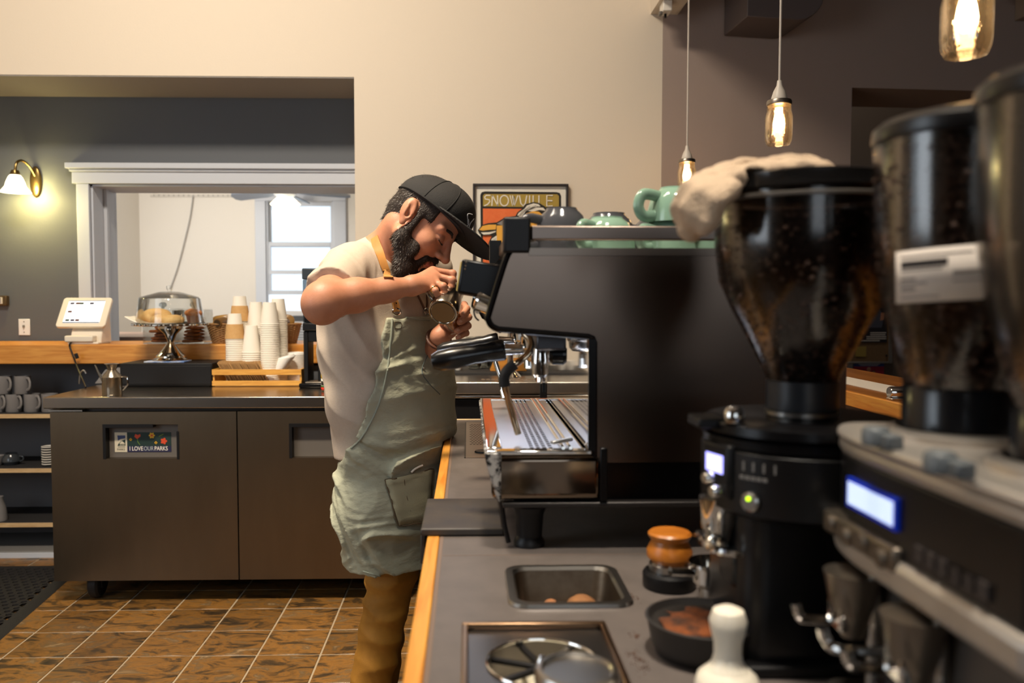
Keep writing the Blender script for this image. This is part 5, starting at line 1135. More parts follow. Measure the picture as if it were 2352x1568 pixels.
# steam wands
sw_ = [P(1202, 764, 1.44), P(1216, 778, 1.43), P(1220, 796, 1.42), P(1210, 815, 1.41), P(1190, 832, 1.40), P(1168, 848, 1.40), P(1158, 866, 1.40), P(1160, 890, 1.40), P(1172, 935, 1.41), P(1190, 996, 1.42)]
WANDM = M('wand_chrome', (190, 172, 148), 0.12, 1.0)
wd_ = ob('steam_wand', MB().tube(catmull(sw_, 6), 0.0058, 12), WANDM, d, world=True)
ob('steam_wand_grip', MB().tube(catmull(sw_[4:8], 6)[2:-1], 0.0095, 14), RUBBER, d, world=True)
fw_ = [P(1128, 800, 1.98), P(1135, 822, 1.98), P(1150, 870, 1.97), P(1158, 912, 1.96)]
ob('steam_wand', MB().tube(catmull(fw_, 6), 0.006, 12), CHROME, d, world=True)
ob('wand_tip', MB().cyl(P(1154, 895, 1.965), P(1159, 914, 1.958), 0.0078, 0.0085, 14), CHROME, d, world=True)
# control box, gauge and small bits on the sloping front
cb = P(1099, 645, 1.62); an = math.radians(9); U_, V_ = Vector((math.cos(an), 0, -math.sin(an))), Vector((math.sin(an), 0, math.cos(an)))
ob('control_box', MB().obox(cb, (U_, (0, 1, 0), V_), (0.036, 0.14, 0.031)), BLACKG, d, world=True, bevel=0.005, label='glossy black control box on the machine front')
ob('button_strip', MB().obox(cb - U_ * 0.0372, (U_, (0, 1, 0), V_), (0.0012, 0.12, 0.026)), M('lit_buttons', (206, 176, 96), 0.4, emit=((220, 190, 110), 0.25)), d, world=True)
for k in range(3): ob('indicator', MB().sphere(cb + U_ * -0.028 + V_ * (0.026 - 0.006 * k) + Vector((0, -0.141, 0)), 0.0025, 8), CHROME, d, world=True)
ob('box_bracket', MB().obox(cb + U_ * 0.052 + V_ * -0.012, (U_, (0, 1, 0), V_), (0.02, 0.06, 0.01)), STEEL_D, d, world=True)
for k, mt in enumerate((M('pink_wire', (206, 110, 120), 0.4), WHITEP, MATS['pink_wire'])):
    ob('wire', MB().tube([cb + U_ * 0.030 + V_ * (0.02 - 0.012 * k) + Vector((0, -0.13, 0)), cb + U_ * 0.05 + V_ * (0.018 - 0.014 * k) + Vector((0, -0.12, 0))], 0.003, 8), mt, d, world=True)
gp = P(1112, 690, 1.50); gax = Vector((-0.9, -0.15, 0.3)).normalized()
ob('gauge', MB().lathe([(0, -0.01), (0.022, -0.01), (0.022, 0.014), (0.019, 0.018), (0.019, 0.016), (0, 0.016)], gp, gax, 28), CHROME, d, world=True)
ob('knob_stem', MB().cyl(gp + Vector((0.004, 0, 0.014)), gp + Vector((0.012, 0, 0.034)), 0.006, n=12), CHROME, d, world=True)
ob('gauge_loop', MB().tube(catmull([P(1098, 700, 1.5), P(1089, 712, 1.5), P(1092, 728, 1.5), P(1100, 736, 1.5)], 5), 0.0018, 6), BLACK, d, world=True)
ob('display_arm', MB().prism([mq(1124, 555, 1.9), mq(1150, 555, 1.9), mq(1150, 590, 1.9), mq(1136, 606, 1.9), mq(1124, 610, 1.9)], 1.86, 1.90), BLACK, d, world=True)
# ---- cups on the machine
GRC = M('charcoal_glaze', (74, 74, 78), 0.13); GRN = M('seafoam_glaze', (138, 170, 148), 0.11)
cz_ = zt_ + 0.0045
cg = 'upturned cups on the espresso machine'
def bowl_cup(label, c, R, h, mat, rz, hs=1.0):
    t = thing('espresso_cup', label, 'cup', c, cg, rz); q = [(0, 0.05), (0.44, 0.05), (0.46, 0.0), (0.54, 0.0), (0.56, 0.05), (0.74, 0.16), (0.88, 0.36), (0.97, 0.66), (1.0, 1.0), (0.93, 1.0), (0.89, 0.66), (0.8, 0.36), (0.66, 0.2), (0, 0.13)]
    ob('body', MB().lathe([(a * R, h * (1 - b)) for a, b in q], n=36), mat, t)
    ob('handle', MB().tube(catmull([(R * 0.93, 0, h * 0.16), (R + 0.018 * hs, 0, h * 0.14), (R + 0.027 * hs, 0, h * 0.42), (R + 0.018 * hs, 0, h * 0.74), (R * 0.78, 0, h * 0.72)], 6), 0.0066 * hs, 12, flat=1.3), mat, t)
    return t
def up_cup(px, Y, mat, label, rz=math.pi, r=0.046, h=0.062, z=cz_, hs=1.0, taper=0.62):
    x = P(px, 540, Y).x; return bowl_cup(label, (x, Y, z), r, h, mat, rz, hs)
up_cup(1290, 1.47, GRC, 'charcoal cup upside down beside the black corner post', 3.5, h=0.08, r=0.05)
up_cup(1398, 1.60, GRC, 'charcoal cup upside down behind the pale green bowl-shaped cup', 3.5, h=0.085, r=0.056)
up_cup(1394, 1.43, GRN, 'seafoam green cup upside down in front of the charcoal one', 3.9, h=0.060, r=0.049)
up_cup(1506, 1.68, GRC, 'charcoal cup mostly hidden behind the stacked green cups', 3.3, h=0.085, r=0.055)
up_cup(1536, 1.44, GRN, 'seafoam green cup upside down at the foot of the tilted cup', 3.8, h=0.052, r=0.05)
up_cup(1340, 1.80, GRN, 'green cup far back on the tray, seen under the rail', 0.5, h=0.05, r=0.045)
up_cup(1622, 1.45, GRN, 'green cup under the hanging towel end', 0.4, h=0.05, r=0.045)
q = bowl_cup('seafoam green cup stacked on another, handle raised towards the towel', (P(1552, 500, 1.44).x, 1.44, cz_ + 0.0525), 0.05, 0.06, GRN, 3.6, 1.15)
l = area('tray_led', (0.13, 1.70, 1.195), (0.10, 1.70, 1.0), 0.05, 0.5, 1.1, (0.80, 0.86, 1.0))
# ---- tamping mat over the edge
t = thing('tamping_mat', 'black rubber corner mat hooked over the counter edge before the machine', 'mat', (0, 0, CZ))
ma, mb_ = PZ(968, 1145, CZ + 0.01), PZ(980, 1219, CZ + 0.01)
mx0 = X0 - 0.012; mx1 = 0.062; my0, my1 = mb_.y, ma.y
MATR = M('mat_rubber', (44, 42, 44), 0.5, noise=(16, (66, 58, 50), (1, 1, 1), 0.2))
ob('top_pad', MB().box(mx0, mx1, my0, my1, 0.0015, 0.011), MATR, t, bevel=0.004, world=False)
ob('hanging_lip', MB().box(mx0, mx0 + 0.008, my0 + 0.004, my1 - 0.004, -0.05, 0.0012), MATR, t, bevel=0.002)
ob('raised_rim', MB().box(mx0, mx1, my0 - 0.002, my0 + 0.006, 0.0012, 0.0145), MATR, t, bevel=0.003)
sm = M('coffee_smudge', (120, 90, 62), 0.8)
# ---- pan let into the counter
t = thing('steel_pan', 'small steel food pan sunk in the counter holding a brush', 'pan', ((pan[0] + pan[1]) / 2, (pan[2] + pan[3]) / 2, CZ))
hw, hd = (pan[1] - pan[0]) / 2, (pan[3] - pan[2]) / 2
PANM = M('pan_steel', (104, 92, 78), 0.42, 1.0, noise=(18, (70, 54, 40), (1, 1, 1), 0.25))
def ring_rr(w0, d0, r, z, n=5): return [(x, y, z) for x, y in rrect(-w0, -d0, w0, d0, r, n)]
lv = [ring_rr(hw + 0.009, hd + 0.009, 0.026, 0.0004), ring_rr(hw + 0.007, hd + 0.007, 0.026, 0.0045), ring_rr(hw - 0.003, hd - 0.003, 0.022, 0.005), ring_rr(hw - 0.006, hd - 0.006, 0.022, 0.0), ring_rr(hw - 0.016, hd - 0.016, 0.02, -0.075), ring_rr(hw - 0.026, hd - 0.026, 0.014, -0.084)]
m = MB(); N = len(lv[0]); fs = []
for k in range(len(lv) - 1):
    for i in range(N): fs.append((k * N + i, k * N + (i + 1) % N, (k + 1) * N + (i + 1) % N, (k + 1) * N + i))
fs.append(tuple((len(lv) - 1) * N + i for i in range(N)))
ob('basin', m.add([v for l_ in lv for v in l_], fs), PANM, t, smooth=50)
m2 = MB(); m2.add([(x, y, z + 0.0004) for l_ in lv[:4] for x, y, z in l_], [(k * N + i, k * N + (i + 1) % N, (k + 1) * N + (i + 1) % N, (k + 1) * N + i) for k in range(3) for i in range(N)])
ob('rolled_rim', m2, STEEL, t, smooth=50)
GND = M('coffee_grounds', (92, 50, 22), 0.95, noise=(140, (48, 26, 14), (1, 1, 1), 0.25), bump=(180, 0.8, (1, 1, 1)))
f = SDF((-hw, -hd, -0.09), (hw, hd, -0.03), 0.005); f.ell((0, 0, -0.085), (hw - 0.018, hd - 0.018, 0.024), 0); f.shift(lambda x, y, z: 0.002 * np.sin(90 * x) * np.sin(110 * y))
o = tag(mesh_obj('coffee_grounds', f.mesh('coffee_grounds'), GND), 'wet brown coffee grounds in the bottom of the sunken pan', 'coffee grounds', kind='stuff'); o.location = t.location
tb = thing('bench_brush', 'round wooden brush lying in the sunken steel pan', 'brush', (t.location.x + 0.012, t.location.y + 0.004, CZ - 0.05))
ob('brush_head', MB().sphere((0.012, 0, 0.0), (0.03, 0.032, 0.036), 18), M('brush_tan', (150, 100, 56), 0.8, noise=(40, (110, 70, 36), (1, 1, 1), 0.2)), tb)
ob('handle', MB().tube([(-0.028, -0.01, -0.01), (-0.034, -0.02, 0.02), (-0.036, -0.026, 0.034)], [0.008, 0.010, 0.009], 10), M('brush_wood', (150, 92, 44), 0.7), tb)
# ---- pitcher rinser plate
t = thing('pitcher_rinser', 'square sunken rinser plate with round drain and spokes at bottom', 'rinser', (0.085, 0.93, CZ))
r0_ = (rin[0] - 0.085, rin[1] - 0.085, rin[2] - 0.93, rin[3] - 0.93); hr = 0.064; hcx, hcy = 0.0, 0.003
RPL = M('rinser_plate_steel', (112, 108, 106), 0.34, 1.0)
m = MB(); n = 40; ci = [(hcx + hr * math.cos(2 * math.pi * k / n), hcy + hr * math.sin(2 * math.pi * k / n), -0.006) for k in range(n)]
def onsq(k):
    a_ = 2 * math.pi * k / n; dx_, dy_ = math.cos(a_), math.sin(a_); sc_ = min(((r0_[1] - hcx) / dx_) if dx_ > 1e-6 else 9, ((r0_[0] - hcx) / dx_) if dx_ < -1e-6 else 9, ((r0_[3] - hcy) / dy_) if dy_ > 1e-6 else 9, ((r0_[2] - hcy) / dy_) if dy_ < -1e-6 else 9)
    return (hcx + dx_ * sc_, hcy + dy_ * sc_, -0.006)
so = [onsq(k) for k in range(n)]; lo_ = [(x, y, -0.045) for x, y, z in ci]
fs = [(k, (k + 1) % n, n + (k + 1) % n, n + k) for k in range(n)] + [(n + k, n + (k + 1) % n, 2 * n + (k + 1) % n, 2 * n + k) for k in range(n)]
ob('plate', m.add(so + ci + lo_, fs), RPL, t)
ob('rim', MB().box(r0_[0] - 0.004, r0_[1] + 0.004, r0_[3] - 0.004, r0_[3] + 0.004, -0.006, 0.002).box(r0_[0] - 0.004, r0_[0] + 0.004, r0_[2], r0_[3] - 0.004, -0.006, 0.002).box(r0_[1] - 0.004, r0_[1] + 0.004, r0_[2], r0_[3] - 0.004, -0.006, 0.002), M('rim_copper', (140, 112, 86), 0.3, 1.0), t, bevel=0.002)
ob('drain_ring', MB().tube([(hcx + hr * math.cos(2 * math.pi * k / 40), hcy + hr * math.sin(2 * math.pi * k / 40), -0.005) for k in range(40)], 0.002, 8, closed=True), CHROME, t)
ob('bowl', MB().lathe([(0, -0.058), (hr - 0.01, -0.055), (hr, -0.045), (hr, -0.0455), (hr - 0.008, -0.056), (0, -0.06)], (hcx, hcy, 0), n=32), M('cream_bowl', (216, 206, 180), 0.5), t)
for a_ in (0.05, 0.95, 1.9, 2.75, 3.75, 5.0):
    u_ = Vector((math.cos(a_), math.sin(a_), 0)); w_ = Vector((-math.sin(a_), math.cos(a_), 0))
    ob('spoke', MB().obox(Vector((hcx, hcy, -0.012)) + u_ * hr * 0.5, (u_, w_, (0, 0, 1)), (hr * 0.48, 0.0035, 0.003)), BLACK if a_ > 1.5 else STEEL, t, bevel=0.001)
ob('nozzle', MB().lathe([(0, -0.015), (0.008, -0.015), (0.008, -0.004), (0.004, 0.002), (0, 0.003)], (hcx, hcy, 0), n=18), CHROME, t)
c = PZ(1325, 1536, 0.915)
t = thing('milk_pitcher', 'steel milk pitcher upside down over the rinser plate', 'pitcher', (c.x, c.y, CZ - 0.0055), rz=-1.7)
ob('body', MB().lathe([(0.039, 0), (0.0405, 0.0), (0.0405, 0.02), (0.0435, 0.03), (0.0435, 0.036), (0.041, 0.041), (0.037, 0.042), (0.034, 0.0385), (0, 0.0375)], n=40), STEEL, t)
ob('handle', MB().tube(catmull([(0.038, 0, 0.034), (0.07, 0.004, 0.034), (0.072, 0.004, 0.012), (0.04, 0, 0.008)], 5), 0.0045, 8, flat=1.6), STEEL, t)
# ---- wooden-handled tamper on dark stand
t = thing('wooden_tamper', 'orange wooden mushroom-shaped tamper on a round black stand', 'tamper', (PZ(1537, 1346, CZ).x, PZ(1537, 1346, CZ).y + 0.0, CZ))
ob('stand', MB().lathe([(0, 0), (0.036, 0), (0.038, 0.004), (0.038, 0.02), (0.035, 0.024), (0, 0.024)], n=32), BLACK, t)
ob('steel_base', MB().lathe([(0, 0.0245), (0.029, 0.0245), (0.029, 0.034), (0.026, 0.037), (0, 0.037)], n=32), STEEL, t)
ob('wooden_handle', MB().lathe([(0, 0.0372), (0.026, 0.0372), (0.032, 0.044), (0.0325, 0.053), (0.027, 0.064), (0.0255, 0.068), (0.03, 0.073), (0.031, 0.077), (0.028, 0.08), (0.012, 0.0805), (0, 0.079)], n=36), wood_mat('tamper_wood', (156, 88, 24), (188, 114, 38), 8, (3, 3, 10), 0.35), t)
# ---- grounds tray
c = PZ(1612, 1440, CZ + 0.03)
t = thing('knock_tray', 'round black tray dusted with brown coffee grounds', 'tray', (c.x, c.y, CZ))
ob('body', MB().lathe([(0, 0.0), (0.05, 0.0), (0.058, 0.012), (0.063, 0.038), (0.0655, 0.042), (0.062, 0.043), (0.0595, 0.039), (0.057, 0.036), (0, 0.0355)], n=44), M('tray_black', (34, 30, 28), 0.5), t)
f = SDF((-0.06, -0.06, 0.02), (0.06, 0.06, 0.045), 0.003)
f.ell((0, 0, 0.0345), (0.056, 0.056, 0.005), 0); f.ell((-0.02, -0.015, 0.0355), (0.03, 0.03, 0.007), 0.008); f.shift(lambda x, y, z: 0.0012 * np.sin(150 * x + 40 * y) * np.sin(130 * y)); f.cut(lambda x, y, z: 0.0357 - z + 0 * x + 0 * y)
o = tag(mesh_obj('ground_coffee', f.mesh('ground_coffee'), M('ground_coffee', (128, 66, 22), 0.95, noise=(60, (50, 30, 18), (1, 1, 1), 0.16), bump=(200, 0.7, (1, 1, 1)))), 'brown ground coffee dusted over the round black tray', 'ground coffee', kind='stuff'); o.location = t.location
# ---- white tamper
c = P(1673, 1392, 0.80)
t = thing('white_tamper', 'glossy white bulb-handled tamper standing at bottom front', 'tamper', (c.x, 0.80, CZ))
H = c.z - CZ
ob('handle', MB().lathe([(0, H - 0.0625), (0.0205, H - 0.0625), (0.0155, H - 0.056), (0.0134, H - 0.048), (0.0138, H - 0.036), (0.0172, H - 0.022), (0.0185, H - 0.014), (0.015, H - 0.004), (0.008, H - 0.0005), (0, H)], n=36), M('white_lacquer', (236, 226, 206), 0.28), t)
ob('skirt', MB().lathe([(0, 0.012), (0.0305, 0.012), (0.0315, 0.02), (0.0315, H - 0.079), (0.029, H - 0.070), (0.021, H - 0.063), (0, H - 0.063)], n=36), MATS['white_lacquer'], t)
ob('piston', MB().lathe([(0, 0), (0.029, 0), (0.029, 0.0118), (0, 0.0118)], n=36), STEEL, t)
# coffee crumbs on the worktop
for i, (px, py) in enumerate(((1462, 1462), (1456, 1500), (1470, 1516), (1478, 1535), (1453, 1372))):
    q = PZ(px, py, CZ + 0.0002)
    m = MB()
    for k in range(26):
        a_, rr = random.uniform(0, 6.28), abs(random.gauss(0, 0.006)); m.sphere((q.x + rr * math.cos(a_), q.y + 1.6 * rr * math.sin(a_), CZ + 0.0004), random.uniform(0.0004, 0.0011), 6)
    tag(ob('coffee_crumbs', m, GND), 'sprinkle of brown coffee crumbs on the counter near the round tray, ' + ('farthest patch', 'middle patch', 'patch beside the plate corner', 'nearest patch', 'faint patch behind the pan corner')[i], 'coffee crumbs', kind='stuff')
# inset drain grille beyond the machine
ga, gb = PZ(1071, 970, CZ), PZ(1071, 1052, CZ)
t = thing('drain_grille', 'perforated steel drain plate let into the counter beyond the machine', 'drain', (ga.x, gb.y, CZ))
L_ = ga.y - gb.y
ob('plate', MB().box(0, 0.13, 0, L_, -0.001, 0.0012), M('drain_steel', (140, 128, 116), 0.35, 1.0), t)
ob('dark_edge', MB().box(-0.004, -0.0002, 0.0, L_, -0.001, 0.0018), BLACK, t)
m = MB()
for i in range(8):
    for j in range(18):
        m.lathe([(0, 0.0011), (0.0034, 0.0011), (0.0034, 0.0016), (0, 0.0016)], (0.014 + i * 0.0095 + (0.0047 if j % 2 else 0), L_ * .32 + j * L_ * .035, 0), n=6)
ob('perforations', m, BLACK, t, kind='stuff')
ob('drain_cup', MB().lathe([(0, 0.0013), (0.022, 0.0013), (0.02, 0.005), (0, 0.004)], (0.045, L_ * .13, 0), n=24), BLACK, t)
# ---------------------------------------------------------------- back bar under the poster
BBY0, BBY1, BBZ = 3.45, 4.19, 0.95
bx0 = P(985, 880, BBY0).x; bx1 = 0.77
d = thing('back_bar', 'dark back bar cabinet with steel drip top below the poster', 'counter', (bx0, BBY0, 0))
W_ = bx1 - bx0
ob('cabinet', MB().box(0.01, W_, 0.03, 0.73, 0.05, BBZ - 0.075), BLACK, d, bevel=0.004)
ob('plinth', MB().box(0.03, W_ - 0.02, 0.06, 0.71, 0.0, 0.05), BLACK, d)
ob('steel_fascia', MB().box(0, W_, 0, 0.03, P(1100, 905, BBY0).z, BBZ), STEEL, d, bevel=0.004)
ob('handle_rail', MB().cyl((0.01, 0.012, P(1100, 911, BBY0).z), (W_, 0.012, P(1100, 911, BBY0).z), 0.008, n=12), CHROME, d)
ob('steel_top', MB().box(0, W_, 0.0305, 0.33, BBZ - 0.02, BBZ), STEEL, d, bevel=0.002)
ob('rear_top', MB().box(0, W_, 0.3305, 0.735, BBZ - 0.02, BBZ + 0.012), LINER, d, bevel=0.003)
for k in range(22): ob('drain_slot', MB().box(0.22 + k * 0.022, 0.236 + k * 0.022, 0.1, 0.14, BBZ, BBZ + 0.0012), M('slot_brown', (112, 96, 80), 0.5), d)
ob('black_clip', MB().box(P(1240, 890, BBY0).x - bx0, P(1256, 890, BBY0).x - bx0, -0.008, -0.0005, BBZ - 0.075, BBZ - 0.005), BLACK, d, bevel=0.002)
tz = BBZ + 0.0125
CLP = clear_mat('clear_plastic', (236, 238, 238), 0.4, 0.06)
pc = MB().lathe([(0.031, 0), (0.0315, 0.001), (0.043, 0.112), (0.045, 0.114), (0.043, 0.116), (0.0415, 0.112), (0.03, 0.002), (0, 0.002), (0, 0)], n=24); pcm = None
for i, px in enumerate((1090, 1112, 1134)):
    Y = 3.98 if i != 1 else 4.05; x = P(px, 850, Y).x
    for k in range(4):
        if pcm is None: o = ob('plastic_cup', pc, CLP); pcm = o.data
        else: o = bpy.data.objects.new('plastic_cup', pcm); COL.objects.link(o)
        o.location = (x, Y, tz + 0.0005 + k * 0.012)
        tag(o, ('clear plastic cup in the stack nearest the man on the back bar', 'clear plastic cup in the middle stack on the back bar', 'clear plastic cup in the stack beside the wooden bin')[i], 'plastic cup', ('clear cups, stack nearest the man', 'clear cups, middle stack', 'clear cups, stack by the bin')[i])
for i, px in enumerate((1032, 1053)):
    x = P(px, 850, 3.9).x
    mug('white_bowl', ('small white bowl on the back bar close to the apron', 'small white bowl on the back bar beside the clear cups')[i], 'bowl', (x, 3.9, tz), 0.026, 0.045, M('white_china', (232, 226, 216), 0.2), hand=False, taper=0.6)
c = P(1168, 858, 3.85); BIN = wood_mat('bin_wood', (176, 110, 34), (206, 140, 54), 6, (2, 10, 10))
t = thing('wooden_bin', 'slant-sided honey wooden bin on the back bar behind the steam wand', 'bin', (c.x, 3.85, tz))
ob('front_board', MB().prism([(-0.085, 0.0), (0.085, 0.0), (0.065, 0.052), (-0.065, 0.052)], -0.005, 0.005), BIN, t, bevel=0.001)
ob('back_board', MB().prism([(-0.085, 0.0), (0.085, 0.0), (0.065, 0.052), (-0.065, 0.052)], 0.12, 0.13), BIN, t, bevel=0.001)
for s_ in (-1, 1): ob('side_board', MB().prism([(s_ * 0.084, 0.0), (s_ * 0.074, 0.0), (s_ * 0.054, 0.052), (s_ * 0.064, 0.052)], 0.0052, 0.1198), BIN, t)
ob('base_board', MB().box(-0.08, 0.08, 0.0052, 0.1198, 0, 0.006), BIN, t) if False else None
c = P(1172, 868, 3.7)
t = thing('pour_tap', 'chrome pillar tap with flared foot on the back bar', 'tap', (c.x, 3.70, BBZ + 0.0005))
ob('foot', MB().lathe([(0, 0), (0.05, 0), (0.046, 0.006), (0.02, 0.03), (0.014, 0.05), (0, 0.05)], n=28), CHROME, t)
ob('pillar', MB().lathe([(0, 0.05), (0.0135, 0.05), (0.0135, 0.2), (0, 0.2)], n=22), CHROME, t)
ob('head', MB().lathe([(0, 0.2), (0.02, 0.2), (0.022, 0.215), (0.02, 0.235), (0, 0.24)], n=22), CHROME, t)
ob('nozzle', MB().tube(catmull([(0, 0, 0.22), (-0.03, -0.03, 0.225), (-0.05, -0.05, 0.2)], 5), 0.006, 8), CHROME, t)
t = mug('white_teapot', 'round white china jug on the back bar seen under the machine', 'jug', (P(1300, 850, 3.95).x, 3.95, tz), 0.05, 0.10, M('white_china', (232, 226, 216), 0.2), rz=0.2, taper=0.8, hs=1.2)
t = mug('white_mug', 'white china mug half hidden by the black valve knob', 'mug', (P(1268, 850, 4.0).x, 4.0, tz), 0.042, 0.10, M('white_china', (232, 226, 216), 0.2), rz=2.9, taper=0.95)
t = thing('glass_carafe', 'round clear glass carafe on the back bar beside the tap', 'carafe', (P(1210, 850, 4.02).x, 4.02, tz))
ob('bulb', MB().lathe([(0, 0), (0.04, 0), (0.055, 0.03), (0.052, 0.06), (0.02, 0.11), (0.026, 0.15), (0.024, 0.15), (0.018, 0.11), (0.05, 0.06), (0.053, 0.03), (0.038, 0.003), (0, 0.003)], n=28), GLASS, t)
ob('collar', MB().lathe([(0.0205, 0.1), (0.0245, 0.102), (0.0245, 0.118), (0.0215, 0.12)], n=20), BIN, t)
# ---------------------------------------------------------------- grinders
BEAN = M('roasted_bean', (112, 82, 66), 0.6, noise=(30, (66, 47, 38), (1, 1, 1), 0.3))
def beans(name, label, base, prof, n, seed, parent=None):
    rnd = random.Random(seed); m = MB(); zs_ = [z for r, z in prof]
    tot = []
    for i in range(len(prof) - 1):
        (r0_, z0_), (r1_, z1_) = prof[i], prof[i + 1]; tot.append((r0_ + r1_) * math.hypot(r1_ - r0_, z1_ - z0_))
    S_ = sum(tot)
    for i in range(len(prof) - 1):
        (r0_, z0_), (r1_, z1_) = prof[i], prof[i + 1]
        for k in range(int(n * tot[i] / S_)):
            u_ = rnd.random(); r = (r0_ + (r1_ - r0_) * u_) - rnd.uniform(0.001, 0.006); z = z0_ + (z1_ - z0_) * u_; a_ = rnd.uniform(0, 6.283)
            ax = Vector((rnd.gauss(0, 1), rnd.gauss(0, 1), rnd.gauss(0, 1))).normalized(); u2, v2, a2 = frame_of(ax)
            m.sphere((max(r, 0) * math.cos(a_), max(r, 0) * math.sin(a_), z), (0.0042, 0.003, 0.0056), 8, (u2, v2, a2))
    rs = [(max(r - 0.006, 0.001), z) for r, z in prof]
    m.lathe([(0, rs[0][1])] + rs + [(0, rs[-1][1])], n=24)
    o = ob(name, m, BEAN, None, kind='stuff'); o.location = base; tag(o, label, 'coffee beans'); return o
HOPM = clear_mat('smoked_hopper', (196, 190, 186), 0.3, 0.16)
HOPC = clear_mat('clear_hopper', (216, 212, 208), 0.35, 0.14)
# grinder in the middle distance
GX, GY = 0.38, 0.946; S1 = F_PX / GY
gc = P(1842, 900, GY); zz = lambda py: P(1842, py, GY).z - CZ
t = thing('espresso_grinder', 'black espresso grinder with cone hopper under the beige towel', 'coffee grinder', (gc.x, GY, CZ))
hp_ = [(0.0385, zz(872)), (0.044, zz(846)), (0.06, zz(785)), (0.081, zz(706)), (0.0945, zz(643)), (0.1, zz(560)), (0.1, zz(470)), (0.0985, zz(448))]
ob('hopper', MB().lathe(hp_ + [(r - 0.0025, z) for r, z in reversed(hp_)], n=56, closed=True), HOPM, t)
ob('hopper_lid', MB().lathe([(0.0, zz(452)), (0.099, zz(452)), (0.1, zz(446)), (0.0975, zz(430)), (0.0965, zz(414)), (0.09, zz(409)), (0, zz(405))], n=56), M('lid_black_gloss', (18, 17, 17), 0.15), t)
ob('hopper_band', MB().lathe([(0.1003, zz(470)), (0.1018, zz(468)), (0.1018, zz(462)), (0.1003, zz(460))], n=56, closed=True), M('band_grey', (90, 84, 78), 0.3), t)
ob('collar', MB().lathe([(0, zz(873)), (0.0395, zz(873)), (0.0395, zz(938)), (0.034, zz(940)), (0.034, zz(955)), (0, zz(955))], n=40), M('collar_slate', (40, 42, 46), 0.3), t)
ob('collar_ring', MB().lathe([(0.036, zz(940)), (0.0405, zz(941)), (0.0405, zz(950)), (0.036, zz(951))], n=40, closed=True), STEEL, t)
ob('top_disc', MB().lathe([(0, zz(955)), (0.106, zz(955)), (0.112, zz(962)), (0.113, zz(980)), (0.109, zz(984)), (0, zz(984))], n=64), BLACKG, t)
ob('adjuster_ring', MB().lathe([(0, zz(985)), (0.108, zz(985)), (0.112, zz(990)), (0.112, zz(1008)), (0.108, zz(1012)), (0, zz(1012))], n=64), BLACKG, t)
ob('head', MB().lathe([(0, zz(1013)), (0.110, zz(1013)), (0.112, zz(1018)), (0.112, zz(1145)), (0.1, zz(1160)), (0, zz(1160))], n=64), M('grinder_black', (14, 13, 14), 0.3), t)
ob('column', MB().prism(rrect(-0.085, -0.06, 0.09, 0.09, 0.03), zz(1160) - 0.001, 0.014, u=(1, 0, 0), v=(0, 1, 0), w=(0, 0, 1)), MATS['grinder_black'], t)
ob('base', MB().prism(rrect(-0.125, -0.075, 0.10, 0.10, 0.03), 0.0135, 0.0005, u=(1, 0, 0), v=(0, 1, 0), w=(0, 0, 1)), BLACK, t, bevel=0.003)
ob('adjust_lever', MB().box(-0.128, -0.095, -0.03, 0.02, zz(976), zz(952)), BLACK, t, bevel=0.003)
kp = P(1686, 945, GY - 0.045); kx = kp.x - gc.x
ob('chrome_knob', MB().lathe([(0, 0), (0.0105, 0), (0.0115, 0.004), (0.0105, 0.013), (0.007, 0.017), (0, 0.018)], (kx, -0.045, zz(955)), n=22), CHROME, t)
def on_drum(ang, py, r=0.112): return Vector((r * math.cos(ang), r * math.sin(ang), zz(py)))
an = math.radians(197); nn = Vector((math.cos(an), math.sin(an), 0)); uu = Vector((-math.sin(an), math.cos(an), 0))
ob('display_housing', MB().obox(on_drum(an, 1062, 0.106), (uu, nn, (0, 0, 1)), (0.026, 0.010, 0.03)), BLACK, t, bevel=0.004)
ob('display', MB().obox(on_drum(an, 1048, 0.1165), (uu, nn, (0, 0, 1)), (0.016, 0.0006, 0.010)), M('lcd_violet', (236, 236, 255), 0.3, emit=((150, 150, 255), 2.2)), t)
ob('display_glyph', MB().obox(on_drum(an, 1048, 0.1172), (uu, nn, (0, 0, 1)), (0.008, 0.0004, 0.006)), M('lcd_white', (255, 255, 255), 0.3, emit=((246, 246, 255), 3.2)), t)
for k, py in enumerate((1082, 1106)): ob('button', MB().lathe([(0, 0), (0.007, 0), (0.007, 0.012), (0.005, 0.015), (0, 0.015)], on_drum(an - 0.04 + 0.12 * k, py, 0.112), nn, 18), CHROME, t)
an2 = math.radians(222); n2 = Vector((math.cos(an2), math.sin(an2), 0))
ob('start_button', MB().lathe([(0, 0), (0.0105, 0), (0.0105, 0.004), (0.008, 0.006), (0, 0.006)], on_drum(an2, 1115), n2, 22), STEEL, t)
ob('green_light', MB().sphere(on_drum(an2, 1107, 0.1185), (0.0026, 0.0026, 0.0026), 8), M('led_green', (190, 230, 30), 0.3, emit=((180, 230, 20), 2.5)), t)
for k in range(4): ob('dial_mark', MB().obox(on_drum(math.radians(217 + 6 * k), 1042, 0.1122), (Vector((-math.sin(math.radians(217 + 6 * k)), math.cos(math.radians(217 + 6 * k)), 0)), Vector((math.cos(math.radians(217 + 6 * k)), math.sin(math.radians(217 + 6 * k)), 0)), (0, 0, 1)), (0.0012, 0.0004, 0.005)), M('mark_grey', (110, 106, 102), 0.5), t)
for k in range(5): a_ = math.radians(216 + 3.4 * k); ob('name_mark', MB().obox(on_drum(a_, 1066, 0.1122), (Vector((-math.sin(a_), math.cos(a_), 0)), Vector((math.cos(a_), math.sin(a_), 0)), (0, 0, 1)), (0.0026, 0.0004, 0.002)), MATS['mark_grey'], t)
sp = P(1650, 1190, GY - 0.01); sx_ = sp.x - gc.x
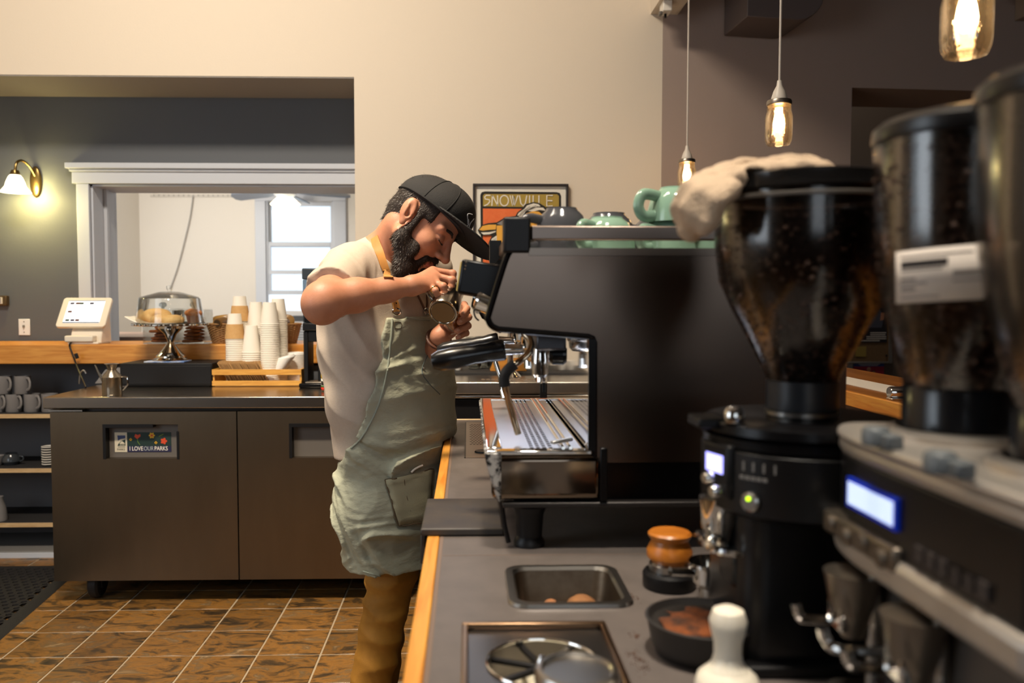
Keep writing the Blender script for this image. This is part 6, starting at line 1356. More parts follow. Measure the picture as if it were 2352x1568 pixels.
ob('spout', MB().lathe([(0.012, -0.03), (0.02, 0.0), (0.022, 0.028), (0, 0.03)], (sx_, -0.01, zz(1190)), n=24), CHROME, t)
ob('fork', MB().tube(catmull([(sx_ + 0.05, -0.035, zz(1250)), (sx_ + 0.0, -0.04, zz(1243)), (sx_ - 0.014, -0.03, zz(1236)), (sx_ - 0.014, 0.02, zz(1236)), (sx_ + 0.0, 0.03, zz(1243)), (sx_ + 0.05, 0.025, zz(1250))], 6), 0.0055, 10), CHROME, t)
ob('chute', MB().box(sx_ + 0.01, sx_ + 0.05, -0.035, 0.02, zz(1330), zz(1236)), M('chute_grey', (70, 72, 72), 0.25, 0.9), t, bevel=0.006)
ob('back_plate', MB().box(sx_ + 0.052, sx_ + 0.058, -0.045, 0.05, zz(1450), zz(1200)), M('plate_brown', (60, 42, 38), 0.25, 0.5), t)
beans('coffee_beans', 'dark roasted coffee beans filling the cone hopper under the towel', t.location, [(r - 0.003, z) for r, z in hp_[:5]] + [(0.096, zz(560)), (0.096, zz(505)), (0.05, zz(498)), (0.0, zz(496))], 2200, 3)
# portafilter resting beside the tamper
t = thing('portafilter', 'chrome portafilter lying between the wooden tamper and black grinder', 'portafilter', (P(1625, 1330, 1.08).x, 1.085, CZ))
ob('basket', MB().lathe([(0, 0.028), (0.02, 0.028), (0.027, 0.036), (0.029, 0.056), (0.032, 0.058), (0.032, 0.062), (0.027, 0.062), (0.025, 0.04), (0, 0.036)], (0.008, 0, 0), n=32), CHROME, t)
ob('spout', MB().lathe([(0, 0.0005), (0.014, 0.0005), (0.018, 0.014), (0.018, 0.0278), (0, 0.0278)], (0.008, 0, 0), n=20), STEEL, t)
ob('neck', MB().cyl((-0.02, -0.004, 0.05), (-0.052, -0.012, 0.053), 0.0075, 0.006, 14), CHROME, t)
# near grinder with two hoppers
G2X = P(2207, 700, 0.733).x; YH = (0.733, 0.578); zz2 = lambda py: P(2207, py, 0.733).z - CZ
t = thing('twin_grinder', 'large silver and black twin-hopper grinder at right edge', 'coffee grinder', (G2X, 0.655, CZ))
xf = P(1889, 1010, 0.80).x - G2X
SILV = M('satin_silver', (196, 188, 178), 0.4, 0.8)
ptop = P(2000, 985, 0.78).z - CZ
def stadium(x0_, x1_, y0_, y1_, r): return rrect(x0_, y0_, x1_, y1_, r, 8)
OUT = [(xf + 0.045 - 0.045 * math.cos(t_), 0.068 + 0.105 * math.sin(t_)) for t_ in [math.pi / 2 * k / 12 for k in range(13)]] + [(0.10, 0.173), (0.13, 0.15), (0.14, 0.12), (0.14, -0.19), (xf + 0.03, -0.19), (xf, -0.15)]
OUT = OUT[::-1]
def sc_(pts, k): return [(x * (1 - k / 0.12) + 0.02 * k / 0.12, y * (1 - k / 0.18)) for x, y in pts]
def slab2(name, pts, z0_, z1_, mat, bev=0.004, par=None, label=None): return ob(name, MB().prism(pts, z0_, z1_, u=(1, 0, 0), v=(0, 1, 0), w=(0, 0, 1)), mat, par or t, bevel=bev, seg=3, label=label)
slab2('top_plate', OUT, ptop - 0.009, ptop, SILV, 0.004, label='satin silver top plate')
slab2('top_rim', sc_(OUT, 0.002), ptop - 0.021, ptop - 0.0095, SILV, 0.004)
slab2('display_band', sc_(OUT, 0.004), ptop - 0.088, ptop - 0.0215, M('band_black', (15, 14, 16), 0.3), 0.002)
slab2('lower_band', sc_(OUT, -0.001), ptop - 0.118, ptop - 0.0885, SILV, 0.008)
slab2('body', sc_(OUT, 0.03), 0.02, ptop - 0.1185, M('grinder_grey', (96, 90, 84), 0.4, 0.6), 0.01)
slab2('base', sc_(OUT, -0.01), 0.0005, 0.0195, M('base_dark', (58, 54, 50), 0.4, 0.5), 0.006)
xd = xf + 0.0015
lc0, lc1 = P(1957, 1136, 0.75), P(2063, 1188, 0.665)
ly0, ly1, lz_ = -0.012, 0.088, ptop - 0.062
ob('display', MB().box(xf - 0.0005, xf + 0.006, 0.655 * 0 + 0.008, 0.088, ptop - 0.062, ptop - 0.042), M('lcd_blue_white', (206, 222, 255), 0.3, emit=((196, 214, 255), 0.95)), t)
ob('display_frame', MB().box(xf + 0.0002, xf + 0.006, 0.004, 0.092, ptop - 0.0655, ptop - 0.0385), M('lcd_blue_edge', (10, 50, 190), 0.3, emit=((0, 40, 170), 0.15)), t)
for k in range(6): ob('name_mark', MB().box(xf + 0.0012, xf + 0.004, -0.115 + 0.016 * k, -0.103 + 0.016 * k, ptop - 0.080, ptop - 0.068), M('dim_letter', (52, 44, 42), 0.6), t)
BTN = M('button_pewter', (120, 110, 98), 0.35, 0.9)
for k in range(4): ob('button', MB().lathe([(0, 0), (0.0085, 0), (0.0085, 0.007), (0.006, 0.010), (0, 0.010)], (xf + 0.003, 0.115 - k * 0.032, ptop - 0.088 - 0.004 * (k % 2)), (-1, 0, 0), 20), BTN, t)
slab2('button_panel', [(xf - 0.003, 0.0), (xf + 0.02, 0.0), (xf + 0.02, 0.135), (xf - 0.003, 0.135)], ptop - 0.100, ptop - 0.078, BTN, 0.004)
for k, yy in enumerate((0.085, -0.02)):
    ob('spout', MB().lathe([(0.010, -0.05), (0.02, -0.02), (0.026, 0.01), (0, 0.012)], (xf + 0.005, yy, ptop - 0.135), n=24), M('spout_pewter', (130, 120, 108), 0.3, 0.9), t)
    ob('fork', MB().tube(catmull([(xf + 0.05, yy - 0.035, ptop - 0.185), (xf - 0.02, yy - 0.036, ptop - 0.183), (xf - 0.032, yy - 0.03, ptop - 0.176), (xf - 0.036, yy - 0.03, ptop - 0.165)], 6), 0.005, 10), CHROME, t)
    ob('fork', MB().tube(catmull([(xf + 0.05, yy + 0.035, ptop - 0.185), (xf - 0.02, yy + 0.036, ptop - 0.183), (xf - 0.032, yy + 0.03, ptop - 0.176), (xf - 0.036, yy + 0.03, ptop - 0.165)], 6), 0.005, 10), CHROME, t)
    ob('switch_plate', MB().box(xf - 0.012, xf - 0.002, yy - 0.012, yy + 0.016, ptop - 0.178, ptop - 0.152), CHROME, t, bevel=0.003)
    ob('stop_bracket', MB().prism(rrect(xf - 0.06, yy - 0.05, xf + 0.06, yy + 0.035, 0.02), ptop - 0.255, ptop - 0.25, u=(1, 0, 0), v=(0, 1, 0), w=(0, 0, 1)), M('bracket_grey', (78, 74, 72), 0.3, 0.8), t, bevel=0.001)
    ob('bracket_stem', MB().cyl((xf + 0.02, yy - 0.01, ptop - 0.25), (xf + 0.02, yy - 0.01, ptop - 0.12), 0.006, n=12), STEEL, t)
for k, (px, py) in enumerate(((2012, 990), (2160, 1048))):
    q = PZ(px, py, CZ + ptop + 0.012); ob('adjust_knob', MB().lathe([(0, 0), (0.0115, 0), (0.0115, 0.012), (0.009, 0.016), (0, 0.016)], (q.x - G2X, q.y - 0.655, ptop), n=18).box(q.x - G2X - 0.002, q.x - G2X + 0.012, q.y - 0.655 - 0.024, q.y - 0.655 - 0.0, ptop, ptop + 0.012), M('knob_slate', (92, 96, 98), 0.45), t, bevel=0.002)
for k, yh in enumerate(YH):
    dy = yh - 0.655; zl_ = lambda py: zz2(py)
    prof2 = [(0.0445, zl_(886)), (0.05, zl_(850)), (0.058, zl_(770)), (0.066, zl_(680)), (0.0725, zl_(560)), (0.074, zl_(430)), (0.0745, zl_(322))]
    ob('seat_ring', MB().lathe([(0.05, ptop), (0.062, ptop), (0.062, ptop + 0.006), (0.052, ptop + 0.009)], (0, dy, 0), n=44, closed=True), SILV, t)
    ob('collar', MB().lathe([(0, ptop), (0.046, ptop), (0.0465, zl_(892)), (0.045, zl_(886)), (0, zl_(886))], (0, dy, 0), n=44), M('collar_black', (24, 25, 28), 0.2), t)
    ob('hopper', MB().lathe(prof2 + [(r - 0.0025, z) for r, z in reversed(prof2)], (0, dy, 0), n=56, closed=True), HOPC, t)
    ob('hopper_lid', MB().lathe([(0.0, zl_(325)), (0.0755, zl_(325)), (0.0765, zl_(318)), (0.0755, zl_(292)), (0.068, zl_(274)), (0.05, zl_(262)), (0, zl_(252))], (0, dy, 0), n=56), M('hopper_lid_black', (26, 24, 24), 0.3), t)
    pb_ = [(r - 0.003, z) for r, z in prof2[:6]] + ([(0.0712, zl_(345)), (0.03, zl_(340)), (0, zl_(338))] if k == 0 else [])
    if k == 0: beans('coffee_beans', 'dark roasted coffee beans in the labelled tall hopper', Vector(t.location) + Vector((0, dy, 0)), pb_, 1700, 11)
    else: beans('coffee_beans', 'dark roasted coffee beans low in the hopper cut by the right edge', Vector(t.location) + Vector((0, dy, 0)), [(r - 0.003, z) for r, z in prof2[:3]] + [(0.03, zl_(765)), (0, zl_(763))], 700, 12)
# label on the tall hopper
def hop_label(yh, a0_, a1_, py0, py1, name, label, tilt=0.0):
    tt = thing(name, label, 'label', (G2X, yh, CZ + zz2((py0 + py1) / 2)))
    R_ = lambda z: 0.0705 + 0.0023 + (z) * 0.03; H = zz2(py0) - zz2(py1); n = 14; vs = []; fs = []
    for k in range(n + 1):
        u_ = k / n; a_ = a0_ + (a1_ - a0_) * u_; dz = tilt * (u_ - 0.5)
        for z in (-H / 2, H / 2): r = R_(z); vs.append((r * math.cos(a_), r * math.sin(a_), z + dz))
    fs = [(2 * k, 2 * k + 2, 2 * k + 3, 2 * k + 1) for k in range(n)]
    o = ob('paper', MB().add(vs, fs), M('label_paper', (206, 194, 182), 0.7), tt); md = o.modifiers.new('t', 'SOLIDIFY'); md.thickness = 0.0003; md.offset = 1
    def bar(u0, u1, v0, v1, mat):
        vs = []; m = 6
        for k in range(m + 1):
            u_ = u0 + (u1 - u0) * k / m; a_ = a0_ + (a1_ - a0_) * u_; dz = tilt * (u_ - 0.5)
            for v in (v0, v1): z = -H / 2 + H * v; r = R_(z) + 0.0006; vs.append((r * math.cos(a_), r * math.sin(a_), z + dz))
        ob('print_line', MB().add(vs, [(2 * k, 2 * k + 2, 2 * k + 3, 2 * k + 1) for k in range(m)]), mat, tt)
    D_ = M('label_ink', (60, 54, 52), 0.8); D2 = M('label_ink_pale', (138, 128, 120), 0.8)
    bar(.06, .46, .66, .80, D_); bar(.06, .42, .60, .64, D2); bar(.5, .72, .45, .56, D2); bar(.06, .2, .42, .48, D2); bar(.06, .3, .34, .38, D2); bar(.06, .2, .22, .3, D2); bar(.5, .7, .34, .38, D2); bar(.05, .65, .86, .9, D2); bar(.06, .4, .08, .12, D2)
hop_label(YH[0], math.radians(196), math.radians(272), 575, 690, 'hopper_label', 'white printed paper label stuck on the tall hopper', tilt=0.006)
# ---------------------------------------------------------------- towel over the cone hopper
tq = lambda px, py, Y: P(px, py, Y)
TOW = M('beige_towel', (198, 172, 144), 0.95, bump=(220, 0.7, (1, 3, 1)))
pts = [tq(1915, 408, 0.93), tq(1885, 388, 0.92), tq(1840, 384, 0.92), tq(1770, 398, 0.91), tq(1700, 410, 0.90), tq(1650, 428, 0.89), tq(1616, 462, 0.885), tq(1600, 505, 0.88)]
cz2 = P(1800, 404, GY).z
lo = np.array([min(p.x for p in pts) - 0.06, 0.78, P(1600, 560, 0.9).z]); hi = np.array([max(p.x for p in pts) + 0.05, 1.03, P(1600, 340, 0.9).z])
f = SDF(lo, hi, 0.0026)
def strand(q, rs, k=0.006): f.chain([tuple(v) for v in catmull(q, 3)], [rs[min(int(i / 3), len(rs) - 1)] for i in range(3 * (len(q) - 1) + 1)], k)
strand(pts, [0.007, 0.010, 0.011, 0.011, 0.011, 0.013, 0.016, 0.012])
strand([v + Vector((0, 0.02, 0.004)) for v in pts[1:6]] , [0.011, 0.013, 0.013, 0.012, 0.011])
strand([tq(1905, 400, 0.97), tq(1860, 374, 0.97), tq(1800, 379, 0.97), tq(1730, 388, 0.965), tq(1670, 396, 0.95), tq(1620, 420, 0.93), tq(1592, 450, 0.92), tq(1578, 500, 0.915), tq(1588, 535, 0.91)], [0.008, 0.012, 0.012, 0.012, 0.013, 0.015, 0.015, 0.013, 0.008])
strand([tq(1690, 430, 0.87), tq(1650, 460, 0.865), tq(1632, 500, 0.87), tq(1615, 528, 0.875)], [0.009, 0.011, 0.010, 0.008])
f.ell(tq(1606, 470, 0.9), (0.022, 0.03, 0.03), 0.012)
f.shift(lambda x, y, z: -0.0045 * (0.6 - np.abs(np.sin(75 * (y + 0.35 * z - 0.2 * x) + 2.2 * np.sin(22 * x + 15 * z)))) - 0.002 * (0.6 - np.abs(np.sin(110 * (z + 0.4 * x) + 3 * np.sin(30 * y + 12 * x)))))
# keep the towel off the lid and hopper
gcx, gcy = gc.x, GY
f.cut(lambda x, y, z: np.minimum(0.1045 - np.sqrt((x - gcx) ** 2 + (y - gcy) ** 2), (CZ + zz(404)) - z))
tag(mesh_obj('towel', relax(f.mesh('towel'), 2), TOW), 'beige cleaning towel draped over the lid of the cone hopper', 'towel')
# ---------------------------------------------------------------- the barista
from mathutils.bvhtree import BVHTree
SKIN = M('skin', (200, 140, 110), 0.5, sub=0.06, noise=(38, (186, 124, 94), (1, 1, 1), 0.25), bump=(420, 0.12, (1, 1, 1)))
TF, TR = Vector((0.866, -0.5, 0)), Vector((-0.5, -0.866, 0))
RB = 0.62
T0 = P(905, 960, 2.40); T0.z = 0
FR = (tuple(T0), (TF, TR, (0, 0, 1)), (1, RB, 1))
def tl(p): q = Vector(p) - T0; return (q.dot(TF), q.dot(TR) * RB, q.z)
def TP(px, py): return tl(P(px, py, 2.40))
TORSO = [(TP(907, 985), 0.112), (TP(895, 870), 0.121), (TP(875, 750), 0.123), (TP(870, 680), 0.112), (TP(872, 628), 0.082)]
S_R, E_R, W_R = P(800, 624, 2.28), P(746, 690, 1.985), P(946, 656, 2.10)
NB = P(884, 598, 2.375)
S_L, E_L, W_L = Vector((NB.x + 0.118, 2.55, 1.375)), P(972, 872, 2.47), P(1010, 772, 2.265)
# head frame
yw, pt = math.radians(21), math.radians(38.5)
hz = Vector((math.cos(yw), -math.sin(yw), 0))
FH = hz * math.cos(pt) - Vector((0, 0, 1)) * math.sin(pt); UH = hz * math.sin(pt) + Vector((0, 0, 1)) * math.cos(pt); RH = FH.cross(UH)
rl = math.radians(16); RH, UH = RH * math.cos(rl) + UH * math.sin(rl), UH * math.cos(rl) - RH * math.sin(rl)
HS = 1.05
HO = P(943, 492, 2.215) - RH * 0.078 * HS
def hl(f, r, u): return HO + (FH * f + RH * r + UH * u) * HS
HA = (FH, RH, UH)
def hr(*r): return tuple(x * HS for x in r)
f = SDF((-0.50, 1.88, 0.04), (0.055, 2.76, 1.68), 0.0032)
for (a, ra), (b, rb) in zip(TORSO, TORSO[1:]): f.cap(a, b, ra, rb, 0.05, fr=FR)
# shoulders, neck
f.cap(S_R, NB, 0.058, 0.06, 0.05); f.cap(S_L, NB, 0.058, 0.06, 0.05)
f.cap(NB + Vector((-0.012, 0, 0)), hl(-0.03, 0, -0.035), 0.058, 0.053, 0.03)
# arms
def arm(S, E, W, k=0.02):
    M_ = E.lerp(W, 0.35); f.cap(S, S.lerp(E, 0.5), 0.056, 0.05, k); f.cap(S.lerp(E, 0.5), E, 0.05, 0.044, k); f.cap(E, M_, 0.044, 0.0395, k); f.cap(M_, E.lerp(W, 0.7), 0.0395, 0.029, k); f.cap(E.lerp(W, 0.7), W, 0.029, 0.0225, k)
arm(S_R, E_R, W_R); arm(S_L, E_L, W_L)
f.ell(E_R + Vector((-0.008, -0.004, -0.01)), (0.046, 0.046, 0.048), 0.02)
# hands
def finger(pts, r0, r1=None, k=0.004):
    r1 = r1 or r0 * 0.86; n = len(pts) - 1
    for i in range(n): f.cap(pts[i], pts[i + 1], r0 + (r1 - r0) * i / n, r0 + (r1 - r0) * (i + 1) / n, k)
    for i in range(1, n): f.ell(pts[i], r0 * 1.06 if i == 1 else r0 * 0.98, k)
MC = [P(994, 621, 2.165), P(1001, 634, 2.148), P(1000, 648, 2.13), P(991, 658, 2.112)]
RF = [[MC[0], P(1040, 628, 2.17), P(1041, 646, 2.165), P(1037, 661, 2.155)], [MC[1], P(1038, 643, 2.142), P(1036, 660, 2.142), P(1027, 670, 2.15)],
      [MC[2], P(1018, 657, 2.108), P(1021, 672, 2.11), P(1015, 682, 2.128)], [MC[3], P(1000, 667, 2.093), P(1006, 677, 2.10), P(1002, 684, 2.115)]]
WR2 = W_R.lerp(MC[1], 0.15)
for m_, r in zip(MC, (0.0145, 0.0155, 0.0145, 0.0125)): f.cap(W_R, m_, 0.019, r * 0.82, 0.014)
for q, r in zip(RF, (0.0095, 0.0098, 0.0092, 0.0080)): finger(q, r)
f.cap(W_R, P(966, 646, 2.15), 0.02, 0.015, 0.012); finger([P(966, 646, 2.15), P(996, 652, 2.19), P(1016, 662, 2.185), P(1026, 670, 2.17)], 0.0115, 0.0095)
ML = [P(1040, 716, 2.285), P(1042, 733, 2.29), P(1040, 750, 2.288), P(1036, 765, 2.28)]
LF = [[ML[0], P(1066, 700, 2.265), P(1072, 709, 2.235), P(1063, 722, 2.205)], [ML[1], P(1071, 719, 2.265), P(1076, 728, 2.23), P(1056, 740, 2.197)],
      [ML[2], P(1070, 740, 2.263), P(1075, 748, 2.23), P(1050, 760, 2.195)], [ML[3], P(1063, 758, 2.258), P(1071, 765, 2.23), P(1052, 775, 2.202)]]
for m_, r in zip(ML, (0.0145, 0.0155, 0.0145, 0.0125)): f.cap(W_L, m_, 0.019, r, 0.014)
for q, r in zip(LF, (0.0098, 0.0100, 0.0095, 0.0085)): finger(q, r)
finger([P(1022, 752, 2.27), P(1018, 735, 2.25), P(1020, 718, 2.235), P(1026, 706, 2.225)], 0.0115, 0.009)
# head
f.ell(hl(0.002, 0, 0.05), hr(0.095, 0.077, 0.081), 0.02, A=HA)
f.ell(hl(0.034, 0, -0.02), hr(0.064, 0.064, 0.08), 0.02, A=HA)
f.ell(hl(0.05, 0, -0.07), hr(0.045, 0.042, 0.042), 0.02, A=HA)
for s in (-1, 1):
    f.cap(hl(0.0, 0.056 * s, -0.05), hl(0.075, 0.02 * s, -0.1), 0.018 * HS, 0.02 * HS, 0.02)
    f.ell(hl(0.066, 0.038 * s, -0.024), hr(0.022, 0.022, 0.022), 0.02, A=HA)
    f.cap(hl(0.088, 0.006 * s, 0.026), hl(0.078, 0.05 * s, 0.026), 0.0115 * HS, 0.0115 * HS, 0.014)
f.ell(hl(0.082, 0, -0.105), hr(0.018, 0.022, 0.016), 0.015, A=HA)
f.ell(hl(0.086, 0, -0.055), hr(0.015, 0.026, 0.02), 0.014, A=HA)
for s in (-1, 1): f.ell(hl(0.106, 0.032 * s, 0.006), hr(0.016, 0.018, 0.0125), 0.014, 'sub', HA)
for s in (-1, 1):
    f.ell(hl(0.0815, 0.032 * s, 0.005), hr(0.0145, 0.0155, 0.0125), 0.004, A=HA)
f.cap(hl(0.094, 0, 0.022), hl(0.117, 0, -0.022), 0.0085 * HS, 0.0125 * HS, 0.01)
f.ell(hl(0.121, 0, -0.026), hr(0.0125, 0.012, 0.0115), 0.007, A=HA)
for s in (-1, 1): f.ell(hl(0.106, 0.0135 * s, -0.029), hr(0.012, 0.0085, 0.009), 0.006, A=HA)
for s in (-1, 1): f.ell(hl(0.111, 0.0075 * s, -0.0385), hr(0.007, 0.0035, 0.003), 0.002, 'sub', HA)
f.ell(hl(0.0985, 0, -0.0545), hr(0.0085, 0.021, 0.0052), 0.003, A=HA); f.ell(hl(0.0965, 0, -0.0655), hr(0.0085, 0.018, 0.0055), 0.003, A=HA)
f.ell(hl(0.107, 0, -0.0598), hr(0.0055, 0.02, 0.0010), 0.002, 'sub', HA)
for s in (-1, 1):
    tu = (UH * 0.95 - FH * 0.25).normalized(); ta = (FH * 0.95 + UH * 0.25).normalized(); EA = (ta, RH, tu)
    f.ell(hl(-0.012, 0.0805 * s, 0.006), hr(0.020, 0.0085, 0.034), 0.006, A=EA)
    f.ell(hl(-0.006, 0.0905 * s, 0.010), hr(0.012, 0.006, 0.021), 0.003, 'sub', EA)
    f.ell(hl(-0.003, 0.088 * s, -0.004), hr(0.007, 0.008, 0.009), 0.003, 'sub', EA)
    f.ell(hl(-0.014, 0.088 * s, 0.006), hr(0.004, 0.0035, 0.016), 0.004, A=EA)
    f.ell(hl(-0.004, 0.079 * s, -0.027), hr(0.009, 0.006, 0.009), 0.005, A=EA)
# legs
HK = {'r': (P(880, 1000, 2.35), P(902, 1310, 2.35), P(838, 1640, 2.35), 0.0), 'l': (P(915, 1000, 2.47), P(895, 1310, 2.49), P(862, 1640, 2.49), 0.0)}
for k_ in 'rl':
    a, b, c, _ = HK[k_]; f.cap(a, b, 0.082, 0.056, 0.03); f.cap(b, c, 0.056, 0.036, 0.02)
me = relax(f.mesh('person'), 1, 0.4); me.materials.append(SKIN)
# lips take a second material
LIP = M('lips', (176, 104, 92), 0.45); me.materials.append(LIP)
nP = len(me.polygons); ce = np.empty(nP * 3, np.float32); me.polygons.foreach_get('center', ce); ce = ce.reshape(-1, 3)
def loc(c): q = (c - np.array(HO)) / HS; return q @ np.array(FH), q @ np.array(RH), q @ np.array(UH)
lf, lr, lu = loc(ce); mi = ((lf > 0.088) & (np.abs(lr) < 0.021) & (lu < -0.0495) & (lu > -0.072) & (lu < -0.049 - 0.35 * np.abs(lr) * 0.3)).astype(np.int32); me.polygons.foreach_set('material_index', mi)
person = bpy.data.objects.new('person', me); COL.objects.link(person)
tag(person, 'bearded man in black cap and green apron pouring milk beside the counter', 'person')
def pchild(name, sd, mat, rel=1, par=None, label=None):
    m_ = relax(sd.mesh(name), rel) if rel else sd.mesh(name); o = mesh_obj(name, m_, mat, par or person)
    if label: o['label'] = label
    return o
# T-shirt
SHIRT = M('oatmeal_jersey', (192, 176, 160), 0.9, noise=(110, (182, 166, 150), (1, 1, 1), 0.3), bump=(300, 0.15, (1, 1, 1)))
g = SDF((-0.50, 1.98, 0.80), (0.0, 2.76, 1.48), 0.004)
TS = [(TP(897, 1030), 0.126), (TP(893, 900), 0.132), (TP(880, 790), 0.134), (TP(870, 690), 0.124), (TP(872, 628), 0.09)]
for (a, ra), (b, rb) in zip(TS, TS[1:]): g.cap(a, b, ra, rb, 0.05, fr=FR)
g.cap(S_R, NB, 0.066, 0.066, 0.05); g.cap(S_L, NB, 0.066, 0.066, 0.05)
for S, E in ((S_R, E_R), (S_L, E_L)):
    g2 = SDF(g.lo, g.lo + g.h * (np.array(g.n) - 1), g.h); g2.n = g.n; g2.ax = g.ax; g2.D = np.full(g.n, 0.5, np.float32)
    ax = (E - S).normalized(); L = (E - S).length; cutp = S + ax * L * 0.76
    g2.cap(S, S.lerp(E, 0.95), 0.066, 0.066, 0); g2.cut(lambda x, y, z: (x - cutp.x) * ax.x + (y - cutp.y) * ax.y + (z - cutp.z) * ax.z)
    k = 0.03; hh = np.clip(k - np.abs(g.D - g2.D), 0, None) / k; g.D = np.minimum(g.D, g2.D) - hh * hh * k * 0.25
nd = (hl(-0.03, 0, -0.035) - NB).normalized()
g.cap(NB + nd * 0.012 + TF * 0.012, NB + nd * 0.2 + TF * 0.03, 0.066, 0.085, 0.006, op='sub')
zb = P(850, 1034, 2.4).z
g.cut(lambda x, y, z: zb - z + 0 * x + 0 * y)
def folds(x, y, z):
    w1 = 3.0 * np.sin(11 * x + 7 * z + 1) + 2.0 * np.sin(17 * y - 9 * z)
    return -0.0034 * (0.6 - np.abs(np.sin(17 * (z + 1.3 * x) + w1))) + 0.0016 * np.sin(34 * (x - 0.7 * z + 0.4 * y) + 1.7 * w1) * np.sin(8 * z + 3)
g.shift(folds)
shirt = pchild('t_shirt', g, SHIRT, 1)
# trousers
TROU = M('mustard_twill', (166, 116, 34), 0.7, noise=(50, (150, 103, 28), (1, 1, 1), 0.3), bump=(300, 0.2, (1, 1, 3)))
g = SDF((-0.50, 2.15, 0.03), (0.02, 2.68, 1.02), 0.0045)
for k_ in 'rl':
    a, b, c, _ = HK[k_]; g.cap(a, b, 0.088, 0.067, 0.03); g.cap(b, c, 0.067, 0.059, 0.03)
g.cap(TORSO[0][0], TP(906, 925), 0.117, 0.12, 0.04, fr=FR)
g.cut(lambda x, y, z: np.maximum(z - 0.95, 0.06 - z) + 0 * x + 0 * y)
g.shift(lambda x, y, z: -0.0065 * (0.6 - np.abs(np.sin(22 * (z - 0.7 * x) + 2.5 * np.sin(13 * x + 9 * z) + 1.5 * np.sin(21 * y)))) - 0.003 * (0.6 - np.abs(np.sin(41 * (z + 0.5 * x) + 2 * np.sin(17 * x - 11 * z)))))
g.cut(lambda x, y, z: x - (X0 - 0.012) + 0 * y + 0 * z)
pchild('trousers', g, TROU, 1)
SHOE = M('dark_shoe', (40, 34, 30), 0.5)
for k_ in 'rl':
    c = HK[k_][2]; g = SDF((c.x - 0.11, c.y - 0.09, -0.01), (c.x + 0.25, c.y + 0.09, 0.14), 0.005)
    g.ell((c.x - 0.01, c.y, 0.05), (0.06, 0.042, 0.055), 0.03); g.cap((c.x, c.y, 0.035), (c.x + 0.17, c.y - 0.02, 0.03), 0.038, 0.03, 0.04); g.cap((c.x, c.y, 0.06), (c.x, c.y, 0.11), 0.045, 0.046, 0.02)
    g.cut(lambda x, y, z: np.maximum(0.0008 - z, z - 0.125) + 0 * x + 0 * y); pchild('shoe', g, SHOE, 1)
# apron
APR = M('sage_canvas', (172, 172, 150), 0.85, noise=(6, (152, 154, 134), (1, 1, 1), 0.3), bump=(26, 0.9, (1.4, 1.4, 2.4)))
g = SDF((-0.46, 2.10, 0.46), (0.03, 2.72, 1.30), 0.004)
TA = [(TP(916, 1345), 0.118), (TP(908, 1150), 0.131), (TP(908, 985), 0.137), (TP(899, 880), 0.144), (TP(880, 760), 0.144), (TP(873, 690), 0.134)]
for (a, ra), (b, rb) in zip(TA, TA[1:]): g.cap(a, b, ra, rb, 0.05, fr=FR)
zs_ = np.array([P(900, y, 2.4).z for y in (1340, 1100, 1040, 1030, 1000, 930, 850, 780, 722)]); th_ = np.radians([128, 126, 122, 104, 82, 64, 51, 42, 36])
cz = np.array([P(900, y, 2.4).z for y in (1345, 1150, 985, 880, 760, 690)]); ca = np.array([t_[0][0] for t_ in TA]); cb_ = np.array([t_[0][1] for t_ in TA])
ztop = P(940, 727, 2.4).z; zhem = P(900, 1318, 2.24).z
def apcut(x, y, z):
    z1 = z.ravel(); a0_ = np.interp(z1, cz, ca)[None, None, :]; b0_ = np.interp(z1, cz, cb_)[None, None, :]; tm = np.interp(z1, zs_, th_)[None, None, :]
    X, Y = x - T0.x, y - T0.y; a = X * TF.x + Y * TF.y - a0_; b = (X * TR.x + Y * TR.y) * RB - b0_
    th = np.abs(np.arctan2(b, a)); r = np.sqrt(a * a + b * b)
    d = (th - tm) * np.maximum(r, 0.02)
    return np.maximum(d, np.maximum(z - ztop - 0.02 * (a - 0.1), zhem - z - 0.06 * (a - 0.05)))
def apfold(x, y, z):
    q = x * 0.866 - y * 0.5
    w1 = 2.2 * np.sin(13 * q + 6 * z + 0.5) + 1.6 * np.sin(23 * q - 15 * z) + 1.2 * np.sin(31 * z + 9 * q + 2); w2 = 2.0 * np.sin(9 * q - 12 * z + 1) + 1.5 * np.sin(27 * q + 19 * z)
    rd = lambda p: 0.62 - np.abs(np.sin(p))
    e = np.exp(-((z - 0.865) / 0.07) ** 2); e2 = np.exp(-((z - 0.66) / 0.16) ** 2); e3 = np.exp(-((z - 1.12) / 0.13) ** 2)
    m1 = 0.5 + 0.5 * np.sin(15 * q + 11 * z + w2)
    return -(e * 0.024 * m1 * rd(36 * (z - 0.45 * q) + w1) + e2 * 0.011 * (0.3 + 0.7 * m1) * rd(24 * (z + 0.75 * q) + 1.2 * w2) + e3 * 0.012 * rd(17 * (q + 0.55 * z) + 0.8 * w1) + 0.006 * rd(48 * (z - 0.3 * q) + 1.6 * w1) * m1 + 0.002 * rd(95 * (0.5 * z + q) + 2 * w2))
g.cut(apcut); g.shift(apfold); g.cut(lambda x, y, z: np.where(z < 0.886, x - (X0 - 0.003), -1.0) + 0 * y)
apron = pchild('apron', g, APR, 1)
bpy.context.view_layer.update()
def bvh(o): m_ = o.data; return BVHTree.FromPolygons([v.co[:] for v in m_.vertices], [p.vertices[:] for p in m_.polygons])
B_AP, B_SH, B_BODY = bvh(apron), bvh(shirt), bvh(person)
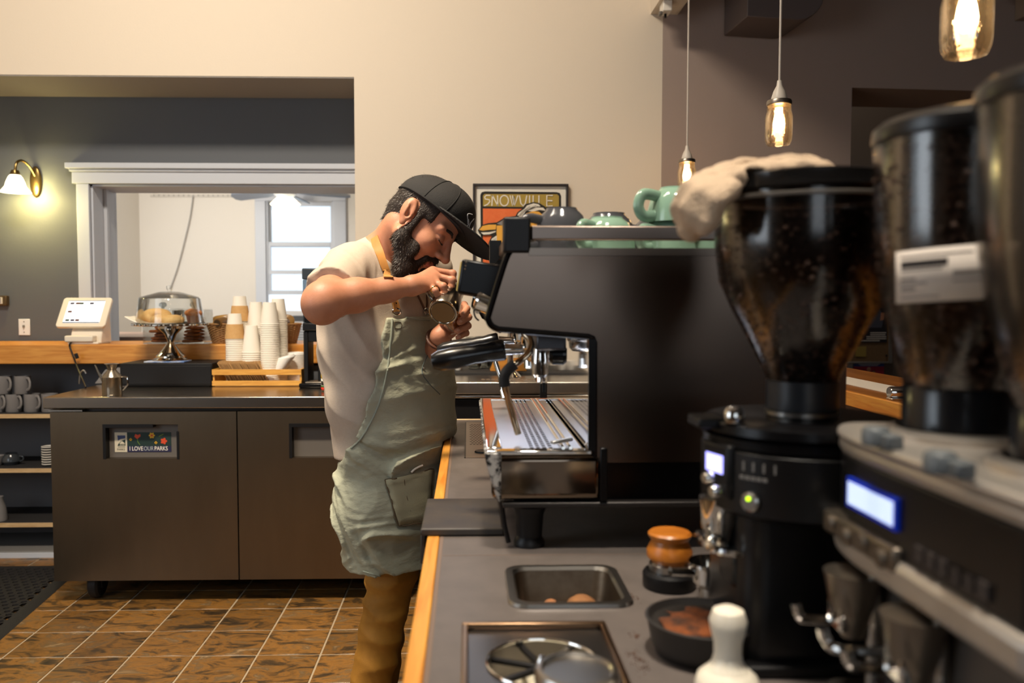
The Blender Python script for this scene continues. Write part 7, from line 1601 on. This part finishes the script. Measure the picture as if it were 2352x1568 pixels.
def onto(px, py, trees, off=0.002):
    d_ = (P(px, py, 2.4) - EYE).normalized(); best = None
    for t_ in trees:
        h = t_.ray_cast(EYE, d_)
        if h[0] is not None and (best is None or h[3] < best[3]): best = h
    if best is None: return P(px, py, 2.4), Vector((0, -1, 0))
    n_ = best[1]; n_ = -n_ if n_.dot(d_) > 0 else n_
    return best[0] + n_ * off, n_
def lay_ribbon(name, pix, trees, wd, th, mat, par, off=0.001, n=5, label=None):
    pp_ = [(Vector((a, b, 0))) for a, b in pix]; pp_ = catmull(pp_, n); pts = []; ns = []
    for q in pp_: a, n_ = onto(q.x, q.y, trees, off); pts.append(a); ns.append(n_)
    for _ in range(2): ns = [(ns[max(i - 1, 0)] + ns[i] * 2 + ns[min(i + 1, len(ns) - 1)]).normalized() for i in range(len(ns))]; pts = [pts[0]] + [(pts[i - 1] + pts[i] * 2 + pts[i + 1]) / 4 for i in range(1, len(pts) - 1)] + [pts[-1]]
    return ob(name, MB().ribbon(pts, ns, wd, th), mat, par, label=label)
def lay_tube(name, pix, trees, r, mat, par, off=0.001, n=5):
    pts = [onto(q.x, q.y, trees, off)[0] for q in catmull([Vector((a, b, 0)) for a, b in pix], n)]
    return ob(name, MB().tube(pts, r, 8), mat, par)
LEATH = M('tan_leather', (206, 150, 84), 0.5, noise=(40, (188, 130, 66), (1, 1, 1), 0.3)); LDK = M('dark_leather', (92, 52, 34), 0.5)
EDGE = M('apron_edging', (140, 146, 132), 0.85)
lay_ribbon('neck_strap', [(903, 688), (907, 700), (910, 716)], [B_SH, B_AP], 0.022, 0.003, LEATH, apron, off=0.003)
lay_ribbon('neck_strap', [(862, 546), (868, 572), (878, 604), (888, 630), (892, 640)], [B_SH, B_BODY], 0.024, 0.003, LEATH, apron, off=0.003, label='tan leather neck strap')
lay_ribbon('far_strap', [(957, 676), (966, 694), (975, 714)], [B_SH, B_AP], 0.007, 0.002, LDK, apron, off=0.002); lay_ribbon('far_strap', [(979, 676), (980, 694), (978, 714)], [B_SH, B_AP], 0.006, 0.002, LDK, apron, off=0.002)
for px, py in ((909, 716), (977, 716)):
    a, n_ = onto(px, py, [B_AP, B_SH], 0.004); u_, v_, _ = frame_of(n_)
    ob('buckle', MB().tube([a + u_ * 0.013 * math.cos(t_) + v_ * 0.009 * math.sin(t_) for t_ in [2 * math.pi * k / 20 for k in range(20)]], 0.0022, 8, closed=True), CHROME, apron)
for px, py in ((871, 580), (888, 628), (907, 697)):
    a, n_ = onto(px, py, [B_SH], 0.006); ob('strap_hole', MB().cyl(a - n_ * 0.001, a + n_ * 0.0006, 0.0022, n=10), BLACK, apron)
lay_tube('hem_binding', [(900, 727), (897, 780), (889, 850), (869, 930), (834, 1000), (806, 1030)], [B_AP], 0.0028, EDGE, apron, 0.0015)
lay_tube('hem_binding', [(900, 727), (930, 730), (960, 733), (985, 735)], [B_AP], 0.003, EDGE, apron, 0.0015)
lay_tube('hem_stitch', [(834, 1311), (870, 1322), (910, 1326), (950, 1326)], [B_AP], 0.002, EDGE, apron, 0.001)
PK = [(883, 1100), (918, 1094), (960, 1086), (992, 1076), (990, 1130), (984, 1192), (950, 1199), (914, 1204), (898, 1150), (883, 1100)]
m = MB(); gridp = []
for j in range(9):
    row = []
    for i in range(9):
        u_, v_ = i / 8, j / 8; top = Vector((883 + 109 * u_, 1100 - 24 * u_, 0)); bot = Vector((914 + 68 * u_, 1204 - 12 * u_, 0)); q = top.lerp(bot, v_); row.append(onto(q.x, q.y, [B_AP], 0.0045 + 0.0015 * math.sin(22 * v_ + 4 * u_))[0])
    gridp.append(row)
vs = [p for r in gridp for p in r]; pk = ob('pocket', m.add(vs, [(j * 9 + i, j * 9 + i + 1, j * 9 + i + 10, j * 9 + i + 9) for j in range(8) for i in range(8)]), M('pocket_canvas', (162, 158, 130), 0.85, bump=(240, 0.2, (1, 1, 1))), apron)
md = pk.modifiers.new('t', 'SOLIDIFY'); md.thickness = 0.003; md.offset = -1
lay_tube('pocket_seam', PK, [B_AP], 0.0018, M('brown_thread', (86, 70, 50), 0.8), pk, 0.006, 3)
lay_tube('pocket_seam', [(924, 1093), (932, 1140), (946, 1199)], [B_AP], 0.0012, MATS['brown_thread'], pk, 0.0065, 3)
lay_tube('pen_edge', [(940, 1083), (950, 1073), (966, 1066)], [B_AP], 0.003, WHITEP, pk, 0.007, 3)
for px, py in ((990, 801), (972, 846)):
    a, n_ = onto(px, py, [B_AP], 0.001); ob('snap', MB().sphere(a, 0.0042, 10), STEEL, apron)
lay_tube('pocket_seam', [(1000, 778), (985, 810), (968, 850), (985, 880), (1010, 905)], [B_AP], 0.0014, M('grey_thread', (100, 110, 108), 0.8), apron, 0.001, 4)
lay_tube('stitch', [(906, 740), (921, 741), (921, 754), (906, 753), (906, 740)], [B_AP], 0.0012, MATS['brown_thread'], apron, 0.001, 2)
# hair, beard, brows
HAIR = M('dark_brown_hair', (38, 27, 21), 0.65, bump=(260, 1.0, (1, 1, 1)))
g = SDF(tuple(HO - Vector((0.17, 0.17, 0.2))), tuple(HO + Vector((0.17, 0.17, 0.2))), 0.003)
g.ell(hl(0.0, 0, 0.049), hr(0.0995, 0.0815, 0.086), 0.01, A=HA); g.cap(hl(-0.055, 0, -0.005), hl(-0.054, 0, -0.036), 0.046, 0.036, 0.02)
def hc(fn): g.cut(lambda x, y, z: fn(*[((x - HO.x) * A_.x + (y - HO.y) * A_.y + (z - HO.z) * A_.z) / HS for A_ in (FH, RH, UH)]))
hc(lambda a, r, u: np.maximum(a - 0.052 + 0.0 * u, np.where(a > -0.026, 0.016 - u, -0.052 - u - 0.5 * (a + 0.026) * 0) ))
for s in (-1, 1): g.ell(hl(-0.012, 0.083 * s, 0.004), hr(0.026, 0.02, 0.04), 0.004, 'sub', HA)
for s in (-1, 1): g.cap(hl(0.018, 0.070 * s, 0.03), hl(0.020, 0.0695 * s, -0.03), 0.0095, 0.010, 0.008)
hair = pchild('hair', g, HAIR, 1)
g = SDF(tuple(HO - Vector((0.15, 0.17, 0.22))), tuple(HO + Vector((0.19, 0.17, 0.1))), 0.0026)
for s in (-1, 1):
    g.cap(hl(0.016, 0.067 * s, -0.022), hl(0.016, 0.060 * s, -0.062), 0.0105, 0.019, 0.014); g.cap(hl(0.018, 0.060 * s, -0.060), hl(0.062, 0.032 * s, -0.108), 0.022, 0.028, 0.02); g.cap(hl(0.062, 0.032 * s, -0.108), hl(0.080, 0.0, -0.120), 0.028, 0.03, 0.02)
    g.cap(hl(0.105, 0.004 * s, -0.0445), hl(0.09, 0.028 * s, -0.056), 0.0075, 0.0065, 0.006); g.cap(hl(0.09, 0.028 * s, -0.056), hl(0.078, 0.03 * s, -0.09), 0.0075, 0.013, 0.008)
    g.ell(hl(0.05, 0.056 * s, -0.062), hr(0.024, 0.012, 0.024), 0.012, A=HA)
g.ell(hl(0.095, 0, -0.088), hr(0.014, 0.016, 0.012), 0.008, A=HA)
g.ell(hl(0.104, 0, -0.062), hr(0.02, 0.022, 0.0088), 0.003, 'sub', HA)
beard = pchild('beard', g, HAIR, 1)
def strands(name, o, n, seed, dirv, length, keep=lambda a, r, u: True, par=None):
    rnd = random.Random(seed); m_ = o.data; vs = []; fs = []
    ps = m_.polygons; k = 0; tries = 0
    while k < n and tries < n * 12:
        tries += 1; p = ps[rnd.randrange(len(ps))]; c = p.center.copy(); q = (c - HO) / HS
        if not keep(q.dot(FH), q.dot(RH), q.dot(UH)): continue
        nn_ = p.normal; d_ = (nn_ * rnd.uniform(0.15, 0.6) + dirv + Vector((rnd.gauss(0, .22), rnd.gauss(0, .22), rnd.gauss(0, .22)))).normalized(); L = length * rnd.uniform(0.5, 1.2)
        s_ = d_.cross(nn_); s_ = s_.normalized() * 0.0006 if s_.length > 1e-4 else Vector((0.0006, 0, 0))
        c = c + Vector((rnd.gauss(0, .0008), rnd.gauss(0, .0008), rnd.gauss(0, .0008))); e = c + d_ * L + nn_ * -0.15 * L * 0; i = len(vs)
        vs += [c - s_, c + s_, c + d_ * L * 0.6 + s_ * 0.7, c + d_ * L * 0.6 - s_ * 0.7, e]; fs += [(i, i + 1, i + 2, i + 3), (i + 3, i + 2, i + 4)]; k += 1
    return ob(name, MB().add(vs, fs), M('hair_strand', (44, 31, 24), 0.5), par or o, smooth=0, kind='stuff')
strands('beard_hairs', beard, 9000, 5, -UH * 0.75 + FH * 0.12, 0.010)
strands('hair_strands', hair, 5000, 6, -UH * 0.8 - FH * 0.25, 0.007)
def arc3(ps, r, name, mat, n=5): return ob(name, MB().tube(catmull([hl(*p) for p in ps], n), r, 8), mat, person)
for s in (-1, 1):
    arc3([(0.101, 0.012 * s, 0.027), (0.0985, 0.028 * s, 0.033), (0.088, 0.046 * s, 0.030), (0.078, 0.054 * s, 0.023)], [0.002, 0.0042, 0.004, 0.002], 'eyebrow', HAIR)
    arc3([(0.093, 0.0185 * s, -0.002), (0.0985, 0.027 * s, -0.0045), (0.0975, 0.037 * s, -0.0045), (0.089, 0.0465 * s, -0.001)], 0.0014, 'eyelashes', HAIR)
    ob('eye', MB().sphere(hl(0.0795, 0.032 * s, 0.002), hr(0.0125, 0.0125, 0.011), 14, HA), M('eye_white', (200, 190, 184), 0.2), person)
# cap
CAPM = M('black_cap_cotton', (26, 25, 26), 0.85, noise=(20, (36, 34, 34), (1, 1, 1), 0.3), bump=(300, 0.2, (1, 1, 1)))
g = SDF(tuple(HO - Vector((0.2, 0.2, 0.12))), tuple(HO + Vector((0.24, 0.2, 0.24))), 0.003)
g.ell(hl(0.004, 0, 0.049), hr(0.104, 0.088, 0.085), 0.01, A=HA)
g.ell(hl(0.045, 0, 0.074), hr(0.07, 0.072, 0.066), 0.03, A=HA)
hc(lambda a, r, u: 0.041 + 0.10 * a + 0.12 * r - u)
cap = pchild('cap', g, CAPM, 1, label='black flat-brimmed cap')
g = SDF(tuple(HO - Vector((0.1, 0.2, 0.12))), tuple(HO + Vector((0.26, 0.2, 0.24))), 0.0024)
bu = (UH * 0.97 + FH * 0.0).normalized()
g.ell(hl(0.098, 0, 0.058), hr(0.117, 0.093, 0.04), 0, A=HA)
hc(lambda a, r, u: np.maximum(np.maximum(0.085 - np.sqrt(np.maximum(a + 0.01, 0) ** 2 + (r * 1.05) ** 2), 0.04 - a), np.abs(u - (0.056 + 0.06 * (a - 0.1) - 1.3 * r * r + 0.2 * r)) - 0.0026))
BR = pchild('brim', g, M('black_brim', (16, 15, 16), 0.75, bump=(300, 0.15, (1, 1, 1))), 1, par=cap)
B_CAP = bvh(cap)
def lay_cap(name, pts3, r, mat):
    out = []
    for p in catmull([hl(*q) for q in pts3], 5):
        c0 = hl(-0.004, 0, 0.06); h = B_CAP.ray_cast(c0 + (p - c0).normalized() * 0.4, -(p - c0).normalized()); out.append((h[0] if h[0] is not None else p) + (p - c0).normalized() * 0.0006)
    return ob(name, MB().tube(out, r, 6), mat, cap)
SEAM = M('cap_seam', (18, 17, 18), 0.8)
lay_cap('seam', [(0.0, 0.09, 0.05), (0.0, 0.085, 0.1), (0.0, 0.05, 0.15), (0.0, 0.0, 0.165)], 0.0012, SEAM)
lay_cap('seam', [(0.07, 0.085, 0.055), (0.065, 0.07, 0.1), (0.045, 0.04, 0.15), (0.0, 0.0, 0.165)], 0.0012, SEAM)
lay_cap('band', [(-0.1, 0.03, 0.037), (-0.06, 0.08, 0.047), (0.0, 0.09, 0.054), (0.06, 0.07, 0.058), (0.1, 0.045, 0.059)], 0.0026, CAPM)
LOGO = M('logo_thread', (216, 216, 222), 0.6)
lay_cap('embroidery', [(0.11, 0.024, 0.108), (0.105, 0.042, 0.098), (0.11, 0.026, 0.078)], 0.0014, LOGO); lay_cap('embroidery', [(0.112, 0.034, 0.09), (0.112, 0.022, 0.08), (0.112, 0.026, 0.072)], 0.0013, LOGO); lay_cap('embroidery', [(0.115, 0.008, 0.104), (0.115, 0.018, 0.088), (0.114, 0.012, 0.074)], 0.0014, LOGO)
# bracelet and ring
wd = (P(1022, 752, 2.27) - E_L).normalized(); u_, v_, _ = frame_of(wd); wc = W_L + wd * -0.012
ob('wrist_band', MB().tube([wc + u_ * 0.0325 * math.cos(t_) + v_ * 0.0325 * math.sin(t_) for t_ in [2 * math.pi * k / 28 for k in range(28)]], 0.005, 8, closed=True, flat=1.0), LDK, person)
fd = (RF[3][1] - RF[3][0]).normalized(); u_, v_, _ = frame_of(fd); rc = RF[3][0].lerp(RF[3][1], 0.75)
ob('ring', MB().tube([rc + u_ * 0.0092 * math.cos(t_) + v_ * 0.0092 * math.sin(t_) for t_ in [2 * math.pi * k / 24 for k in range(24)]], 0.0016, 8, closed=True), M('gold', (232, 190, 100), 0.2, 1.0), person)
NAIL = M('nail', (222, 172, 150), 0.3)
for q in LF:
    dr_ = (q[3] - q[2]).normalized(); nrm_ = Vector((0.05, -0.9, 0.25)); nrm_ = (nrm_ - dr_ * nrm_.dot(dr_)).normalized(); ob('nail', MB().sphere(q[3] + nrm_ * 0.0068 + dr_ * 0.001, (0.006, 0.0048, 0.0016), 10, (dr_, dr_.cross(nrm_), nrm_)), NAIL, person)
# held: steel pitcher and glass of coffee
bc = P(1017, 718, 2.095); pa = Vector((0.197, 0.80, 0.54)).normalized()
t = thing('milk_pitcher', 'steel milk pitcher tipped in the hand of the man, base towards us', 'pitcher', bc)
PITM = M('pitcher_steel', (180, 172, 160), 0.16, 1.0)
ob('body', MB().lathe([(0, 0.002), (0.031, 0.002), (0.033, 0.0), (0.0365, 0.001), (0.0385, 0.006), (0.0385, 0.03), (0.036, 0.06), (0.032, 0.082), (0.034, 0.098), (0.0325, 0.098), (0.0305, 0.082), (0.0345, 0.06), (0.037, 0.03), (0.037, 0.006), (0, 0.005)], (0, 0, 0), pa, 40), PITM, t)
ob('base_disc', MB().lathe([(0, -0.0003), (0.030, -0.0003), (0.030, 0.0018), (0, 0.0018)], (0, 0, 0), pa, 36), M('base_brown_steel', (120, 108, 90), 0.45, 1.0), t)
hd_ = (P(1005, 676, 2.13) - (bc + pa * 0.05)); hd_ = (hd_ - pa * hd_.dot(pa)).normalized()
ob('handle', MB().tube(catmull([pa * 0.085 + hd_ * 0.031, pa * 0.083 + hd_ * 0.058, pa * 0.06 + hd_ * 0.064, pa * 0.03 + hd_ * 0.058, pa * 0.018 + hd_ * 0.037], 6), 0.0035, 10, flat=1.8), PITM, t)
gcn = P(1046, 772, 2.232); gax = Vector((-0.16, -0.05, 1)).normalized()
t = thing('coffee_glass', 'small footed glass of amber coffee held under the pitcher', 'glass', gcn)
ob('glass_body', MB().lathe([(0, 0), (0.02, 0), (0.021, 0.004), (0.012, 0.008), (0.014, 0.014), (0.026, 0.03), (0.0315, 0.055), (0.0325, 0.08), (0.031, 0.08), (0.0298, 0.055), (0.0245, 0.031), (0.012, 0.016), (0, 0.015)], (0, 0, 0), gax, 32), GLASS, t)
ob('coffee', MB().lathe([(0, 0.0155), (0.011, 0.0165), (0.0238, 0.0315), (0.0290, 0.055), (0.0293, 0.060), (0, 0.060)], (0, 0, 0), gax, 28), M('amber_coffee', (176, 92, 16), 0.2, noise=(20, (120, 58, 10), (1, 1, 1), 0.3)), t)
